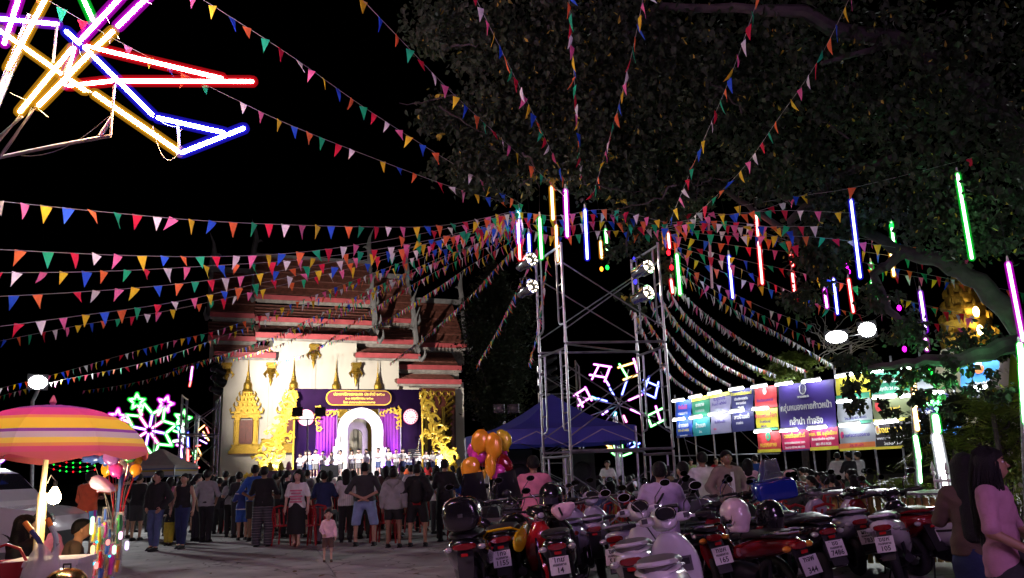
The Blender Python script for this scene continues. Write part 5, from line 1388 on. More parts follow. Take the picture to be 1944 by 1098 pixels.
# green and white light poles at the right
def light_pole(label, px0, py0, px1, py1, d, segs, base):
    o = gd(base, d); e = empty('light_pole', o, 0, label, 'light pole', 'poles wrapped in light tubes')
    b = MB(); b.tube([Vector((0, 0, 0)), at(px0, py0, d) - o], .05, 8); b.build('pole', STEEL, e)
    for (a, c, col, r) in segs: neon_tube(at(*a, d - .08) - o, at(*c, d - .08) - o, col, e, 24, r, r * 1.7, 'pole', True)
light_pole('pole with orange and green light tubes in front of the black banner', 1731, 702, 0, 0, 13.2, [((1732, 704), (1739, 770), 'orange', .03), ((1736, 775), (1742, 815), 'yellow', .028), ((1738, 830), (1745, 870), 'green', .032), ((1745, 872), (1748, 915), 'green', .02)], 1750)
light_pole('thick pole with dazzling white and green light tubes beside the fence', 1770, 785, 0, 0, 12.8, [((1776, 792), (1780, 818), 'green', .045), ((1778, 830), (1797, 928), 'white', .055), ((1790, 890), (1799, 950), 'white', .04)], 1800)
light_pole('green light pole at the right edge', 1938, 640, 0, 0, 11.6, [((1936, 655), (1940, 690), 'green', .035), ((1938, 695), (1946, 800), 'green', .03)], 1955)
lamp('green_uplight', 'SPOT', at(1776, 788, 12.6), 110, (.15, 1, .3), None, .06, at(1760, 690, 12.6), 130, .6)
lamp('green_uplight', 'SPOT', at(1936, 650, 11.4), 18, (.15, 1, .3), None, .06, at(1860, 560, 12), 140, .6)

# ------------------------------------------------------------------ golden pagoda, white spire, fence
o = gd(1885, 34); pg = empty('golden_pagoda', o, 0, 'tiered golden pagoda glowing behind the branches at right', 'pagoda')
z = lambda py: at(1870, py, 34).z
rp = lambda w: w / FPX * 34
prof = []
b = MB()
tiers = [(642, 48), (610, 42), (585, 36), (562, 29), (541, 22)]
for i, (py, w) in enumerate(tiers):
    b = MB(); zz = z(py); R_ = rp(w)
    b.lathe([(R_ * .85, zz - .5), (R_, zz - .35), (R_ * 1.05, zz), (R_ * .98, zz + .1), (R_ * .8, zz + .12)], 20); tr_ = b.build('tier', GOLD, pg, True, 40)
    b = MB(); R2 = rp(tiers[min(i + 1, 4)][1]) * .8
    b.lathe([(R_ * .8, zz + .1), (R2, zz + (z(tiers[min(i + 1, 4)][0]) - zz) * .6)], 20); b.build('tier_core', mat('dark_gilt', (.12, .05, .02), .6, .2, .3, 6), pg)
    for k in range(12):
        q = 2 * math.pi * k / 12; b = MB(); b.tube([(R_ * math.cos(q), R_ * math.sin(q), zz), (R_ * 1.05 * math.cos(q), R_ * 1.05 * math.sin(q), zz + .22), (R_ * .95 * math.cos(q), R_ * .95 * math.sin(q), zz + .4)], [.1, .07, .01], 4); b.build('antefix', GOLD, tr_)
b = MB(); b.lathe([(rp(20), z(541) + .1), (rp(15), z(530)), (rp(16), z(527)), (rp(10), z(518)), (rp(11), z(515)), (rp(5), z(505)), (rp(2), z(490)), (.01, z(478))], 14); b.build('spire', GOLD, pg)
b = MB(); b.lathe([(rp(70), 0), (rp(66), z(700)), (rp(50), z(660))], 20); b.build('base', PLASTER, pg)
for px, py in ((1853, 592), (1861, 627)):
    l = emit('pagoda_lamp', (1, .75, .3), 10); b = MB(); b.sph(at(px, py, 32.8) - o, (.14, .1, .22), 8, 6); b.build('lamp', l, pg)
lamp('pagoda_glow', 'POINT', at(1861, 627, 32.3), 18, (1, .75, .4), None, .15)
lamp('pagoda_glow', 'POINT', at(1850, 590, 32.2), 14, (1, .75, .4), None, .15)
o = gd(1912, 17); e = empty('white_naga_spire', o, 0, 'white scaled naga sculpture rising beside the green cloth at right', 'sculpture')
b = MB(); pts = [at(1915, 800, 17) - o, at(1905, 760, 17) - o, at(1908, 725, 17) - o, at(1911, 700, 17) - o, at(1909, 668, 17) - o]
b.tube(pts, [.30, .38, .30, .14, .01], 10); b.build('neck', WHITE, e)
for i in range(10):
    for j in range(7):
        f = i / 10; p = pts[0].lerp(pts[2], f) if f < .6 else pts[2].lerp(pts[3], (f - .6) / .4)
        q = -math.pi * (j + .5 * (i % 2)) / 6.5; rr = .37 - .02 * i
        b = MB(); b.sph(p + Vector((rr * math.cos(q), rr * math.sin(q) * .9, 0)), (.05, .04, .06), 6, 4); b.build('scale', WHITE, e)
o = gd(1935, 16); e = empty('green_cloth', o, 0, 'lime green cloth sheet hanging at the right edge', 'cloth')
b = MB(); vs = []
for j in range(6):
    for i in range(8):
        p = at(1918 + i * 8, 672 + j * 26, 16) - o; vs.append(p + Vector((0, .08 * math.sin(i * 1.7 + j * .4), 0)))
b.add(vs, [(j * 8 + i, j * 8 + i + 1, j * 8 + i + 9, j * 8 + i + 8) for j in range(5) for i in range(7)]); b.build('sheet', mat('lime_cloth', (.30, .55, .02), .8, 0, .1, 3), e, True, 180)
b = MB(); b.tube([Vector((.3, .15, 0)), at(1950, 668, 16.2) - o], .03, 6); b.build('pole', STEEL, e)
# white spear fence
fa, fb = gd(1795, 12.6), gd(1905, 12.2); fe = empty('picket_fence', fa, 0, 'low white fence with spear tips behind the scooters at right', 'fence')
dd = fb - fa
for zz in (.55, 1.12):
    b = MB(); b.tube([Vector((0, 0, zz)), dd + Vector((0, 0, zz))], .025, 6); b.build('rail', WHITEPAINT, fe)
for i in range(9):
    p = dd * (i / 8); b = MB(); b.tube([p, p + Vector((0, 0, 1.2))], .015, 6)
    if i % 2 == 0: b.lathe([(.015, 1.2), (.04, 1.23), (.02, 1.26), (.035, 1.31), (.0, 1.42)], 8, p)
    b.build('picket', WHITEPAINT, fe)
# yellow bamboo counters with dark plank tops
BAMBOO = mat('bamboo', (.42, .28, .07), .5, 0, .3, 7)
PLANK = mat('dark_plank', (.13, .115, .12), .5, 0, .3, 5)
def counter(px0, px1, d0, d1, h, label):
    a, c = gd(px0, d0), gd(px1, d1); e = empty('bamboo_counter', a, 0, label, 'counter', 'bamboo counters behind the bikes'); u = c - a
    n = int(u.length / .09)
    for i in range(n):
        p = u * ((i + .5) / n); b = MB(); b.tube([p + Vector((0, 0, .05)), p + Vector((0, 0, h * .55)), p + Vector((0, 0, h - .06))], .038, 7); b.build('bamboo_cane', BAMBOO, e)
    w = Vector((-u.y, u.x, 0)).normalized()
    for k in range(4):
        b = MB(); M = frame((0, 0, 0), u, w).to_3x3(); b.box(u * .5 + w * (-.12 + .2 * k) + Vector((0, 0, h + .01 * (k % 2))), (u.length + .3 + .1 * (k % 3), .185, .03), mat=M); b.build('top_plank', PLANK, e, False)
counter(1592, 1690, 12.0, 11.8, 1.02, 'yellow bamboo counter with dark plank top behind the blue motorbike')
counter(1700, 1850, 11.9, 11.6, .98, 'yellow bamboo counter under the fence behind the white scooter')
counter(1150, 1265, 15.2, 15.2, .95, 'bamboo fence panel inside the scaffold tower')
# ------------------------------------------------------------------ people
SKIN = mat('skin_tan', (.42, .24, .16), .5, 0, .08, 8)
SKIND = mat('skin_brown', (.28, .15, .09), .5, 0, .08, 8)
SKINL = mat('skin_light', (.58, .36, .27), .5, 0, .06, 8)
HAIR = mat('black_hair', (.008, .007, .007), .55, 0, .4, 60, .6, 110, spec=.25)
EYEW = mat('eye_white', (.7, .68, .66), .3, 0, 0)
LIPS = mat('lips', (.35, .11, .10), .5, 0, 0)
def cloth(n, c, v=.14): return mat('cloth_' + n, c, .85, 0, v, 9, .35, 26)
CL = {n: cloth(n, c) for n, c in dict(black=(.012, .012, .014), char=(.035, .035, .04), grey=(.30, .30, .31), white=(.72, .71, .72), cream=(.62, .56, .46), navy=(.015, .025, .09), blue=(.03, .10, .42), jean=(.07, .10, .22), ljean=(.24, .32, .55), lilac=(.46, .38, .55), pink=(.62, .20, .30), lpink=(.75, .50, .55), red=(.45, .02, .03), orange=(.62, .10, .03), khaki=(.22, .17, .11), green=(.05, .12, .06), yellow=(.62, .50, .05), teal=(.10, .42, .42), brown=(.10, .06, .045), dpink=(.36, .17, .24), lgreen=(.40, .55, .22), tan=(.26, .20, .17), tgrey=(.16, .15, .15)).items()}
PLAID = stripes('plaid_trousers', [((.05, .05, .06), 3), ((.22, .21, .22), .5), ((.04, .04, .05), 2), ((.16, .15, .16), .4)], 2, 9)
RAINBOW = stripes('rainbow_shorts', [((.05, .25, .7), 1), ((.85, .75, .05), 1), ((.7, .05, .05), .6), ((.1, .5, .75), 1), ((.45, .04, .4), 1.2), ((.85, .8, .05), 1), ((.05, .45, .15), .8)], 0, 2.6)
STRIPED = stripes('striped_shirt', [((.62, .60, .64), 1), ((.42, .42, .48), .25)], 0, 22)
JERSEY = stripes('blue_jersey', [((.03, .05, .22), 5), ((.6, .6, .65), .35)], 2, 2.2)
def arm_pose(p, s):
    X = {'down': ((.25, -.03, 1.12), (.26, .05, .87)), 'swing': ((.25, -.10, 1.13), (.24, .10, .92)), 'front': ((.25, .06, 1.14), (.09, .27, 1.16)), 'behind': ((.28, -.14, 1.12), (.04, -.17, .98)),
         'pocket': ((.29, -.07, 1.12), (.19, .08, .92)), 'phone': ((.24, .12, 1.15), (.07, .30, 1.36)), 'clasp': ((.24, .04, 1.12), (.05, .22, .98)), 'lap': ((.24, .06, 1.12), (.12, .26, .98)), 'reach': ((.28, .20, 1.30), (.30, .46, 1.38)), 'hold': ((.25, .02, 1.12), (.16, .24, .98)), 'cross': ((.25, .08, 1.14), (-.06, .22, 1.14))}[p]
    return [np.array((s * e[0], e[1], e[2])) for e in X]
def person(label, loc, face=0.0, h=1.7, top='tee', tcol='grey', sleeve=.55, hem=.90, bot='trousers', bcol='black', bhem=.10, hair='short', skin=SKIN, arms=('down', 'down'), legs=(0, 0), stance=.10, head=1.0, width=1.0, seat=None, look=0.0, shoes='black', res=.022, group=None, fingers=True, extras=(), cat='person', bag=None, facefeat=None, bend=0.0, parent_loc=None, hairm=None):
    """face: yaw, 0 looks away from the camera (+Y)"""
    e = empty('person', loc, face, label, cat, group)
    s = h / 1.7; e.scale = (s, s, s)
    dz = 0.0 if seat is None else seat - .93
    W = width
    up = lambda p: np.array((p[0], p[1] + bend * max(0, p[2] - .95) , p[2] + dz - bend * .25 * max(0, p[2] - .95)))
    sh = [np.array((sd * .175 * W, -.01, 1.375)) for sd in (-1, 1)]
    el, wr = [], []
    for i, sd in enumerate((-1, 1)):
        a, b = arm_pose(arms[i], sd); a[0] *= W; el.append(up(a)); wr.append(up(b))
    sh = [up(p) for p in sh]
    hip = [np.array((sd * .085 * W, 0, .90 + dz)) for sd in (-1, 1)]
    if seat is None:
        kn = [np.array((sd * stance, lg * .45 + (.03 if lg >= 0 else .06), .49)) for sd, lg in zip((-1, 1), legs)]
        an = [np.array((sd * stance, lg, .085 + max(0, -lg) * .25)) for sd, lg in zip((-1, 1), legs)]
    else:
        kn = [np.array((sd * .11, .42, seat + .02)) for sd in (-1, 1)]
        an = [np.array((sd * .12, .40, .085)) for sd in (-1, 1)]
    NB = np.array((0, .0, 1.47)); cl_, sl_ = math.cos(look), math.sin(look)
    def hp(p):
        q = (np.array(p) - NB) * head
        q = np.array((q[0] * cl_ - q[1] * sl_, q[0] * sl_ + q[1] * cl_, q[2]))
        return up(NB + q)
    H1 = [(hp((0, .0, 1.575)), hp((0, -.005, 1.61)), .088 * head, .092 * head, .88, 1.08), (hp((0, .045, 1.535)), hp((0, .04, 1.52)), .058 * head, .048 * head, .95, 1.0)]
    torso = [(up((0, 0, .92)), up((0, 0, 1.08)), .118, .105, 1.22 * W, .86), (up((0, 0, 1.08)), up((0, -.005, 1.31)), .108, .130, 1.22 * W, .80), (sh[0] + (.035, 0, 0), sh[1] - (.035, 0, 0), .054, .054)]
    body = torso + [(up((0, -.01, 1.36)), hp((0, .005, 1.53)), .058, .05)]
    for i in (0, 1):
        body += [(sh[i], el[i], .052, .040), (el[i], wr[i], .039, .028)]
        d = wr[i] - el[i]; d = d / np.linalg.norm(d); body.append((wr[i], wr[i] + d * .075, .030, .034))
        body += [(hip[i], kn[i], .088, .056), (kn[i], an[i], .054, .036), (an[i], an[i] + np.array((0, .13, -.045)), .034, .026)]
    fn = lambda P: np.minimum(sd_prims(P, body, .03), sd_prims(P, H1, .03))
    allp = np.array([q for pr in body + H1 for q in pr[:2]])
    lo, hi = allp.min(0) - .17, allp.max(0) + .17; lo[2] = max(lo[2], -.02)
    V, F = surf_net(fn, lo, hi, res)
    mb = MB(); mb.v = [tuple(v) for v in V]; mb.f = [tuple(f) for f in F]; mb.m = [0] * len(F)
    ff = facefeat if facefeat is not None else abs(((face + look) % (2 * math.pi)) - math.pi) < 1.7
    # ears, nose
    for sd in (-1, 1): mb.sph(hp((sd * .085, -.005, 1.575)), (.014 * head, .025 * head, .034 * head), 6, 5)
    mb.tube([hp((0, .092, 1.605)), hp((0, .112, 1.572)), hp((0, .094, 1.562))], [.010 * head, .017 * head, .012 * head], 6)
    if fingers:
        for i, sd in enumerate((-1, 1)):
            d = wr[i] - el[i]; d = d / np.linalg.norm(d); k0 = wr[i] + d * .085
            side = np.cross(d, np.array((sd, .2, .1))); side /= np.linalg.norm(side); curlv = np.array((-sd * .5, .1, 0)) * .03
            for j in range(4):
                q = k0 + side * (.021 * (j - 1.5)); L_ = (.062, .072, .068, .052)[j]
                mb.tube([q, q + d * L_ * .5 + curlv * .4, q + d * L_ + curlv * 1.4], [.0105, .009, .0065], 5)
            q = wr[i] + d * .025 + side * .033
            mb.tube([q - side * .012, q + side * .022 + d * .022 + curlv * .3, q + side * .026 + d * .058 + curlv], [.013, .011, .007], 5)
    mb.build('body', skin, e, True, 180)
    if ff:
        for sd in (-1, 1):
            m = MB(); m.sph(hp((sd * .034, .083, 1.604)), (.017 * head, .010 * head, .009 * head), 8, 5); eo = m.build('eye', EYEW, e)
            m = MB(); m.sph(hp((sd * .034, .0905, 1.604)), (.008 * head, .005 * head, .008 * head), 6, 4); m.build('iris', HAIR, eo)
            m = MB(); m.tube([hp((sd * .016, .094, 1.626)), hp((sd * .034, .095, 1.631)), hp((sd * .054, .082, 1.625))], .0045 * head, 5); m.build('eyebrow', HAIR, e)
        m = MB(); m.tube([hp((-.026, .092, 1.537)), hp((0, .103, 1.533)), hp((.026, .092, 1.537))], [.004 * head, .008 * head, .004 * head], 6); m.build('mouth', LIPS, e)
    tm = CL[tcol] if isinstance(tcol, str) else tcol; bm = CL[bcol] if isinstance(bcol, str) else bcol
    # upper garment
    k = {'tee': .016, 'shirt': .02, 'tank': .013, 'jacket': .034, 'hoodie': .03}[top]
    pr = [(a, b, r0 + k, r1 + k, *x) for a, b, r0, r1, *x in torso]
    pr[0] = (up((0, 0, hem - .04)), up((0, 0, 1.08)), .120 + k, .108 + k, 1.22 * W, .88)
    if top != 'tank':
        for i in (0, 1):
            if sleeve <= .5:
                pr.append((sh[i] * (.97, 1, 1), sh[i] + (el[i] - sh[i]) * sleeve * 2, .046 + k, .049 + k))
            else:
                f = min(1, (sleeve - .5) * 2)
                pr.append((sh[i] * (.97, 1, 1), el[i], .047 + k, .042 + k)); pr.append((el[i], el[i] + (wr[i] - el[i]) * f, .043 + k, .036 + k * .8))
    else:
        pr[2] = (sh[0] + (.055, 0, 0), sh[1] - (.055, 0, 0), .064 + k, .064 + k)
    kb = {'trousers': .020, 'jeans': .014, 'shorts': .035, 'skirt': .02, 'wide': .05}[bot]
    if hem < .97 and seat is None:
        for i in (0, 1): pr.append((hip[i] * (.92, 1, 1) + (0, 0, .06), hip[i] * (.92, 1, 1) + (0, 0, hem - .97), .098 + kb * .85, .104 + kb * .85))
    nk = up((0, .035, 1.455))
    hz = hem + dz
    def top_fn(P):
        d = sd_prims(P, pr, .022)
        d = d + .007 * np.sin(26 * P[:, 0] + 5 * np.sin(9 * P[:, 2]) + 8 * P[:, 1]) * np.sin(30 * P[:, 2] + 14 * P[:, 0])
        d = np.maximum(d, hz - P[:, 2]) if seat is None else np.maximum(d, (hz - .02) - P[:, 2])
        return np.maximum(d, .066 - np.sqrt(((P - nk) ** 2 * np.array((1, 1, .9))).sum(1)))
    ap = np.array([q for p in pr for q in p[:2]]); net_obj({'jacket': 'jacket', 'hoodie': 'hoodie', 'tank': 'tank_top'}.get(top, 'shirt'), top_fn, ap.min(0) - .24, ap.max(0) + .2, res, tm, e)
    if top == 'hoodie':
        net_obj('hood', lambda P: sd_prims(P, [(up((-.08, -.08, 1.42)), up((.08, -.08, 1.42)), .07, .07), (up((0, -.12, 1.38)), up((0, -.13, 1.28)), .07, .03)], .05), up((-.25, -.3, 1.2)), up((.25, .1, 1.55)), res, tm, e)
    # lower garment
    kk = {'trousers': .020, 'jeans': .014, 'shorts': .035, 'skirt': 0, 'wide': .05}[bot]
    if bot == 'skirt':
        fnb = lambda P: np.maximum(np.maximum(sd_prims(P, [(np.array((0, 0, 1.0 + dz)), np.array((0, .02, .78)), .125, .165, 1.2, .9), (np.array((0, .02, .8)), np.array((0, .02, bhem - .06)), .165, .19, 1.15, .9)], .03), bhem - P[:, 2]), P[:, 2] - (.99 + dz))
        lo2, hi2 = np.array((-.34, -.3, bhem - .08)), np.array((.34, .34, 1.1 + dz))
    else:
        q2 = [(np.array((0, 0, .88 + dz)), np.array((0, 0, 1.0 + dz)), .125 + kk * .4, .118 + kk * .3, 1.2 * W, .9)]
        for i in (0, 1):
            q2 += [(hip[i], kn[i], .09 + kk * .8, .060 + kk), (kn[i], an[i] + np.array((0, 0, -.1)), .058 + kk, .044 + kk)]
        def fnb(P):
            d = sd_prims(P, q2, .025)
            d = d + .005 * np.sin(34 * P[:, 2] + 22 * P[:, 0]) * np.sin(24 * P[:, 1] + 9 * P[:, 2])
            d = np.maximum(d, P[:, 2] - (1.0 + dz))
            if seat is None or bhem < .3: return np.maximum(d, bhem - P[:, 2])
            return np.maximum(d, P[:, 1] - .40)
        aq = np.array([q for p in q2 for q in p[:2]]); lo2, hi2 = aq.min(0) - .2, aq.max(0) + .2
        lo2[2] = max(-.02, lo2[2])
    net_obj({'jeans': 'trousers', 'wide': 'trousers'}.get(bot, bot), fnb, lo2, hi2, res, bm, e)
    # hair
    hm = hairm or HAIR
    hk = .016 * head
    hd = [(a, b, r0 + hk, r1 + hk, *x) for a, b, r0, r1, *x in H1[:1]] + [(hp((0, -.03, 1.60)), hp((0, -.035, 1.63)), .088 * head, .085 * head)]
    inv = lambda P: ((P - up(NB)) / head)
    def hair_fn(P):
        d = sd_prims(P, hd, .02); Q = inv(P); x, y = Q[:, 0] * cl_ + Q[:, 1] * sl_, -Q[:, 0] * sl_ + Q[:, 1] * cl_; z_ = Q[:, 2]
        cut = np.minimum(1.0, y * .8 - (z_ - .125) * 1.0 - .02)
        d = np.maximum(d, cut); d = np.maximum(d, .05 - z_)
        if hair in ('long', 'bob', 'tail'):
            if hair == 'tail': ex = [(hp((0, -.10, 1.62)), hp((0, -.16, 1.5)), .04 * head, .05 * head), (hp((0, -.16, 1.5)), hp((0, -.13, 1.25)), .045 * head, .015 * head)]
            else:
                zl = 1.02 if hair == 'long' else 1.38
                ex = [(hp((0, -.045, 1.60)), hp((0, -.085, zl)), .095 * head, .075 * head, 1.15, .7)]
                for sd in (-1, 1): ex.append((hp((sd * .075, -.005, 1.62)), hp((sd * .095, -.0, zl + .05)), .038 * head, .04 * head))
            d2 = sd_prims(P, ex, .03)
            d = np.minimum(d, d2)
        return d
    zl = {'long': .55, 'bob': .25, 'tail': .35}.get(hair, .12)
    c = hp((0, 0, 1.6))
    net_obj('hair', hair_fn, c - np.array((.17, .24, zl + .1)) * max(1, head), c + np.array((.17, .2, .17)) * max(1, head), min(res, .018), hm, e)
    if hair == 'cap':
        m = MB(); pts = []
        capm = extras[0] if extras else CL['lpink']
        net_obj('cap', lambda P: np.maximum(sd_prims(P, [(a, b, r0 + .012, r1 + .012, *x) for a, b, r0, r1, *x in hd], .02), hp((0, 0, 1.615))[2] - P[:, 2]), c - .17, c + .19, .018, capm, e)
        m = MB(); m.prism([(-.07, .07), (-.075, .13), (-.04, .175), (0, .185), (.04, .175), (.075, .13), (.07, .07)], Vector(hp((0, 0, 1.615))), (cl_, sl_, 0), (-sl_, cl_, -.15), .012); m.build('cap_brim', capm, e)
    # shoes
    if shoes:
        for i in (0, 1):
            a = an[i]; m = MB(); m.tube([(a[0], a[1] - .06, .045), (a[0], a[1] - .03, .06), (a[0], a[1] + .05, .055), (a[0], a[1] + .13, .042), (a[0], a[1] + .19, .03)], [.03, .045, .047, .046, .022], 8, sy=.85)
            m.box((a[0], a[1] + .06, .012), (.085, .25, .022)); m.build('shoe', CL[shoes] if isinstance(shoes, str) else shoes, e)
    if bag == 'shoulder':
        m = MB(); m.tube([up((.10 * W, -.02, 1.46)), up((-.02, -.155, 1.25)), up((-.20, -.12, 1.02))], .016, 5); m.tube([up((.10 * W, -.02, 1.46)), up((-.02, .14, 1.25)), up((-.2, .10, 1.02))], .016, 5); m.build('bag_strap', CL['black'], e)
        m = MB(); m.box(up((-.235, .0, .93)), (.09, .26, .22)); m.build('shoulder_bag', CL['black'], e)
    if bag == 'backpack':
        net_obj('backpack', lambda P: sd_prims(P, [(up((0, -.2, 1.02)), up((0, -.2, 1.32)), .13, .11, 1.0, .65)], .03), up((-.25, -.4, .8)), up((.25, .0, 1.5)), .025, CL['black'], e)
    return e
FC = math.pi
def pg_(px, py): return gnd(px, py)
# ------------------------------------------------------------------ the people in front, one by one
WG = 'people standing at the back of the audience'
person('man in open black jacket and grey shirt walking towards the camera, hands in pockets', gnd(292, 1046), FC - .25, 1.72, 'jacket', 'black', .97, .86, 'jeans', 'jean', .1, 'short', SKIN, ('pocket', 'pocket'), (.12, -.10), .12, look=-.7, group=WG, extras=())
o = sc.objects[-1]
person('woman in black tank top and dark jeans walking towards the camera', gnd(343, 1042), FC, 1.64, 'tank', 'black', .3, .92, 'jeans', 'navy', .1, 'tail', SKIN, ('down', 'down'), (.10, -.12), .08, group=WG)
person('child in yellow trousers walking beside the woman in the tank top', gnd(320, 1036), FC, 1.02, 'tee', 'char', .4, .88, 'wide', 'yellow', .12, 'short', SKIN, ('down', 'front'), (.08, -.05), .1, head=1.35, group=WG)
person('man in light grey t-shirt and black trousers seen from behind', gnd(388, 1030), -.1, 1.72, 'tee', 'grey', .55, .84, 'trousers', 'black', .06, 'short', SKIND, ('down', 'pocket'), (.05, -.03), .09, 1, 1.12, group=WG)
person('man in black shirt farther back beside the grey shirted man', gnd(424, 1006), 0, 1.72, 'tee', 'black', .5, .9, 'shorts', 'char', .45, 'short', SKIND, ('front', 'front'), group=WG)
person('woman in grey vest with a dark shoulder bag', gnd(436, 1020), .2, 1.55, 'shirt', 'grey', .3, .9, 'trousers', 'black', .08, 'bob', SKIN, ('front', 'front'), bag='shoulder', group=WG)
person('boy in dark blue sports jersey and bright blue shorts', gnd(459, 1026), .5, 1.42, 'tee', JERSEY, .45, .86, 'shorts', 'blue', .52, 'short', SKIN, ('front', 'front'), head=1.1, group=WG)
person('tall man in blue shirt partly hidden behind the man in plaid trousers', gnd(480, 1028), -.1, 1.80, 'shirt', 'blue', .55, .88, 'shorts', 'char', .5, 'short', SKIND, ('behind', 'behind'), group=WG)
person('man in black t-shirt and grey plaid trousers seen from behind', gnd(497, 1038), .1, 1.74, 'tee', 'black', .55, .84, 'wide', PLAID, .03, 'short', SKIND, ('front', 'front'), stance=.13, width=1.08, group=WG)
wt = person('woman in white t-shirt with pink print and long black skirt walking towards the camera', gnd(562, 1040), FC, 1.62, 'tee', 'white', .42, .86, 'skirt', 'black', .30, 'bob', SKINL, ('down', 'down'), (.08, -.06), .07, shoes=None, group=WG)
for i, (z_, w) in enumerate(((1.26, .14), (1.20, .11), (1.13, .15), (1.07, .12), (1.01, .14))):
    m = MB(); n = 5
    m.add([((k / (n - 1) - .5) * w * 2, .128 + .018 * (1 - (2 * k / (n - 1) - 1) ** 2), z_ + s_) for s_ in (-.018, .018) for k in range(n)], [(k, k + 1, n + k + 1, n + k) for k in range(n - 1)]); m.build('printed_line', CL['pink'], wt)
person('man in navy shirt and grey trousers seen from behind', gnd(613, 1033), 0, 1.58, 'shirt', 'navy', .7, .86, 'trousers', 'tgrey', .06, 'short', SKIND, ('front', 'front'), width=1.08, group=WG)
tod = person('toddler in pink sweater and dark shorts standing alone on the concrete', gnd(622, 1067), FC + .3, .84, 'hoodie', 'lpink', .95, .84, 'shorts', 'brown', .50, 'short', SKINL, ('down', 'hold'), (.06, -.10), .12, head=1.55, res=.024, shoes='brown', group='children')
person('woman in striped white shirt and black trousers seen from behind', gnd(656, 1030), .15, 1.62, 'shirt', STRIPED, .5, .84, 'trousers', 'black', .06, 'bob', SKIN, ('front', 'front'), group=WG)
person('broad man in black t-shirt and blue denim shorts, hands behind his back', gnd(692, 1037), 0, 1.74, 'tee', 'char', .5, .90, 'shorts', 'ljean', .42, 'short', SKIN, ('behind', 'behind'), (0, .0), .19, width=1.22, group=WG)
person('boy in grey hooded top and black shorts seen from behind', gnd(747, 1040), 0, 1.58, 'hoodie', 'grey', .95, .82, 'shorts', 'black', .60, 'short', SKIND, ('down', 'down'), (0, 0), .13, group=WG, head=1.05)
person('person in red shirt and black shorts with a black backpack', gnd(793, 1038), 0, 1.66, 'jacket', 'black', .95, .92, 'shorts', 'black', .5, 'short', SKIN, ('pocket', 'pocket'), (0, 0), .16, bag='backpack', group=WG)
rr_ = sc.objects[-1]
m = MB(); m.lathe([(.172, .86), (.176, .93)], 16, (0, 0, 0), 1.0, .8); m.build('red_hem', CL['red'], bpy.data.objects[[o_.name for o_ in sc.objects if o_.name.startswith('person') and o_.type == 'EMPTY'][-1]])
person('man in black shirt and black trousers at the edge of the balloons', gnd(846, 1028), -.1, 1.76, 'shirt', 'black', .6, .84, 'trousers', 'black', .05, 'short', SKIND, ('front', 'front'), (.03, -.03), .13, group=WG)
person('person in dark green jacket and turquoise jeans at the left', gnd(241, 1002), .1, 1.66, 'jacket', 'green', .95, .86, 'jeans', 'teal', .08, 'short', SKIN, ('front', 'front'), group=WG)
person('man in white shirt behind the toy stand', gnd(262, 998), .2, 1.7, 'shirt', 'white', .55, .86, 'trousers', 'black', .08, 'short', SKIN, ('front', 'front'), group=WG)
vend = person('balloon seller in orange red jacket and rainbow striped shorts', gnd(158, 1058), -.3, 1.74, 'jacket', 'orange', .95, .90, 'shorts', RAINBOW, .58, 'short', SKIN, ('front', 'reach'), (0, 0), .15, width=1.15, bend=.06)
# people on the right
person('man in faded pink shirt standing at the mixing desk under the tent', gd(1020, 12.2), 0, 1.68, 'shirt', 'pink', .55, .82, 'trousers', 'char', .08, 'short', SKIND, ('front', 'front'), width=1.1)
person('man in lilac shirt with a dark strap bending over the scooters', gd(1270, 9.4), -.15, 1.52, 'shirt', 'lilac', .5, .82, 'trousers', 'char', .08, 'short', SKIND, ('front', 'front'), width=1.14, bag='shoulder')
person('man in black t-shirt looking down beside the lilac shirted man', gd(1310, 12), .3, 1.52, 'tee', 'black', .5, .88, 'trousers', 'white', .08, 'short', SKIN, ('clasp', 'clasp'), look=.3)
person('man in white t-shirt with yellow collar seen from behind', gd(1347, 14.4), .1, 1.68, 'tee', 'white', .5, .86, 'trousers', 'khaki', .08, 'short', SKIND, ('front', 'front'), width=1.1)
tj = person('man in tan jacket over a white shirt facing the camera', gd(1396, 13.6), FC + .2, 1.68, 'jacket', 'tan', .95, .84, 'jeans', 'ljean', .08, 'short', SKIND, ('pocket', 'pocket'), width=1.1, look=-.1)
m = MB(); m.add([(-.028, .158, 1.36), (.028, .158, 1.36), (.034, .162, 1.12), (.03, .152, .88), (-.03, .152, .88), (-.034, .162, 1.12)], [(0, 5, 2, 1), (5, 4, 3, 2)]); m.build('undershirt', CL['white'], tj, True, 180)
person('woman in pale pink top with long black hair among the seated crowd', gd(1432, 17), -.2, 1.55, 'tee', 'lpink', .55, .86, 'trousers', 'black', .08, 'bob', SKINL, ('front', 'front'))
person('seated person wearing a pale pink cap in front of the red chairs', gd(1515, 13.2), -.4, 1.62, 'tee', 'char', .5, .9, 'trousers', 'char', .1, 'cap', SKIN, ('lap', 'lap'), seat=.62, look=.9, extras=(CL['lpink'],))
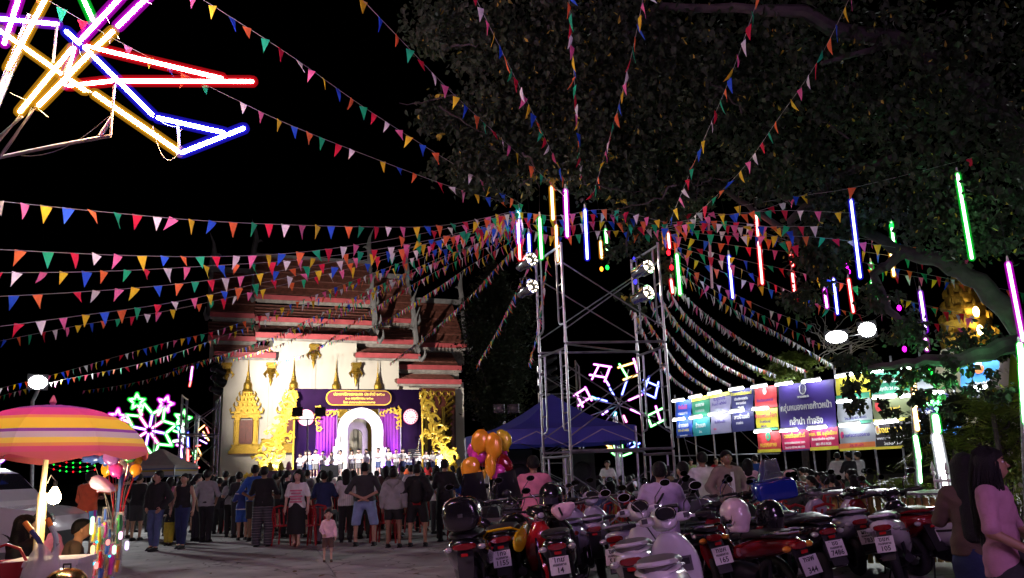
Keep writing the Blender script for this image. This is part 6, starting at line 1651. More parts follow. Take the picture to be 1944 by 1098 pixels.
for i, (px, d, c, lab) in enumerate(((1623, 24, 'char', 'man in dark shirt standing under the crimson banners'), (1601, 25, 'white', 'man in white shirt standing under the grey banner'), (1640, 25.5, 'white', 'second white shirted man under the grey banner'), (1317, 37, 'lgreen', 'person in lime green shirt far below the blue banners'), (1337, 36, 'white', 'person in white shirt far below the green banner'), (1366, 33, 'red', 'person in red and white shirt far below the lavender banner'), (1378, 33, 'white', 'person in white collar beside the red shirted one'), (1443, 26, 'blue', 'person in blue shirt below the yellow banner'), (1158, 27, 'white', 'man in white shirt standing behind the crowd near the low neon flower'))):
    person(lab, gd(px, d), random.Random(i).uniform(-.5, .5) + (FC if i in (3, 5, 6, 8) else 0), 1.68, 'tee', c, .5, .88, 'trousers', 'char', .08, 'short', SKIN, ('front', 'front'), res=.03, fingers=False, group='people standing below the banners')
# the girl at the right edge, close to the camera
girl = person('girl with long black hair in dusty pink t-shirt carrying a snack bag, right edge', gd(1950, 5.5), FC + .75, 1.53, 'tee', 'dpink', .45, .80, 'skirt', 'black', .35, 'long', SKIND, ('hold', 'hold'), (0, 0), .08, res=.013, look=.25)
m = MB(); m.box((.02, .30, 1.02), (.16, .07, .24)); sb_ = m.build('snack_bag', mat('orange_snack_bag', (.75, .28, .04), .3, 0, .3, 12), girl)
m = MB(); m.box((.02, .336, .99), (.13, .012, .08)); m.build('blue_label', mat('blue_label', (.05, .06, .35), .4, 0, 0), sb_)
m = MB(); m.sph((.02, .26, 1.18), (.10, .03, .10), 12, 8); m.build('shirt_print', mat('dark_shirt_print', (.10, .05, .18), .6, 0, .8, 14), girl)
person('girl in dark top and long navy skirt half hidden behind the long haired girl', gd(1888, 6.3), -.5, 1.5, 'tee', 'brown', .5, .86, 'skirt', 'navy', .12, 'long', SKIN, ('front', 'front'), res=.02)
def strands(e, n, zl, seed, look, sc_=1.0):
    g = random.Random(seed); m = MB(); cl, sl__ = math.cos(look), math.sin(look)
    for i in range(n):
        a = g.uniform(.55, 2 * math.pi - .55) + math.pi / 2; r0, r1 = .102, g.uniform(.105, .135)
        z1 = zl + g.uniform(-.06, .08); pts = []
        for f, r, z in ((0, .03, 1.722), (.1, .085, 1.69), (.25, r0 + .006, 1.60), (.5, r1, 1.45), (.75, r1 * .98, (1.45 + z1) / 2), (1, r1 * .9 + g.uniform(-.02, .02), z1)):
            x, y = r * .98 * math.cos(a + g.uniform(-.05, .05)), r * .95 * math.sin(a) - .02 - .03 * f
            pts.append((x * cl - y * sl__, x * sl__ + y * cl, z))
        m.tube(pts, [.004, .006, .006, .006, .005, .001], 4)
    o = m.build('hair_strands', HAIR, e); o['kind'] = 'stuff'
strands(girl, 150, 1.04, 1, .25)
# seated people at the left corner
person('seated woman with curly dark hair and black jacket in the left corner', gd(28, 8.6), -.5, 1.62, 'jacket', 'black', .95, .9, 'trousers', 'black', .1, 'bob', SKIN, ('lap', 'lap'), seat=.48, look=-.4)
person('seated woman in pink sleeve behind the curly haired woman', gd(62, 9.6), .3, 1.6, 'shirt', 'pink', .95, .9, 'trousers', 'char', .1, 'bob', SKIN, ('lap', 'lap'), seat=.5)
person('crouching man in brown shirt beside the umbrella pole', gd(112, 9.4), -1.0, 1.62, 'tee', 'brown', .4, .9, 'trousers', 'red', .1, 'short', mat('skin_warm', (.5, .24, .12), .5, 0, .08, 8), ('clasp', 'clasp'), seat=.42, bend=.25)

# ------------------------------------------------------------------ audience
CHAIRM = mat('red_plastic_chair', (.34, .016, .022), .35, 0, .1, 6)
def chair_proto():
    e = empty('plastic_chair', (0, 0, 0), 0, 'red plastic chair', 'chair', 'red plastic chairs')
    m = MB(); m.box((0, 0, .43), (.42, .40, .03)); m.build('seat', CHAIRM, e, False)
    for sx in (-1, 1):
        for sy in (-1, 1):
            m = MB(); m.tube([(sx * .19, sy * .18, .43), (sx * .22, sy * .21, 0)], [.026, .02], 4); m.build('leg', CHAIRM, e)
    for k in range(4):
        x = (k - 1.5) * .095; m = MB(); m.tube([(x, -.19, .44), (x * 1.08, -.23, .68), (x * 1.0, -.26, .80)], [.02, .018, .02], 4, sy=.4); m.build('back_slat', CHAIRM, e)
    m = MB(); m.tube([(-.2, -.185, .44), (-.21, -.23, .66), (-.17, -.26, .83), (0, -.27, .87), (.17, -.26, .83), (.21, -.23, .66), (.2, -.185, .44)], .022, 6); m.build('back_frame', CHAIRM, e)
    return e
chair0 = chair_proto(); _used = [False]
def put_chair(loc, yaw, label):
    c = chair0 if not _used[0] else copy_tree(chair0); _used[0] = True
    c.location = loc; c.rotation_euler = (0, 0, yaw); c['label'] = label
rs = random.Random(21)
protos = []
PH = [('short', SKIN, 'black', 'tee', ('lap', 'lap')), ('bob', SKINL, 'white', 'tee', ('lap', 'lap')), ('short', SKIND, 'char', 'shirt', ('clasp', 'clasp')), ('tail', SKIN, 'navy', 'tee', ('lap', 'front')), ('short', SKIN, 'grey', 'tee', ('phone', 'lap')), ('bob', SKIN, 'brown', 'shirt', ('lap', 'lap'))]
for i, (hr, sk, tc, tp, ar) in enumerate(PH):
    protos.append(person('seated spectator', (0, 0, -50), 0, 1.62, tp, tc, .5, .9, 'trousers', 'char', .1, hr, sk, ar, seat=.48, res=.03, fingers=False, group='seated spectators', look=rs.uniform(-.5, .5), width=1.05))
PCOL = ['black', 'char', 'navy', 'white', 'grey', 'black', 'brown', 'tgrey', 'lilac', 'pink', 'red', 'green', 'khaki', 'black', 'jean', 'char']
placed = []; nused = [False] * 6
def seat_person(px, d, yaw, zone):
    p = gd(px, d)
    for q in placed:
        if (q - p).length < .55: return
    placed.append(p)
    i = rs.randrange(6); c = rs.choice(PCOL)
    e = protos[i] if not nused[i] else copy_tree(protos[i]); nused[i] = True
    e.location = p; e.rotation_euler = (0, 0, yaw); s = rs.uniform(.92, 1.05) * 1.62 / 1.7; e.scale = (s, s, s)
    nm = {'char': 'dark grey', 'tgrey': 'grey', 'jean': 'denim blue'}.get(c, c)
    hr = {'short': 'short haired', 'bob': 'bob haired', 'tail': 'ponytailed'}[PH[i][0]]
    e['label'] = '%s spectator in %s top seated %s' % (hr, nm, zone); e['group'] = 'seated spectators'
    for ch in e.children:
        if ch.name.startswith(('shirt',)): set_mat(ch, CL[c])
    if d < 26: put_chair(p + Vector((0, .0, 0)), yaw, 'red plastic chair under a spectator seated %s' % zone)
# rows facing the stage, behind the standing people
sprot = []
SPH = [('short', SKIND, 'tee', ('front', 'front'), 'trousers'), ('bob', SKIN, 'tee', ('clasp', 'clasp'), 'jeans'), ('short', SKIN, 'shirt', ('pocket', 'down'), 'shorts'), ('tail', SKINL, 'tee', ('front', 'down'), 'trousers')]
for hr, sk, tp, ar, bt in SPH:
    sprot.append(person('standing spectator', (0, 0, -50), 0, 1.66, tp, 'black', .5, .88, bt, 'char', .5 if bt == 'shorts' else .08, hr, sk, ar, res=.03, fingers=False, group='standing spectators', look=rs.uniform(-.6, .6)))
sused = [False] * 4
for i in range(62):
    px = 340 + 535 * (i + .5) / 62 + rs.uniform(-6, 6); d = rs.uniform(19.5, 31)
    if i % 5 == 4: px = rs.uniform(150, 345); d = rs.uniform(21, 32)
    j = i % 4; e = sprot[j] if not sused[j] else copy_tree(sprot[j]); sused[j] = True
    p = gd(px, d); placed.append(p); c = rs.choice(['black', 'black', 'char', 'navy', 'white', 'tgrey', 'brown', 'grey', 'pink', 'black', 'blue'])
    e.location = p; e.rotation_euler = (0, 0, -.2 + rs.uniform(-.5, .5)); s = rs.uniform(.84, 1.03) * 1.66 / 1.7; e.scale = (s, s, s)
    e['label'] = '%s spectator in %s top standing %s' % ({'short': 'short haired', 'bob': 'bob haired', 'tail': 'ponytailed'}[SPH[j][0]], {'char': 'dark grey', 'tgrey': 'mid grey'}.get(c, c), 'near the neon flower' if px < 340 else 'left of the stage' if px < 560 else 'before the arch' if px < 720 else 'before the right scroll panel'); e['group'] = 'standing spectators'
    for ch in e.children:
        if ch.name.startswith('shirt'): set_mat(ch, CL[c])
for row in range(11):
    d = 22 + row * 1.9
    x0, x1 = 420 - row * 4, 870
    n = int(15 + row * .6)
    for k in range(n):
        px = x0 + (x1 - x0) * (k + .5) / n + rs.uniform(-9, 9)
        if rs.random() < (.62 if row < 8 else .5): seat_person(px, d + rs.uniform(-.5, .5), -.22 + rs.uniform(-.35, .35), 'in the rows before the stage, %s' % ('near' if row < 4 else 'middle' if row < 8 else 'front'))
# crowd right of the tent, seen behind the bikes, facing the stage on the left
for row in range(9):
    d = 15.5 + row * 1.7
    for k in range(17):
        px = 975 + (1640 - 975) * (k + .5) / 17 + rs.uniform(-14, 14)
        if rs.random() < .92: seat_person(px, d + rs.uniform(-.5, .5), .55 + rs.uniform(-.5, .5), 'behind the motorbikes, %s' % ('near the scaffold' if px < 1300 else 'before the banner wall'))
# empty red chairs
for i, (px, d, yw) in enumerate(((605, 18.7, .1), (581, 18.5, .2), (540, 18.8, -.1), (735, 18.5, 0), (722, 18.9, .1), (872, 18.6, .3), (978, 11.2, .2), (1450, 12.8, .5), (1470, 12.4, .4), (1495, 12.2, .5), (1535, 12.4, .6), (1430, 13.0, .4), (1560, 12.2, .2), (1480, 13.4, .3))):
    put_chair(gd(px, d), yw, 'empty red plastic chair %s' % (('behind the toddler', 'beside the skirted woman', 'left of the skirted woman', 'right of the denim shorts', 'behind the denim shorts', 'by the balloons')[i] if px < 900 else 'beside the mixing desk' if px < 1000 else 'behind the dark red motorbike, %s from the left' % ORD[(0, 0, 0, 0, 0, 0, 0, 1, 2, 4, 5, 0, 6, 3)[i]]))
# ------------------------------------------------------------------ children on the stage
KG = 'children performing on the stage'
k0 = []
for i, (hr, bt, bc) in enumerate((('short', 'shorts', 'tgrey'), ('bob', 'skirt', 'navy'), ('short', 'shorts', 'jean'))):
    k0.append(person('child', (0, 0, -50), FC, 1.25, 'shirt', 'white', .45, .86, bt, bc, .5, hr, SKINL, (('down', 'front'), ('clasp', 'clasp'), ('front', 'front'))[i], head=1.25, res=.03, fingers=False, group=KG, facefeat=True, shoes='white'))
kused = [False] * 3
kids = [(569, -2.2), (580, -1.8), (587, -2.4), (599, -3.0), (612, -2.6), (629, -2.2), (646, -2.8), (668, -2.6), (681, -2.8), (695, -2.6), (718, -3.0), (737, -3.0), (752, -2.2), (765, -2.6), (777, -1.6), (793, -1.8), (809, -1.4), (822, -1.2), (834, -1.0)]
for i, (px, y) in enumerate(kids):
    x, _ = sl(px, 900, y); p = SP.pos(x, y, SZ); j = (0, 1, 2, 0, 2, 1)[i % 6] if i not in (7, 8, 9) else 0
    e = k0[j] if not kused[j] else copy_tree(k0[j]); kused[j] = True
    e.location = p; e.rotation_euler = (0, 0, FC + rs.uniform(-.4, .4)); s = rs.uniform(.92, 1.1) * 1.25 / 1.7; e.scale = (s, s, s)
    e['label'] = 'child in white shirt and %s on the stage, %s from the left' % (('grey shorts', 'navy skirt', 'blue shorts')[j], ORD[i])
for px, y, c, lab, h in ((773, -5.6, 'orange', 'child in orange shirt standing in front of the stage', 1.3), (795, -6.2, 'navy', 'boy in dark navy shirt watching in front of the stage', 1.45), (813, -5.8, 'red', 'girl in long red dress in front of the stage', 1.4)):
    x, _ = sl(px, 890, y); p = SP.pos(x, y, .55)
    person(lab, p, -.3, h, 'tee', c, .45, .86, 'skirt' if c == 'red' else 'shorts', c if c == 'red' else 'tgrey', .3, 'bob' if c == 'red' else 'short', SKIN, ('front', 'front'), head=1.2, res=.03, fingers=False, group='children before the stage')
x, _ = sl(796, 900, -5.9)
m = MB(); m.box((0, 0, .27), (3.2, 1.2, .55)); stp = m.build('stage_step', mat('dark_step', (.05, .03, .06), .8, 0, .2, 4), None, False, loc=SP.pos(x, -5.9, 0), rot=(0, 0, SP.yaw())); tag(stp, 'low dark step in front of the stage under the children', 'step')
# stage gear: monitor wedge, music stand, speakers, table with yellow garlands
x, _ = sl(627, 893, -3.9); p = SP.pos(x, -3.7, SZ)
e = empty('stage_monitor', p, SP.yaw(), 'black wedge monitor speaker on the stage edge', 'speaker')
m = MB(); m.prism([(-.42, 0), (.42, 0), (.40, .5), (-.40, .5)], (0, 0, 0), (1, 0, 0), (0, .35, 1), .3); m.build('cabinet', BLACKPLASTIC, e, False)
m = MB(); m.prism([(-.36, .05), (.36, .05), (.34, .45), (-.34, .45)], (0, -.31, -.02), (1, 0, 0), (0, .35, 1), .02); m.build('grille', DARKMETAL, e, False)
x, _ = sl(787, 860, -2.0); p = SP.pos(x, -2.0, SZ)
e = empty('music_stand', p, SP.yaw(), 'dark music stand on the right of the stage', 'music stand')
m = MB(); m.tube([(0, 0, 0), (0, 0, 1.1)], .02, 6); m.build('post', DARKMETAL, e)
for z_ in (1.0, 1.1, 1.2, 1.3): m = MB(); m.box((0, -.05 + .06 * (z_ - 1), z_), (.75, .02, .06)); m.build('slat', DARKMETAL, e, False)
m = MB(); m.tube([(.2, 0, 1.3), (.28, 0, 1.9)], .03, 6); m.build('microphone_arm', CHROME, e)
x, _ = sl(535, 890, -4.6); p = SP.pos(x, -4.9, 0)
e = empty('draped_table', p, SP.yaw(), 'table draped in dusty purple cloth with small garland figures, left of the stage', 'table')
m = MB(); m.box((0, 0, .95), (2.2, .8, 1.7)); m.build('cloth', mat('mauve_cloth', (.22, .13, .20), .85, 0, .15, 3), e, False)
for i, (dx, c) in enumerate(((-.6, 'yellow'), (.25, 'pink'), (-.1, 'yellow'))):
    m = MB(); m.tube([(dx, -.2, 1.8), (dx, -.2, 1.95), (dx, -.2, 2.1), (dx, -.2, 2.2)], [.09, .12, .1, .02], 8); m.tube([(dx - .15, -.2, 1.85), (dx, -.22, 2.0), (dx + .15, -.2, 1.85)], .05, 6); m.build('garland', CL[c], e)
for px, sgn in ((862, 'right'),):
    pass
# ------------------------------------------------------------------ motorbikes and scooters
def paint(n, c, r=.18, v=.06): return mat('bike_paint_' + n, c, r, 0, v, 6, coat=.6)
BP_ = {n: paint(n, c) for n, c in dict(black=(.010, .010, .012), white=(.66, .63, .66), silver=(.40, .38, .44), lilac=(.40, .36, .50), yellow=(.75, .48, .01), red=(.42, .012, .018), dred=(.20, .006, .010), blue=(.012, .03, .30), grey=(.12, .12, .13), green=(.02, .10, .07)).items()}
TAILRED = mat('tail_light_red', (.22, .004, .008), .12, 0, .1, 20, coat=.8)
CLEARP = mat('clear_lens', (.55, .55, .55), .08, .2, .05, 20, coat=.8)
AMBER = mat('amber_lens', (.7, .25, .03), .15, 0, .05, 20, coat=.6)
SEATM = mat('seat_vinyl', (.018, .016, .018), .5, 0, .2, 20, .2, 80)
SEATG = mat('seat_grey_vinyl', (.11, .10, .11), .55, 0, .15, 20, .2, 80)
PLATEW = mat('plate_white', (.70, .68, .68), .45, 0, .05, 30)
PLATEINK = mat('plate_ink', (.02, .02, .025), .6, 0, 0)
MIRR = mat('mirror_glass', (.55, .56, .6), .04, 1.0, 0)
REFL = mat('red_reflector', (.45, .01, .012), .25, 0, .05, 30)
def ring(y, z, w, h, n=14, p=2.5):
    out = []
    for i in range(n):
        q = 2 * math.pi * i / n; c, s = math.cos(q), math.sin(q)
        out.append((w * math.copysign(abs(c) ** (2 / p), c), y, z + h * math.copysign(abs(s) ** (2 / p), s)))
    return out
def ringz(z, y, w, d, n=14, p=2.5, lean=0.0):
    out = []
    for i in range(n):
        q = 2 * math.pi * i / n; c, s = math.cos(q), math.sin(q)
        out.append((w * math.copysign(abs(c) ** (2 / p), c), y + d * math.copysign(abs(s) ** (2 / p), s), z))
    return out
def smooth_loft(keys, fn, sub=3):
    K = [np.array(k, float) for k in keys]; out = []
    for i in range(len(K) - 1):
        a, b, c, d = K[max(0, i - 1)], K[i], K[i + 1], K[min(len(K) - 1, i + 2)]
        for j in range(sub):
            t = j / sub
            out.append(.5 * (2 * b + (c - a) * t + (2 * a - 5 * b + 4 * c - d) * t * t + (3 * b - a - 3 * c + d) * t ** 3))
    out.append(K[-1])
    return [fn(*[float(x) if k < 2 else max(.004, float(x)) for k, x in enumerate(o)]) for o in out]
def loft_y(parent, name, keys, m, n=14, p=2.5):
    b = MB(); b.rings(smooth_loft(keys, lambda y, z, w, h: ring(y, z, w, h, n, p))); return b.build(name, m, parent, True, 60)
def loft_z(parent, name, keys, m, n=14, p=2.5):
    b = MB(); b.rings(smooth_loft(keys, lambda z, y, w, d: ringz(z, y, w, d, n, p))); return b.build(name, m, parent, True, 60)
WHEELS = {}
def wheel(parent, y, Rr, r, spoked=False, rimm=None, turn=0.0):
    key = (Rr, r, spoked, rimm.name if rimm else '')
    if key not in WHEELS:
        b = MB(); N = 22; M_ = 8
        b.rings([[((r * math.cos(t) * .95), (Rr - r + r * math.sin(t)) * math.cos(q), (Rr - r + r * math.sin(t)) * math.sin(q)) for t in [2 * math.pi * j / M_ for j in range(M_)]] for q in [2 * math.pi * i / N for i in range(N)]], closed=True)
        ty = b.mesh('tyre', RUBBER, True, 60)
        b = MB(); R2 = Rr - 1.7 * r
        for sx in (-1, 1): b.tube([(sx * r * .5, R2 * math.cos(q), R2 * math.sin(q)) for q in [2 * math.pi * i / N for i in range(N)]], r * .28, 5, True)
        b.tube([(0, (R2) * math.cos(q), (R2) * math.sin(q)) for q in [2 * math.pi * i / N for i in range(N)]], r * .45, 5, True)
        b.cyl((-r * .9, 0, 0), (r * .9, 0, 0), .035, None, 10)
        if spoked:
            for i in range(18):
                q = 2 * math.pi * i / 18; b.tube([(.03 * (-1) ** i, .03 * math.cos(q + .4), .03 * math.sin(q + .4)), (0, R2 * math.cos(q), R2 * math.sin(q))], .0035, 4)
        else:
            for i in range(5):
                q = 2 * math.pi * i / 5; b.tube([(0, .02 * math.cos(q), .02 * math.sin(q)), (0, R2 * math.cos(q), R2 * math.sin(q))], [.022, .014], 5)
        WHEELS[key] = (ty, b.mesh('rim', rimm or DARKMETAL, True, 50))
    w = bpy.data.objects.new('wheel', None); w.empty_display_size = .1; w.location = (0, y, Rr); w.rotation_euler = (0, 0, turn); link(w, parent)
    for nm, me in zip(('tyre', 'rim'), WHEELS[key]): link(bpy.data.objects.new(nm, me), w)
def number_plate(parent, y, z, tilt, l1, l2, l3, w=.20, h=.175):
    M = Matrix.Translation((0, y, z)) @ Matrix.Rotation(tilt, 4, 'X')
    b = MB(); pts = [(a, c) for a, c in [(-w / 2, -h / 2), (w / 2, -h / 2), (w / 2, h / 2), (-w / 2, h / 2)]]
    b.prism(pts, (0, 0, 0), (1, 0, 0), (0, 0, 1), .004); o = b.build('number_plate', PLATEW, parent, False); o.matrix_local = M
    for t, zz, sz in ((l1, .055, .068), (l2, .008, .036), (l3, -.048, .075)):
        if t: text(t, sz, PLATEINK, frame((0, -.0075, zz), (1, 0, 0), (0, 0, 1)), o, off=.0012, extrude=.0006)
    for sx in (-1, 1):
        b = MB(); b.sph((sx * .06, -.006, h / 2 - .014), .006, 6, 4); b.build('bolt', CHROME, o)
BG = 'parked motorbikes and scooters'
def bike(label, px, d, yaw, style='classic', body='white', body2=None, seatm=None, plate=('กขค', 'หนองคาย', '165'), lean=-.13, steer=.25, box=None, grab=True, mirror=True, tail=None, shieldm=None, front=None, bars=True, pl=None):
    loc = gd(px, d)
    if pl is not None:
        q = gnd(pl[0], pl[1], .54); loc = Vector((q.x - math.sin(yaw) * .545, q.y + math.cos(yaw) * .545, 0))
    e = empty('parked_scooter' if style != 'under' else 'parked_motorbike', loc, 0, label, 'scooter' if style != 'under' else 'motorbike', BG)
    e.rotation_mode = 'XYZ'; e.matrix_world = Matrix.Translation(loc) @ Matrix.Rotation(yaw, 4, 'Z') @ Matrix.Rotation(lean, 4, 'Y')
    B = BP_[body]; B2 = BP_[body2] if body2 else B; SM = seatm or SEATM; SH = BP_[shieldm] if shieldm else B
    F = BP_[front] if front else B
    under = style == 'under'; maxi = style == 'maxi'
    Rr = .29 if under else .27; wb = 1.24 if under else 1.30 if not maxi else 1.50
    tr = .042 if under else .06 if not maxi else .075
    wheel(e, 0, Rr, tr, under); wheel(e, wb, Rr, tr * .95, under, None, steer)
    W = 1.25 if maxi else .85 if under else 1.0
    zs = .0 if not maxi else .02
    # rear body
    if under:
        loft_y(e, 'rear_cowl', [(-.44, .74, .03, .02), (-.38, .73, .08, .05), (-.2, .70, .10, .085), (.1, .66, .11, .10), (.4, .60, .10, .09), (.6, .56, .06, .08)], B)
        loft_y(e, 'seat', [(-.40, .795, .07, .015), (-.3, .81, .11, .032), (0, .80, .125, .036), (.3, .775, .115, .036), (.52, .75, .08, .03), (.6, .73, .04, .02)], SM)
        loft_y(e, 'engine', [(.25, .34, .09, .08), (.4, .33, .13, .12), (.62, .36, .12, .11), (.75, .4, .06, .06)], DARKMETAL)
        loft_z(e, 'leg_shield', [(.36, .92, .16, .05), (.5, .98, .2, .06), (.66, 1.0, .2, .07), (.8, .98, .13, .08), (.9, .95, .07, .07)], SH)
        loft_y(e, 'frame_cover', [(.5, .55, .07, .07), (.7, .60, .06, .06), (.92, .72, .06, .07)], B2)
    else:
        loft_y(e, 'rear_cowl', [(-.46, .74 + zs, .05 * W, .025), (-.42, .725 + zs, .12 * W, .07), (-.3, .69 + zs, .165 * W, .115), (-.1, .64 + zs, .19 * W, .155), (.12, .60, .195 * W, .18), (.34, .56, .175 * W, .20), (.5, .50, .15 * W, .20), (.56, .47, .12 * W, .17)], B)
        loft_y(e, 'seat', [(-.40, .80 + zs, .08 * W, .015), (-.33, .825 + zs, .135 * W, .035), (-.1, .835 + zs, .155 * W, .045), (.15, .80 + zs, .15 * W, .042), (.4, .785 + zs, .125 * W, .04), (.54, .75, .08 * W, .03), (.58, .72, .04, .015)], SM)
        loft_y(e, 'floorboard', [(.46, .30, .15 * W, .05), (.6, .28, .18 * W, .045), (.85, .28, .19 * W, .045), (1.0, .33, .17 * W, .06)], SH)
        if style == 'classic':
            loft_y(e, 'seat_trim', [(-.43, .775, .09, .01), (-.35, .785, .15, .018), (-.1, .79, .175, .02), (.15, .765, .17, .02), (.4, .745, .14, .016)], BP_['white'] if body != 'black' else CHROME)
        loft_z(e, 'leg_shield', [(.27, 1.0, .15 * W, .05), (.42, 1.04, .20 * W, .065), (.6, 1.08, .215 * W, .08), (.76, 1.07, .20 * W, .09), (.88, 1.04, .13 * W, .09), (.94, 1.02, .07, .06)], SH)
        # inner pockets facing the rider
        ls = [o for o in e.children if o.name.startswith('leg_shield')][0]
        for sx in (-1, 1):
            m = MB(); m.box((sx * .10 * W, .985, .68), (.11, .05, .12)); m.build('pocket', SEATG, ls, False)
            m = MB(); m.box((sx * .10 * W, .957, .70), (.08, .012, .05)); m.build('pocket_hole', BLACKPLASTIC, ls, False)
        loft_y(e, 'engine', [(-.1, .30, .10, .06), (.1, .31, .13, .09), (.35, .32, .12, .1), (.5, .34, .07, .06)], DARKMETAL)
    # exhaust, shocks, stand
    m = MB(); m.tube([(.10, .45, .24), (.16, .3, .24), (.17, .1, .27), (.18, -.30, .35)], [.018, .024, .05, .052], 9); x = m.build('exhaust', DARKMETAL if not under else CHROME, e)
    m = MB(); m.tube([(.215, .02, .30), (.22, -.2, .345)], [.035, .035], 8, sy=.5); m.build('heat_shield', CHROME, x)
    for sx in (-1, 1):
        m = MB(); m.tube([(sx * .12, -.02, .30), (sx * .12, -.10, .58)], .022, 7); m.build('shock_absorber', DARKMETAL, e)
        m = MB(); m.tube([(sx * .075, wb, Rr), (sx * .075, wb - .14, .60), (sx * .06, wb - .25, .86)], [.02, .022, .022], 7); m.build('fork', CHROME if under else DARKMETAL, e)
    m = MB(); m.tube([(-.12, .42, .26), (-.22, .38, .02)], .010, 5); m.build('side_stand', DARKMETAL, e)
    # front fender
    m = MB(); cs = []
    for i in range(11):
        q = R(-15 + 150 * i / 10); rr = Rr + .035; w = .065 + .03 * math.sin(math.pi * i / 10)
        cs.append([(sx * w, wb + rr * math.cos(q) * (1 - .0), Rr + rr * math.sin(q) - (.03 if abs(sx) > .6 else 0)) for sx in (-1, -.5, 0, .5, 1)] + [(sx * w * .92, wb + (rr - .012) * math.cos(q), Rr + (rr - .012) * math.sin(q) - (.03 if abs(sx) > .6 else 0)) for sx in (1, .5, 0, -.5, -1)])
    m.rings(cs); m.build('front_fender', F, e, True, 60)
    # rear mudguard and plate
    m = MB(); m.prism([(-.085, 0), (.085, 0), (.075, -.34), (-.075, -.34)], (0, -.40, .70), (1, 0, 0), (0, .42, 1), .02); m.build('mudguard', BLACKPLASTIC, e, False)
    if plate: number_plate(e, -.545, .54, -.28, *plate)
    m = MB(); m.box((0, -.50, .66), (.07, .012, .03)); m.build('reflector', REFL, e, False)
    # lights
    tw = .10 * W if not under else .08
    m = MB(); m.rings([ring(-.475, .715 + zs, tw * .8, .028), ring(-.455, .715 + zs, tw, .038), ring(-.40, .715 + zs, tw * 1.05, .042)]); m.build('tail_light', TAILRED, e)
    for sx in (-1, 1):
        m = MB(); m.sph((sx * (tw + .05), -.415, .70 + zs), (.045, .045, .03), 9, 6); m.build('indicator', CLEARP if style != 'under' else AMBER, e)
    # handlebar and headset
    hy, hz = wb - .33, 1.0 if not under else .99
    if maxi: hz = 1.06
    hs = bpy.data.objects.new('handlebar', None); hs.empty_display_size = .1; hs.location = (0, hy, hz); hs.rotation_euler = (0, 0, steer); link(hs, e)
    if style == 'classic':
        b = MB(); b.rings(smooth_loft([(-.16, .02, .05, .03), (-.10, .05, .09, .075), (.0, .06, .115, .10), (.10, .045, .105, .10), (.155, .03, .07, .065)], lambda y, z, w, h: ring(y, z, w, h))); b.build('headset', B, hs, True, 60)
        dv = Vector((0, .55, .83)); dn = Vector((0, -.83, .55)); dc = Vector((0, -.105, .085))
        ell = lambda k_: [(.078 * k_ * math.cos(2 * math.pi * i / 16), .062 * k_ * math.sin(2 * math.pi * i / 16)) for i in range(16)]
        b = MB(); b.prism(ell(1.0), dc, (1, 0, 0), dv, .036); b.build('dial', BLACKPLASTIC, hs)
        b = MB(); b.tube([dc + dn * .034 + Vector((a_ * 1.06, 0, 0)) + dv * (c_ * 1.06) for a_, c_ in ell(1.0)], .010, 5, True); b.build('dial_rim', CHROME, hs)
        b = MB(); b.sph((0, .15, .02), (.075, .04, .075), 12, 7); b.build('headlight', CLEARP, hs)
    else:
        b = MB(); b.rings(smooth_loft([(-.12, .02, .06, .03), (-.06, .035, .11, .05), (.03, .03, .12, .065), (.11, .0, .09, .06), (.15, -.02, .05, .04)], lambda y, z, w, h: ring(y, z, w, h))); b.build('headset', B2 if not maxi else B, hs, True, 60)
        b = MB(); b.box((0, -.085, .07), (.13, .05, .02), mat=Matrix.Rotation(R(35), 3, 'X')); b.build('dial', BLACKPLASTIC, hs, False)
        b = MB(); b.sph((0, .12, -.02), (.08, .04, .05), 12, 7); b.build('headlight', CLEARP, hs)
    if maxi:
        b = MB(); b.rings([[(.20 * math.sin(t) * (1 - .35 * f), .12 - .22 * f + .10 * math.cos(t), .06 + .36 * f + th_) for t in [-1.2 + 2.4 * i / 10 for i in range(11)]] + [(.20 * math.sin(t) * (1 - .35 * f), .12 - .22 * f + .09 * math.cos(t), .06 + .36 * f) for t in [1.2 - 2.4 * i / 10 for i in range(11)]] for f, th_ in ((0, 0), (.5, 0), (1, 0))]); b.build('windscreen', mat('smoked_screen', (.03, .03, .035), .1, 0, 0, coat=.7), hs)
    for sx in (-1, 1):
        b = MB(); b.tube([(sx * .08, .0, .03), (sx * .2, -.03, .05), (sx * .27, -.06, .05)], .014, 6); b.build('bar', DARKMETAL if style != 'classic' else B, hs)
        if style == 'classic':
            b = MB(); b.sph((sx * .15, -.03, .055), (.085, .05, .04), 10, 6); b.build('switch_cover', B, hs)
            b = MB(); b.box((sx * .18, -.076, .065), (.05, .012, .04)); b.build('switch', BLACKPLASTIC, hs, False)
        b = MB(); b.tube([(sx * .26, -.055, .05), (sx * .30, -.075, .05), (sx * .38, -.11, .047), (sx * .385, -.112, .047)], [.017, .02, .02, .012], 8); b.build('grip', BLACKPLASTIC, hs)
        b = MB(); b.tube([(sx * .24, -.02, .05), (sx * .30, .0, .045), (sx * .38, -.045, .04)], [.008, .007, .006], 5); b.build('brake_lever', CHROME, hs)
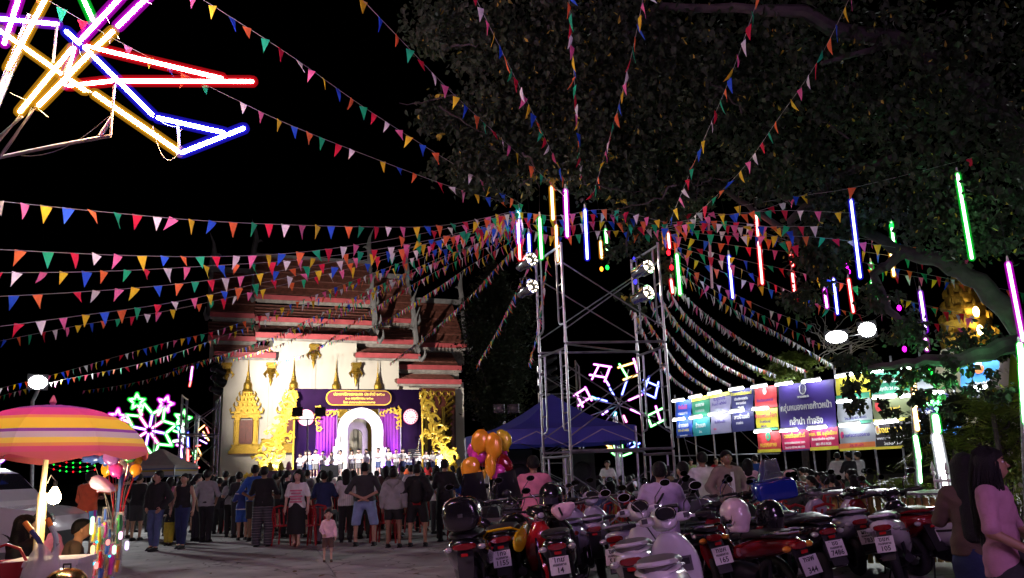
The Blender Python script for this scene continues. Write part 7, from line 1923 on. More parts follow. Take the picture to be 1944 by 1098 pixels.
        if mirror:
            b = MB(); b.tube([(sx * .17, -.02, .07), (sx * .19, -.02, .16), (sx * .27, -.05, .25)], .006, 5); st = b.build('mirror_stem', CHROME, hs)
            b = MB(); b.rings([[(sx * .31 + .058 * math.cos(q) * s_, -.06 + y_, .285 + .038 * math.sin(q) * s_) for q in [2 * math.pi * i / 14 for i in range(14)]] for s_, y_ in ((.05, .03), (.7, .025), (1, .0), (.97, -.008))]); b.build('mirror_shell', BLACKPLASTIC if style != 'classic' else B, st)
            b = MB(); b.prism([(.052 * math.cos(2 * math.pi * i / 14), .033 * math.sin(2 * math.pi * i / 14)) for i in range(14)], (sx * .31, -.0695, .285), (1, 0, 0), (0, 0, 1), .002); b.build('mirror', MIRR, st)
    if grab:
        b = MB(); g = CHROME if under or grab == 'chrome' else (B if grab is True else BLACKPLASTIC)
        b.tube([(-.13 * W, -.05, .80 + zs), (-.14 * W, -.28, .84 + zs), (-.10 * W, -.44, .85 + zs), (0, -.48, .85 + zs), (.10 * W, -.44, .85 + zs), (.14 * W, -.28, .84 + zs), (.13 * W, -.05, .80 + zs)], .017, 7); b.build('grab_rail', g, e)
    for sx in (-1, 1):
        b = MB(); b.tube([(sx * .2, hy - .02, hz + .04), (sx * .17, hy + .14, hz + .0), (sx * .08, hy + .10, hz - .18), (sx * .05, hy + .06, hz - .3)], .006, 5); b.build('cable', BLACKPLASTIC, e)
        b = MB(); b.tube([(sx * .12, .36, .30), (sx * .25, .34, .31)], .014, 6); b.build('foot_peg', DARKMETAL, e)
        if not under:
            b = MB(); n_ = 7; ya, yb2 = -.3, .3
            b.add([(sx * (.198 * W + .004) * (1 - .35 * ((y_ - .08) / .5) ** 2), y_, .665 + zs - .10 * (y_ + .3) + dz_) for dz_ in (-.012, .014) for y_ in [ya + (yb2 - ya) * k_ / (n_ - 1) for k_ in range(n_)]], [(k_, k_ + 1, n_ + k_ + 1, n_ + k_) for k_ in range(n_ - 1)]); b.build('side_stripe', CHROME if body in ('black', 'grey') else BLACKPLASTIC, e)
    if box:
        b = MB(); b.rings(smooth_loft([(-.50, 1.05, .11, .12), (-.47, 1.05, .18, .165), (-.3, 1.06, .215, .185), (-.12, 1.05, .18, .165), (-.08, 1.04, .11, .12)], lambda y, z, w, h: ring(y, z, w, h, 16, 2.6))); o = b.build('top_box', BP_[box], e, True, 60)
        b = MB(); b.tube([(.21 * math.sin(t), -.30 + .19 * math.cos(t), 1.08) for t in [2 * math.pi * i / 18 for i in range(18)]], .008, 5, True); b.build('box_seam', BLACKPLASTIC, o)
        b = MB(); b.box((0, -.495, 1.05), (.05, .02, .035)); b.build('latch', CHROME, o, False)
    return e
def helmet(label, loc, m, yaw=0.0, r=.145):
    e = empty('helmet', loc, yaw, label, 'helmet', 'helmets left on the bikes')
    net_obj('shell', lambda P: np.maximum(np.maximum(sd_prims(P, [((0, -.01, .03), (0, 0, .05), r * .92, r, .9, 1.08), ((0, -.03, -.08), (0, -.02, 0), r * .7, r * .85, .95, 1.1)], .03), -(np.sqrt((P ** 2).sum(1)) - r * .8)), -(P[:, 2] + .13)), (-.2, -.22, -.16), (.2, .22, .24), .016, m, e)
    b = MB(); b.rings([[((r * .93) * math.sin(t) * (1 - .12 * f), (r * 1.1) * math.cos(t) * (1 - .05 * f), -.05 + .13 * f) for t in [-1.25 + 2.5 * i / 10 for i in range(11)]] + [((r * .91) * math.sin(t) * (1 - .12 * f), (r * 1.08) * math.cos(t) * (1 - .05 * f), -.05 + .13 * f) for t in [1.25 - 2.5 * i / 10 for i in range(11)]] for f in (0, .5, 1)]); b.build('visor', mat('visor', (.04, .04, .05), .08, 0, 0, coat=.8), e)
    b = MB(); b.tube([(-r * .75, .0, -.1), (-.06, .03, -.2), (.06, .03, -.2), (r * .75, .0, -.1)], .008, 5); b.build('chin_strap', BLACKPLASTIC, e)
    return e
NK = 'หนองคาย'
ye = bike('yellow and black maxi scooter with plate 1155', 968, 7.15, -.10, 'maxi', 'black', 'black', pl=(966, 1060), plate=('1กจ', NK, '1155'), lean=-.14, grab=None)
# yellow tail fairings of the first one
for sx in (-1, 1):
    b = MB(); b.rings(smooth_loft([(-.56, .66, .012, .05), (-.44, .68, .03, .11), (-.15, .75, .03, .085), (.2, .80, .025, .05), (.4, .80, .012, .03)], lambda y, z, w, h: [(p[0] + sx * (.25 - .35 * max(0, -.30 - y)), p[1], p[2]) for p in ring(y, z, w, h, 10)])); q = b.build('tail_fairing', BP_['yellow'], ye, True, 60)
    if sx < 0: text('TMAX', .06, PLATEINK, frame((-.284, -.26, .72), (.25, -1, .1), (0, 0, 1)), q, off=.001, extrude=.001)
b = MB(); b.tube([(-.2, -.28, .80), (-.13, -.44, .845), (0, -.47, .85), (.13, -.44, .845), (.2, -.28, .80)], [.02, .026, .026, .026, .02], 8, sy=.6); b.build('grab_rail', BP_['yellow'], ye)
bike('black maxi scooter with big round top box at the left end of the row', 906, 9.1, -.05, 'maxi', 'black', 'black', plate=None, box='black', lean=-.1, grab=None)
bike('red motorbike facing the camera behind the yellow tailed scooter', 1022, 10.7, FC + .12, 'under', 'red', 'black', plate=('1กข', NK, '208'), lean=.12, front='red')
bike('black scooter with plate 14', 1076, 6.25, -.05, 'sport', 'black', 'black', pl=(1075, 1073), plate=('1กฆ', NK, '14'), lean=-.12, grab='dark')
bike('silver lilac scooter turned sideways with red tail light', 1150, 7.4, -.50, 'sport', 'lilac', 'lilac', pl=(1180, 1056), plate=('ขกว', NK, '512'), lean=-.16)
bike('silver lilac scooter with open pockets behind the sideways one', 1146, 11.2, -.1, 'classic', 'lilac', plate=None, lean=-.12)
bike('white classic scooter with round dial, rear one of the pair', 1240, 7.5, -.24, 'classic', 'white', seatm=SEATG, plate=None, lean=-.14)
bike('white classic scooter with round dial, front one of the pair', 1300, 6.1, -.26, 'classic', 'white', seatm=SEATG, plate=None, lean=-.14)
bike('black motorbike with chrome grab rail and plate 165', 1388, 6.7, .16, 'under', 'black', 'black', pl=(1385, 1053), plate=('กขค', NK, '165'), lean=-.15, grab='chrome')
bike('black scooter with dark windscreen behind the white scooter', 1350, 9.8, .1, 'maxi', 'black', plate=None, lean=-.12, grab='dark')
bike('dark red motorbike with plate 344', 1548, 6.35, .35, 'under', 'dred', 'black', pl=(1553, 1070), plate=('กจพ', '', '344'), lean=-.16, shieldm='dred', front='dred', grab='dark')
bb = bike('black motorbike with blue front panel, clear windscreen and plate 7486', 1606, 8.1, .10, 'sport', 'black', 'black', pl=(1598, 1040), plate=('ขข', NK, '7486'), lean=-.12, shieldm='green')
b = MB(); b.rings(smooth_loft([(.66, 1.13, .22, .09), (.68, 1.13, .26, .115), (.80, 1.15, .27, .125), (.95, 1.15, .24, .12), (1.06, 1.12, .16, .08)], lambda y, z, w, h: ring(y, z, w, h, 20, 6))); pnl = b.build('blue_front_panel', BP_['blue'], bb, True, 50)
b = MB(); b.box((.13, .672, 1.16), (.05, .02, .08)); b.build('white_sticker', PLATEW, pnl, False)
b = MB(); b.rings([[(.04 + .19 * math.sin(t) * (1 - .4 * f), .95 - .10 * f + .08 * math.cos(t), 1.26 + .26 * f) for t in [-1.3 + 2.6 * i / 10 for i in range(11)]] + [(.04 + .185 * math.sin(t) * (1 - .4 * f), .94 - .10 * f + .08 * math.cos(t), 1.26 + .26 * f) for t in [1.3 - 2.6 * i / 10 for i in range(11)]] for f in (0, .5, 1)]); b.build('windscreen', mat('clear_screen', (.5, .55, .55), .08, 0, 0, trans=.75), bb)
b = MB(); b.tube([(.04 + .19 * math.sin(t) * (1 - .4 * max(0, math.cos(t * .6))), .93, 1.27 + .27 * math.cos(t * .95) ** .6) for t in [-1.5 + 3.0 * i / 16 for i in range(17)]], .007, 5); b.build('screen_trim', CHROME, bb)
bike('silver scooter with plate 783 beside the bamboo counter', 1662, 9.2, .0, 'sport', 'silver', 'grey', pl=(1656, 1018), plate=('ผกษ', NK, '783'), lean=-.12)
sb = bike('white scooter with red letter S on its side', 1702, 7.5, -.55, 'sport', 'white', 'black', pl=(1694, 1033), plate=('ขยห', NK, '105'), lean=-.14, shieldm='black')
text('S', .15, REFL, frame((-.188, .02, .66), (0, -1, 0), (0, 0, 1)), sb, off=.008, extrude=.003)
text('S', .15, REFL, frame((.196, .02, .66), (0, 1, 0), (0, 0, 1)), sb, off=.008, extrude=.003)
bike('white scooter with dark shield at the right end of the row', 1806, 8.4, .30, 'sport', 'white', 'black', pl=(1800, 1015), plate=('1กม', NK, '8837'), lean=-.12)
bike('dark motorbike behind the plate 165 motorbike', 1440, 10.4, .2, 'under', 'black', 'grey', plate=None, lean=-.12)
bike('dark scooter with blue reflections behind the dark red motorbike', 1500, 10.8, .1, 'sport', 'grey', 'black', plate=None, lean=-.12)
bike('dark red scooter behind the white scooter with the letter S', 1745, 10.8, .2, 'sport', 'dred', 'black', plate=None, lean=-.12)
bike('white and grey scooter wedged behind the pair of white scooters', 1310, 10.6, -.1, 'classic', 'silver', plate=None, lean=-.12)
bike('blue scooter between the dark scooters behind plate 344', 1556, 10.2, .0, 'sport', 'blue', 'black', plate=None, lean=-.12)
bike('grey scooter beside the bamboo counter at the far end', 1850, 10.2, .3, 'sport', 'silver', 'black', plate=None, lean=-.12)
bike('pale scooter squeezed between plate 14 and the lilac scooter', 1104, 10.6, -.1, 'sport', 'lilac', 'black', plate=None, lean=-.12)
helmet('white helmet with pink marks hanging on the motorbike', at(1396, 984, 8.2), paint('helmet_white', (.66, .50, .54), .3), .6)
helmet('black helmet with goggles on the red motorbike', at(1046, 948, 9.6), BP_['black'], 2.6)
helmet('black helmet on the seat of the motorbike behind plate 344', at(1462, 985, 8.6), BP_['black'], .4)
helmet('dark helmet on the handlebar behind plate 165', at(1332, 978, 9.6), BP_['grey'], 1.4)
o = at(1070, 968, 9.5); e = empty('pink_cap_bag', o, 0, 'crumpled pink cloth bag hanging on the red motorbike', 'bag')
net_obj('bag', lambda P: sd_prims(P, [((-.08, 0, 0), (.09, .02, .04), .07, .05, 1, .7), ((-.03, 0, -.06), (.05, .02, -.03), .06, .05)], .04), (-.22, -.16, -.18), (.22, .16, .16), .018, CL['lpink'], e)
b = MB(); b.tube([(-.06, -.06, .03), (-.02, -.085, -.06)], .012, 5); b.build('strap', CL['black'], e)
# mixing desk and equipment racks under the tent
o = gd(955, 12.6); e = empty('mixing_desk', o, .1, 'sound mixing desk with stacked equipment under the tent edge', 'mixing desk')
b = MB(); b.box((0, 0, .78), (1.5, .6, .05)); b.build('table_top', PLANK, e, False)
for sx in (-.7, .7):
    for sy in (-.25, .25): b = MB(); b.tube([(sx, sy, 0), (sx, sy, .76)], .02, 6); b.build('leg', STEEL, e)
for k in range(6):
    b = MB(); b.box((.25, 0, .86 + .095 * k), (.5, .42, .08)); u_ = b.build('rack_unit', DARKMETAL, e, False)
    for j in range(4): b = MB(); b.box((.10 + .09 * j, -.215, .86 + .095 * k), (.03, .012, .02)); b.build('knob', (CHROME, REFL, CHROME, AMBER)[(j + k) % 4], u_, False)
b = MB(); b.box((-.35, 0, .86), (.6, .5, .1), mat=Matrix.Rotation(.15, 3, 'X')); b.build('mixer', DARKMETAL, e, False)
for px, d in ((1105, 18.5), (985, 17.8)):
    e = empty('loudspeaker', gd(px, d), .2, 'tall black loudspeaker stack under the blue tent, %s' % ('right' if px > 1050 else 'left'), 'speaker', 'loudspeakers')
    for k in range(2):
        b = MB(); b.box((0, 0, .5 + k * .95), (.6, .55, .9)); q = b.build('cabinet', BLACKPLASTIC, e, False)
        b = MB(); b.rings([[(.2 * s_ * math.cos(t), -.28 - y_, .45 + k * .95 + .2 * s_ * math.sin(t)) for t in [2 * math.pi * i / 16 for i in range(16)]] for s_, y_ in ((1.1, 0), (1, .02), (.5, -.01), (.1, .0))]); b.build('cone', DARKMETAL, q)
# ------------------------------------------------------------------ left side: umbrella stall, car, balloons, toys
UMB = stripes('umbrella_stripes', [((.60, .13, .16), .08), ((.66, .10, .22), .05), ((.75, .30, .10), .03), ((.82, .62, .10), .05), ((.50, .42, .52), .055), ((.22, .04, .36), .03), ((.82, .58, .04), .10), ((.78, .28, .10), .03), ((.70, .05, .28), .085), ((.25, .05, .32), .05), ((.55, .5, .5), .03), ((.25, .05, .32), .05), ((.62, .05, .06), .06)], 2, 1 / .735, .8, trans=.18)
ub = gd(58, 8.3); um = empty('striped_umbrella', ub, 0, 'large parasol with pink, yellow and purple striped canopy at the left', 'umbrella')
rim_z, top_z = at(262, 853, 8.3).z, at(80, 770, 8.3).z
Rm = .95; NP = 8; uz = rim_z - .11
for k in range(NP):
    b = MB(); n, m_ = 6, 8; vs = []
    for j in range(m_ + 1):
        f = j / m_
        for i in range(n + 1):
            q = 2 * math.pi * (k + i / n) / NP + .2; t = i / n - .5
            r = Rm * math.sin(f * 1.35) / math.sin(1.35) * (1 - .04 * (1 - 4 * t * t) * f)
            zz = rim_z + (top_z - rim_z) * (math.cos(f * 1.35) - math.cos(1.35)) / (1 - math.cos(1.35)) - .03 * (1 - 4 * t * t) * f
            vs.append((r * math.cos(q), r * math.sin(q), zz - uz))
    # valance
    for i in range(n + 1):
        q = 2 * math.pi * (k + i / n) / NP + .2; t = i / n - .5
        r = Rm * (1 - .04 * (1 - 4 * t * t)) * 1.01; vs.append((r * math.cos(q), r * math.sin(q), rim_z - .03 * (1 - 4 * t * t) - .08 + .04 * abs(t) * 2 - uz))
    b.add(vs, [(j * (n + 1) + i, (j + 1) * (n + 1) + i, (j + 1) * (n + 1) + i + 1, j * (n + 1) + i + 1) for j in range(m_ + 1) for i in range(n)]); b.build('canopy_panel', UMB, um, True, 60, loc=(0, 0, uz))
    q = 2 * math.pi * k / NP + .2
    b = MB(); b.tube([(.03 * math.cos(q), .03 * math.sin(q), top_z - .05), (Rm * .6 * math.cos(q), Rm * .6 * math.sin(q), (rim_z * .45 + top_z * .55) - .03), (Rm * math.cos(q), Rm * math.sin(q), rim_z - .02)], .007, 4); b.build('rib', STEEL, um)
b = MB(); b.tube([(0, 0, 0), (-.03, 0, 1.2), (0, 0, top_z + .02)], [.03, .03, .02], 8); b.build('pole', mat('cream_pole', (.62, .52, .34), .5, 0, .15, 6), um)
b = MB(); b.tube([(-.02, .02, 0), (-.02, .02, .62), (-.03, .02, 1.42)], [.05, .05, .045], 8); b.build('pole_socket', mat('bamboo_post', (.5, .36, .15), .6, 0, .2, 6), um)
b = MB(); b.lathe([(.02, top_z), (.035, top_z + .03), (.02, top_z + .07), (.005, top_z + .1)], 8); b.build('finial', mat('pink_plastic', (.6, .12, .2), .4, 0, 0), um)
# bare bulb on the pole
bp = at(103, 941, 8.15); e = empty('light_bulb', bp, 0, 'glaring warm bulb tied to the umbrella pole', 'bulb')
b = MB(); b.lathe([(.012, .09), (.03, .06), (.055, .01), (.06, -.03), (.045, -.07), (.0, -.085)], 12); b.build('glass', emit('warm_bulb', (1, .80, .42), 60), e)
b = MB(); b.tube([(0, 0, .08), (0, 0, .14)], .018, 8); b.build('socket', BLACKPLASTIC, e)
b = MB(); b.tube([(0, 0, .14), (-.05, 0, .2), (-.1, .03, .12)], .005, 4); b.build('flex', WIRE, e)
lamp('bulb_light', 'POINT', bp + Vector((0, 0, -.12)), 13, (1, .76, .42), None, .06)
# white car behind the stall
CARW = mat('car_paint_white', (.62, .60, .62), .22, 0, .05, 3, coat=.7)
CARG = mat('car_glass', (.015, .015, .02), .04, 0, 0, coat=.8)
co = gd(20, 16.0); car = empty('white_car', co, 0, 'white pickup car parked behind the umbrella stall with reflections in its window', 'car')
def prof_loft(parent, name, secs, m, ang=35):
    b = MB(); b.rings(secs); return b.build(name, m, parent, True, ang)
# side profile runs along x (front at +x), width along y
cx1 = at(138, 960, 16).x - co.x
def csec(x, z0, z1, w, tw): return [(x, -w, z0), (x, -w * 1.01, (z0 + z1) / 2), (x, -w * tw, z1), (x, w * tw, z1), (x, w * 1.01, (z0 + z1) / 2), (x, w, z0)]
body = prof_loft(car, 'body', [csec(cx1 - 4.6, .45, .95, .8, .95), csec(cx1 - 4.4, .35, 1.1, .86, .95), csec(cx1 - 1.5, .32, 1.14, .88, .95), csec(cx1 - .9, .32, 1.12, .88, .92), csec(cx1 - .35, .34, 1.04, .84, .9), csec(cx1 - .05, .40, .92, .76, .9), csec(cx1, .45, .75, .7, .95)], CARW)
prof_loft(car, 'cabin', [csec(cx1 - 4.3, 1.08, 1.75, .82, .88), csec(cx1 - 3.9, 1.08, 1.86, .84, .86), csec(cx1 - 2.0, 1.08, 1.88, .84, .86), csec(cx1 - 1.55, 1.08, 1.74, .84, .88), csec(cx1 - 1.0, 1.08, 1.22, .82, .94)], CARW)
b = MB(); b.add([(cx1 - 3.6, -.858, 1.18), (cx1 - 1.38, -.858, 1.18), (cx1 - 1.75, -.80, 1.70), (cx1 - 3.6, -.80, 1.74)], [(0, 1, 2, 3)]); b.build('side_window', CARG, car, False)
b = MB(); b.add([(cx1 - 1.04, -.74, 1.24), (cx1 - 1.04, .74, 1.24), (cx1 - 1.52, .70, 1.74), (cx1 - 1.52, -.70, 1.74)], [(0, 1, 2, 3)]); b.build('windscreen', CARG, car, False)
b = MB(); b.box((cx1 - 2.5, -.855, 1.45), (.06, .02, .6)); b.build('door_pillar', BLACKPLASTIC, car, False)
b = MB(); b.sph((cx1 - .18, -.66, .88), (.22, .18, .13), 12, 8); b.build('headlight', CLEARP, car)
b = MB(); b.box((cx1 - .02, 0, .52), (.16, 1.5, .26)); b.build('bumper', BLACKPLASTIC, car, False)
b = MB(); b.box((cx1 - 2.7, 0, 1.92), (1.6, 1.3, .05)); b.build('roof_rack', WHITEPAINT, car, False)
b = MB(); b.tube([(cx1 - 1.5, -.86, 1.12), (cx1 - 1.45, -1.0, 1.2), (cx1 - 1.45, -1.05, 1.24)], [.03, .08, .07], 8); b.build('side_mirror', CARW, car)
b = MB(); b.tube([(cx1 - 2.4 + .2 * math.cos(t), -.892, .86 + .2 * math.sin(t)) for t in [2 * math.pi * i / 18 for i in range(18)]], .012, 4, True); b.tube([(cx1 - 2.4 + .13 * math.cos(t), -.892, .86 + .13 * math.sin(t)) for t in [2 * math.pi * i / 18 for i in range(18)]], .01, 4, True); b.build('door_emblem', mat('emblem_grey', (.3, .3, .32), .5, 0, 0), car)
for x in (cx1 - .85, cx1 - 3.6):
    for sy in (-.78, .78):
        w = bpy.data.objects.new('wheel', None); w.location = (x, sy, .36); link(w, car)
        b = MB(); b.rings([[(.36 * 0 + (.30 + .06 * math.cos(t)) * math.cos(q), .10 * math.sin(t), (.30 + .06 * math.cos(t)) * math.sin(q)) for t in [2 * math.pi * j / 8 for j in range(8)]] for q in [2 * math.pi * i / 20 for i in range(20)]], closed=True); b.build('tyre', RUBBER, w)
        b = MB(); b.cyl((0, -.05, 0), (0, .05, 0), .25, None, 16); b.build('rim', CHROME, w)
# crown-like violet lights on the roof
e = empty('neon_light_crown_sign', co + Vector((cx1 - 1.7, .2, 1.96)), 0, 'small violet white neon crown above the white car', 'neon light')
for k in range(7):
    q = (k - 3) * .3; neon_tube(Vector((.10 * math.sin(q), 0, .02)), Vector((.42 * math.sin(q), 0, .10 + .22 * math.cos(q))), 'violet', e, 7, .03, .055, 'crown', True)
# balloon bunches
FOIL = {n: mat('foil_' + n, c, .2, .1, .12, 5, .3, 9, coat=.5) for n, c in dict(orange=(.88, .36, .02), magenta=(.75, .05, .42), red=(.55, .015, .03), violet=(.35, .12, .5), silver=(.5, .42, .55), yellow=(.75, .55, .03), blue=(.05, .12, .5), green=(.05, .3, .08), zebra=(.5, .3, .45)).items()}
def balloon(parent, p, rx, rz, m, tilt=0.0, knob=True, lobes=0):
    """pillow shaped foil balloon with a crimped seam"""
    b = MB(); N = 18; rings = []
    for i in range(9):
        a = -math.pi / 2 + math.pi * i / 8; ring_ = []
        for j in range(N):
            q = 2 * math.pi * j / N; c = max(.02, math.cos(a))
            wob = 1 + (.10 * math.cos(lobes * q) if lobes else 0) + .02 * math.cos(9 * q) * c
            ring_.append((rx * wob * math.cos(q) * c ** .7, .42 * rx * math.sin(a), rz * wob * math.sin(q) * c ** .7))
        rings.append(ring_)
    M = Matrix.Rotation(tilt, 3, 'Y')
    b.rings([[Vector(p) + M @ Vector(v) for v in r] for r in rings]); o = b.build('balloon', m, parent, True, 70)
    b = MB(); b.tube([Vector(p) + M @ Vector((0, 0, -rz * .96)), Vector(p) + M @ Vector((.01, 0, -rz * 1.15))], [.02, .012], 6); b.build('neck', m, o)
    return o
bo_ = gd(925, 12.8); e = empty('balloon_bunch', bo_, 0, 'bunch of shiny orange, red and magenta foil balloons on a pole', 'balloons')
SP_ = [(912, 838, 'orange', .17, .22, .2), (937, 846, 'orange', .16, .24, -.1), (957, 835, 'yellow', .13, .2, -.3), (893, 888, 'orange', .17, .2, .4), (931, 883, 'orange', .10, .22, 0), (908, 866, 'magenta', .15, .16, .3), (950, 862, 'magenta', .13, .18, -.2), (922, 872, 'red', .17, .15, 0), (955, 880, 'red', .18, .16, .5), (944, 896, 'magenta', .15, .14, -.4), (898, 852, 'magenta', .1, .14, .5), (915, 905, 'yellow', .06, .14, .5), (906, 900, 'orange', .1, .14, -.5)]
gb = random.Random(4)
for i, (px, py, c, rx, rz, tl_) in enumerate(SP_):
    p = at(px, py, 12.6 + gb.uniform(-.25, .25)) - bo_
    balloon(e, p, rx * .85, rz * .85, FOIL[c], tl_, lobes=(0, 0, 3)[i % 3])
    b = MB(); b.tube([p, p.lerp(Vector((0, 0, 1.0)), .6) + Vector((0, 0, -.05)), Vector((0, 0, .9))], .003, 4); b.build('ribbon', WIRE, e)
b = MB(); b.tube([(0, 0, 0), (0, 0, 1.3)], .02, 6); b.build('pole', DARKMETAL, e)
# left: balloon and toy stand
to = gd(205, 8.8); e = empty('toy_stand', to, 0, 'pole hung with foil balloons and packets of glowing plastic toys', 'toy stand')
b = MB(); b.tube([(0, 0, 0), (.01, 0, 1.0), (.03, 0, 2.05)], .022, 7); b.build('pole', mat('blue_pole', (.05, .12, .35), .4, 0, .1, 5), e)
LS = [(212, 868, 'violet', .13, .12, .2), (228, 872, 'red', .12, .11, 0), (205, 888, 'orange', .10, .13, .3), (220, 892, 'magenta', .10, .12, -.4), (240, 884, 'silver', .12, .12, .5), (252, 876, 'yellow', .14, .13, -.2), (246, 868, 'green', .1, .08, .3), (176, 872, 'blue', .17, .06, 0), (258, 892, 'orange', .09, .09, .2), (193, 920, 'zebra', .20, .10, .45), (236, 900, 'violet', .08, .1, .1), (200, 873, 'blue', .1, .08, .1), (257, 902, 'blue', .06, .06, 0)]
for i, (px, py, c, rx, rz, tl_) in enumerate(LS):
    p = at(px, py, 8.7 + gb.uniform(-.2, .2)) - to
    balloon(e, p, rx * .72, rz * .72, FOIL[c], tl_, lobes=(0, 3, 0, 5)[i % 4])
    b = MB(); b.tube([p, p.lerp(Vector((0, 0, 1.05)), .5), Vector((gb.uniform(-.05, .05), 0, .85))], .003, 4); b.build('ribbon', WIRE if i % 2 else FOIL['red'], e)
PACK = mat('clear_packet', (.7, .7, .72), .15, 0, .1, 10, trans=.6, alpha=.35)
TOYC = [FOIL[c] for c in ('red', 'orange', 'yellow', 'blue', 'green', 'magenta')]
GLOW = [emit('toy_glow_' + c, NEON[c][1], 1.2) for c in ('red', 'green', 'blue', 'magenta', 'orange', 'cyan')]
for i in range(26):
    px, py = gb.uniform(176, 232), gb.uniform(985, 1085)
    p = at(px, py, 8.6 + gb.uniform(-.25, .25)) - to; h_ = gb.uniform(.14, .32); r_ = gb.uniform(.014, .03)
    b = MB(); b.tube([p + Vector((0, 0, h_ / 2)), p + Vector((.01, 0, 0)), p - Vector((0, 0, h_ / 2))], [r_ * .7, r_, r_ * .8], 7); tb = b.build('toy_wand', gb.choice(TOYC), e)
    if i % 2 == 0:
        b = MB(); b.sph(p + Vector((0, -.03, h_ * gb.uniform(-.4, .4))), gb.uniform(.008, .017), 7, 5); b.build('glowing_tip', GLOW[gb.randrange(6)], tb)
    b = MB(); b.box(p + Vector((0, .01, 0)), (r_ * 3.2, .03, h_ * 1.15), rz=gb.uniform(-.4, .4)); b.build('packet', PACK, tb, False)
neon_e = e
for px, py, col, h_ in ((175, 998, 'green', .14), (176, 1044, 'orange', .05), (183, 1074, 'red', .03), (229, 1017, 'pink', .04), (205, 1030, 'red', .02), (241, 1036, 'violet', .05), (217, 1044, 'green', .05)):
    p = at(px, py, 8.3) - to; b = MB(); b.capsule(p - Vector((0, 0, h_ / 2)), p + Vector((0, 0, h_ / 2)), .02, 7); b.build('glow_stick', emit('toy_stick_' + col, NEON[col][0], 1.1), e)
# stall counter: foam box, bag, bent straws, pot lid, red basket
FOAM = mat('white_foam', (.74, .72, .68), .8, 0, .06, 30, .3, 80)
fo_ = at(92, 1098, 7.4); e = empty('foam_box', (fo_.x, fo_.y, 0), .15, 'white foam ice box on the stall table', 'foam box')
zt_ = at(90, 1064, 7.4).z
b = MB(); b.box((0, 0, zt_ - .16), (.58, .42, .26)); b.build('tub', FOAM, e, False)
b = MB(); b.box((0, 0, zt_ - .005), (.62, .46, .05)); b.build('lid', FOAM, e, False)
tb_ = empty('stall_table', (fo_.x, fo_.y - .05, 0), .1, 'low table carrying the foam box at the left corner', 'table')
b = MB(); b.box((0, 0, zt_ - .315), (1.6, .9, .04)); b.build('table_top', PLANK, tb_, False)
for sx in (-.75, .75):
    for sy in (-.4, .4): b = MB(); b.tube([(sx, sy, 0), (sx, sy, zt_ - .33)], .025, 6); b.build('leg', STEEL, tb_)
ORG = mat('orange_plastic', (.80, .25, .03), .35, 0, .05, 9); STRW = [mat('navy_straw', (.03, .04, .15), .35, 0, .05, 9), mat('pale_straw', (.42, .55, .52), .35, 0, .05, 9)]
for i, (a, m_, t_) in enumerate((((78, 1068), (77, 1030), (47, 992)), ((103, 1075), (107, 1020), (90, 985)))):
    d = 7.1; P = [at(*a, d), at(*m_, d), at(*t_, d)]; e = empty('bent_straw', P[0], 0, 'thick bent %s tube with orange tip standing in the plastic bag' % ('navy' if i == 0 else 'pale green'), 'straw')
    b = MB(); b.tube([p - P[0] for p in (P[0], P[0].lerp(P[1], .9), P[1].lerp(P[2], .12), P[1].lerp(P[2], .6))], .021, 8); b.build('stem', STRW[i], e)
    b = MB(); b.tube([P[1].lerp(P[2], .58) - P[0], P[2] - P[0]], .023, 8); b.build('tip', ORG, e)
o = at(82, 1085, 7.05); e = empty('plastic_bag', o, 0, 'crumpled thin white plastic bag in front of the foam box', 'bag')
b = MB(); rg = []
for i in range(7):
    f = i / 6; rg.append([((.19 - .10 * f + .03 * math.sin(5 * q + i)) * math.cos(q), (.10 - .05 * f) * math.sin(q), -.16 + .34 * f + (.05 * math.sin(3 * q) if i == 6 else 0)) for q in [2 * math.pi * j / 18 for j in range(18)]])
b.rings(rg, True, False); b.build('bag_film', mat('bag_film', (.75, .73, .72), .35, 0, .15, 9, .5, 12, trans=.2, alpha=.55), e)
o = at(126, 1092, 6.9); e = empty('pot_lid', o, 0, 'shiny domed brass pot lid at the bottom left', 'pot')
b = MB(); b.lathe([(.16, -.06), (.165, -.04), (.15, -.01), (.11, .03), (.06, .05), (.015, .058)], 20); b.build('dome', mat('brass', (.7, .5, .18), .2, 1, .1, 9), e)
b = MB(); b.lathe([(.16, -.3), (.165, -.06)], 20); b.build('pot_wall', CHROME, e)
b = MB(); b.tube([(-.03, 0, .055), (-.03, 0, .085), (.03, 0, .085), (.03, 0, .055)], .008, 6); b.build('handle', BLACKPLASTIC, e)
o = at(8, 1080, 7.2); e = empty('red_basket', o, 0, 'red plastic basket at the left corner', 'basket')
b = MB(); b.lathe([(.14, -.2), (.19, .05), (.2, .06), (.19, .045), (.13, -.19)], 18); b.build('shell', CHAIRM, e)
b = MB(); b.tube([(-.19, 0, .05), (-.12, 0, .16), (0, 0, .2), (.12, 0, .16), (.19, 0, .05)], .012, 6); b.build('handle', CHAIRM, e)
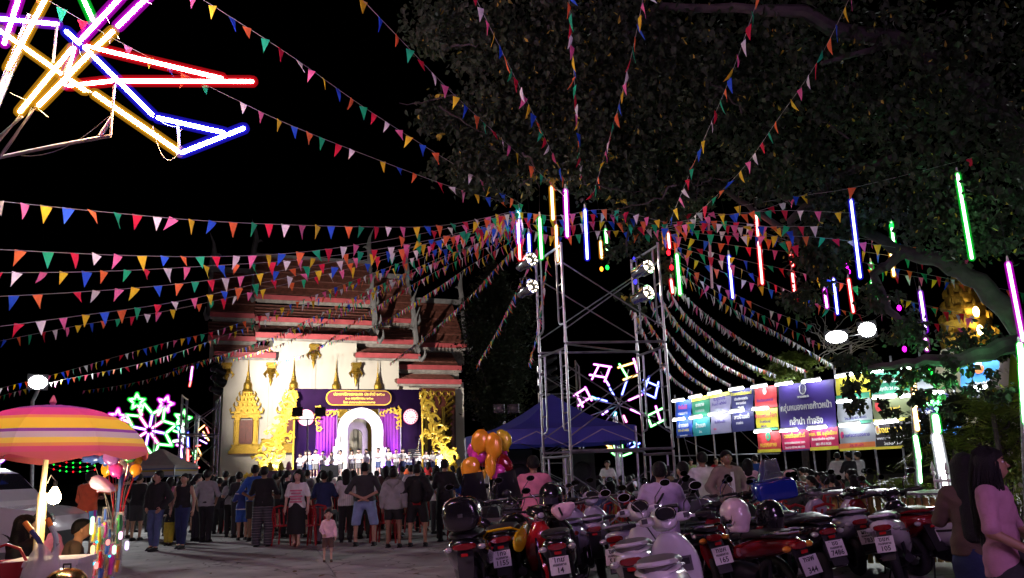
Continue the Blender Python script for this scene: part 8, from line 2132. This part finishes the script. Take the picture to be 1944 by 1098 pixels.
# white tent roofs far left, string of tiny fairy lights
o = gd(298, 34); e = empty('white_stall_tent', o, 0, 'white stall tent with striped edge under the green neon flower', 'tent')
w_ = 1.1; zt2 = at(298, 862, 34).z; ze = at(298, 885, 34).z
b = MB(); b.rings([[(x * w_ * s_, y * 1.2 * s_, z_) for x, y in ((-1, -1), (1, -1), (1, 1), (-1, 1))] for s_, z_ in ((1, ze), (.55, ze + .28), (.05, zt2 + .2))]); b.build('roof', CREAM, e, False)
b = MB(); b.rings([[(x * w_ * 1.01, y * 1.21, z_) for x, y in ((-1, -1), (1, -1), (1, 1), (-1, 1))] for z_ in (ze - .45, ze)], False, False); b.build('valance', stripes('tent_stripes', [((.6, .6, .55), 1), ((.6, .5, .1), .5), ((.2, .3, .5), .4)], 2, 3.5), e, False)
for sx in (-1, 1):
    for sy in (-1, 1): b = MB(); b.tube([(sx * w_, sy * 1.2, 0), (sx * w_, sy * 1.2, ze)], .03, 5); b.build('leg', STEEL, e)
for r_ in range(3):
    a, c = at(85, 868 + r_ * 9, 30), at(180, 876 + r_ * 8, 27); e = empty('fairy_lights', a, 0, 'string of tiny green and red lights behind the balloon seller, %s row' % ('top', 'middle', 'bottom')[r_], 'light string', 'fairy light strings')
    P = droop(Vector((0, 0, 0)), c - a, .12, 16); b = MB(); b.tube(P, .006, 4); b.build('cord', WIRE, e)
    for i in range(1, 16, 2): b = MB(); b.sph(P[i], .03, 6, 4); b.build('bulb', GLOW[(1 if (i // 2 + r_) % 3 else 0)], e)

# litter on the concrete: dry leaves and paper scraps
LITTER = [mat('dry_leaf', (.16, .10, .05), .8, 0, .3, 9), mat('paper_scrap', (.6, .58, .55), .8, 0, .1, 9)]
gl = random.Random(8)
for i, (px, py) in enumerate(((733, 1076), (246, 1082), (520, 1060), (400, 1090), (330, 1075), (690, 1058), (790, 1090), (610, 1094), (455, 1072), (280, 1064), (845, 1066), (560, 1086), (770, 1056))):
    p = gnd(px, py); e = bpy.data.objects.new('fallen_leaf' if i % 4 else 'paper_scrap', None)
    b = MB(); s_ = gl.uniform(.035, .07); n = 7
    b.prism([(s_ * (.6 + .4 * gl.random()) * math.cos(2 * math.pi * k / n), s_ * .6 * (.6 + .4 * gl.random()) * math.sin(2 * math.pi * k / n)) for k in range(n)], (0, 0, .008), (1, 0, .15), (0, 1, .1), .003)
    bpy.data.objects.remove(e)
    o = b.build('fallen_leaf' if i % 4 else 'paper_scrap', LITTER[0 if i % 4 else 1], None, False, loc=p, rot=(0, 0, gl.uniform(0, 6)))
    tag(o, '%s lying on the concrete %s' % ('dry leaf' if i % 4 else 'paper scrap', 'near the bottom edge' if py > 1080 else 'close to the toddler' if 500 < px < 700 else 'left of the toddler' if px < 500 else 'right of the toddler'), 'leaf' if i % 4 else 'litter', 'litter on the concrete')
# ------------------------------------------------------------------ lettering becomes mesh
bpy.context.view_layer.update()
_dg = bpy.context.evaluated_depsgraph_get()
for o in [o for o in sc.objects if o.type == 'FONT']:
    me = bpy.data.meshes.new_from_object(o.evaluated_get(_dg))
    if not len(me.materials): me.materials.append(o.data.materials[0])
    q = bpy.data.objects.new('lettering', me)
    COL.objects.link(q)
    q.parent = o.parent
    q.matrix_parent_inverse = o.matrix_parent_inverse.copy()
    q.matrix_basis = o.matrix_basis.copy()
    bpy.data.objects.remove(o)
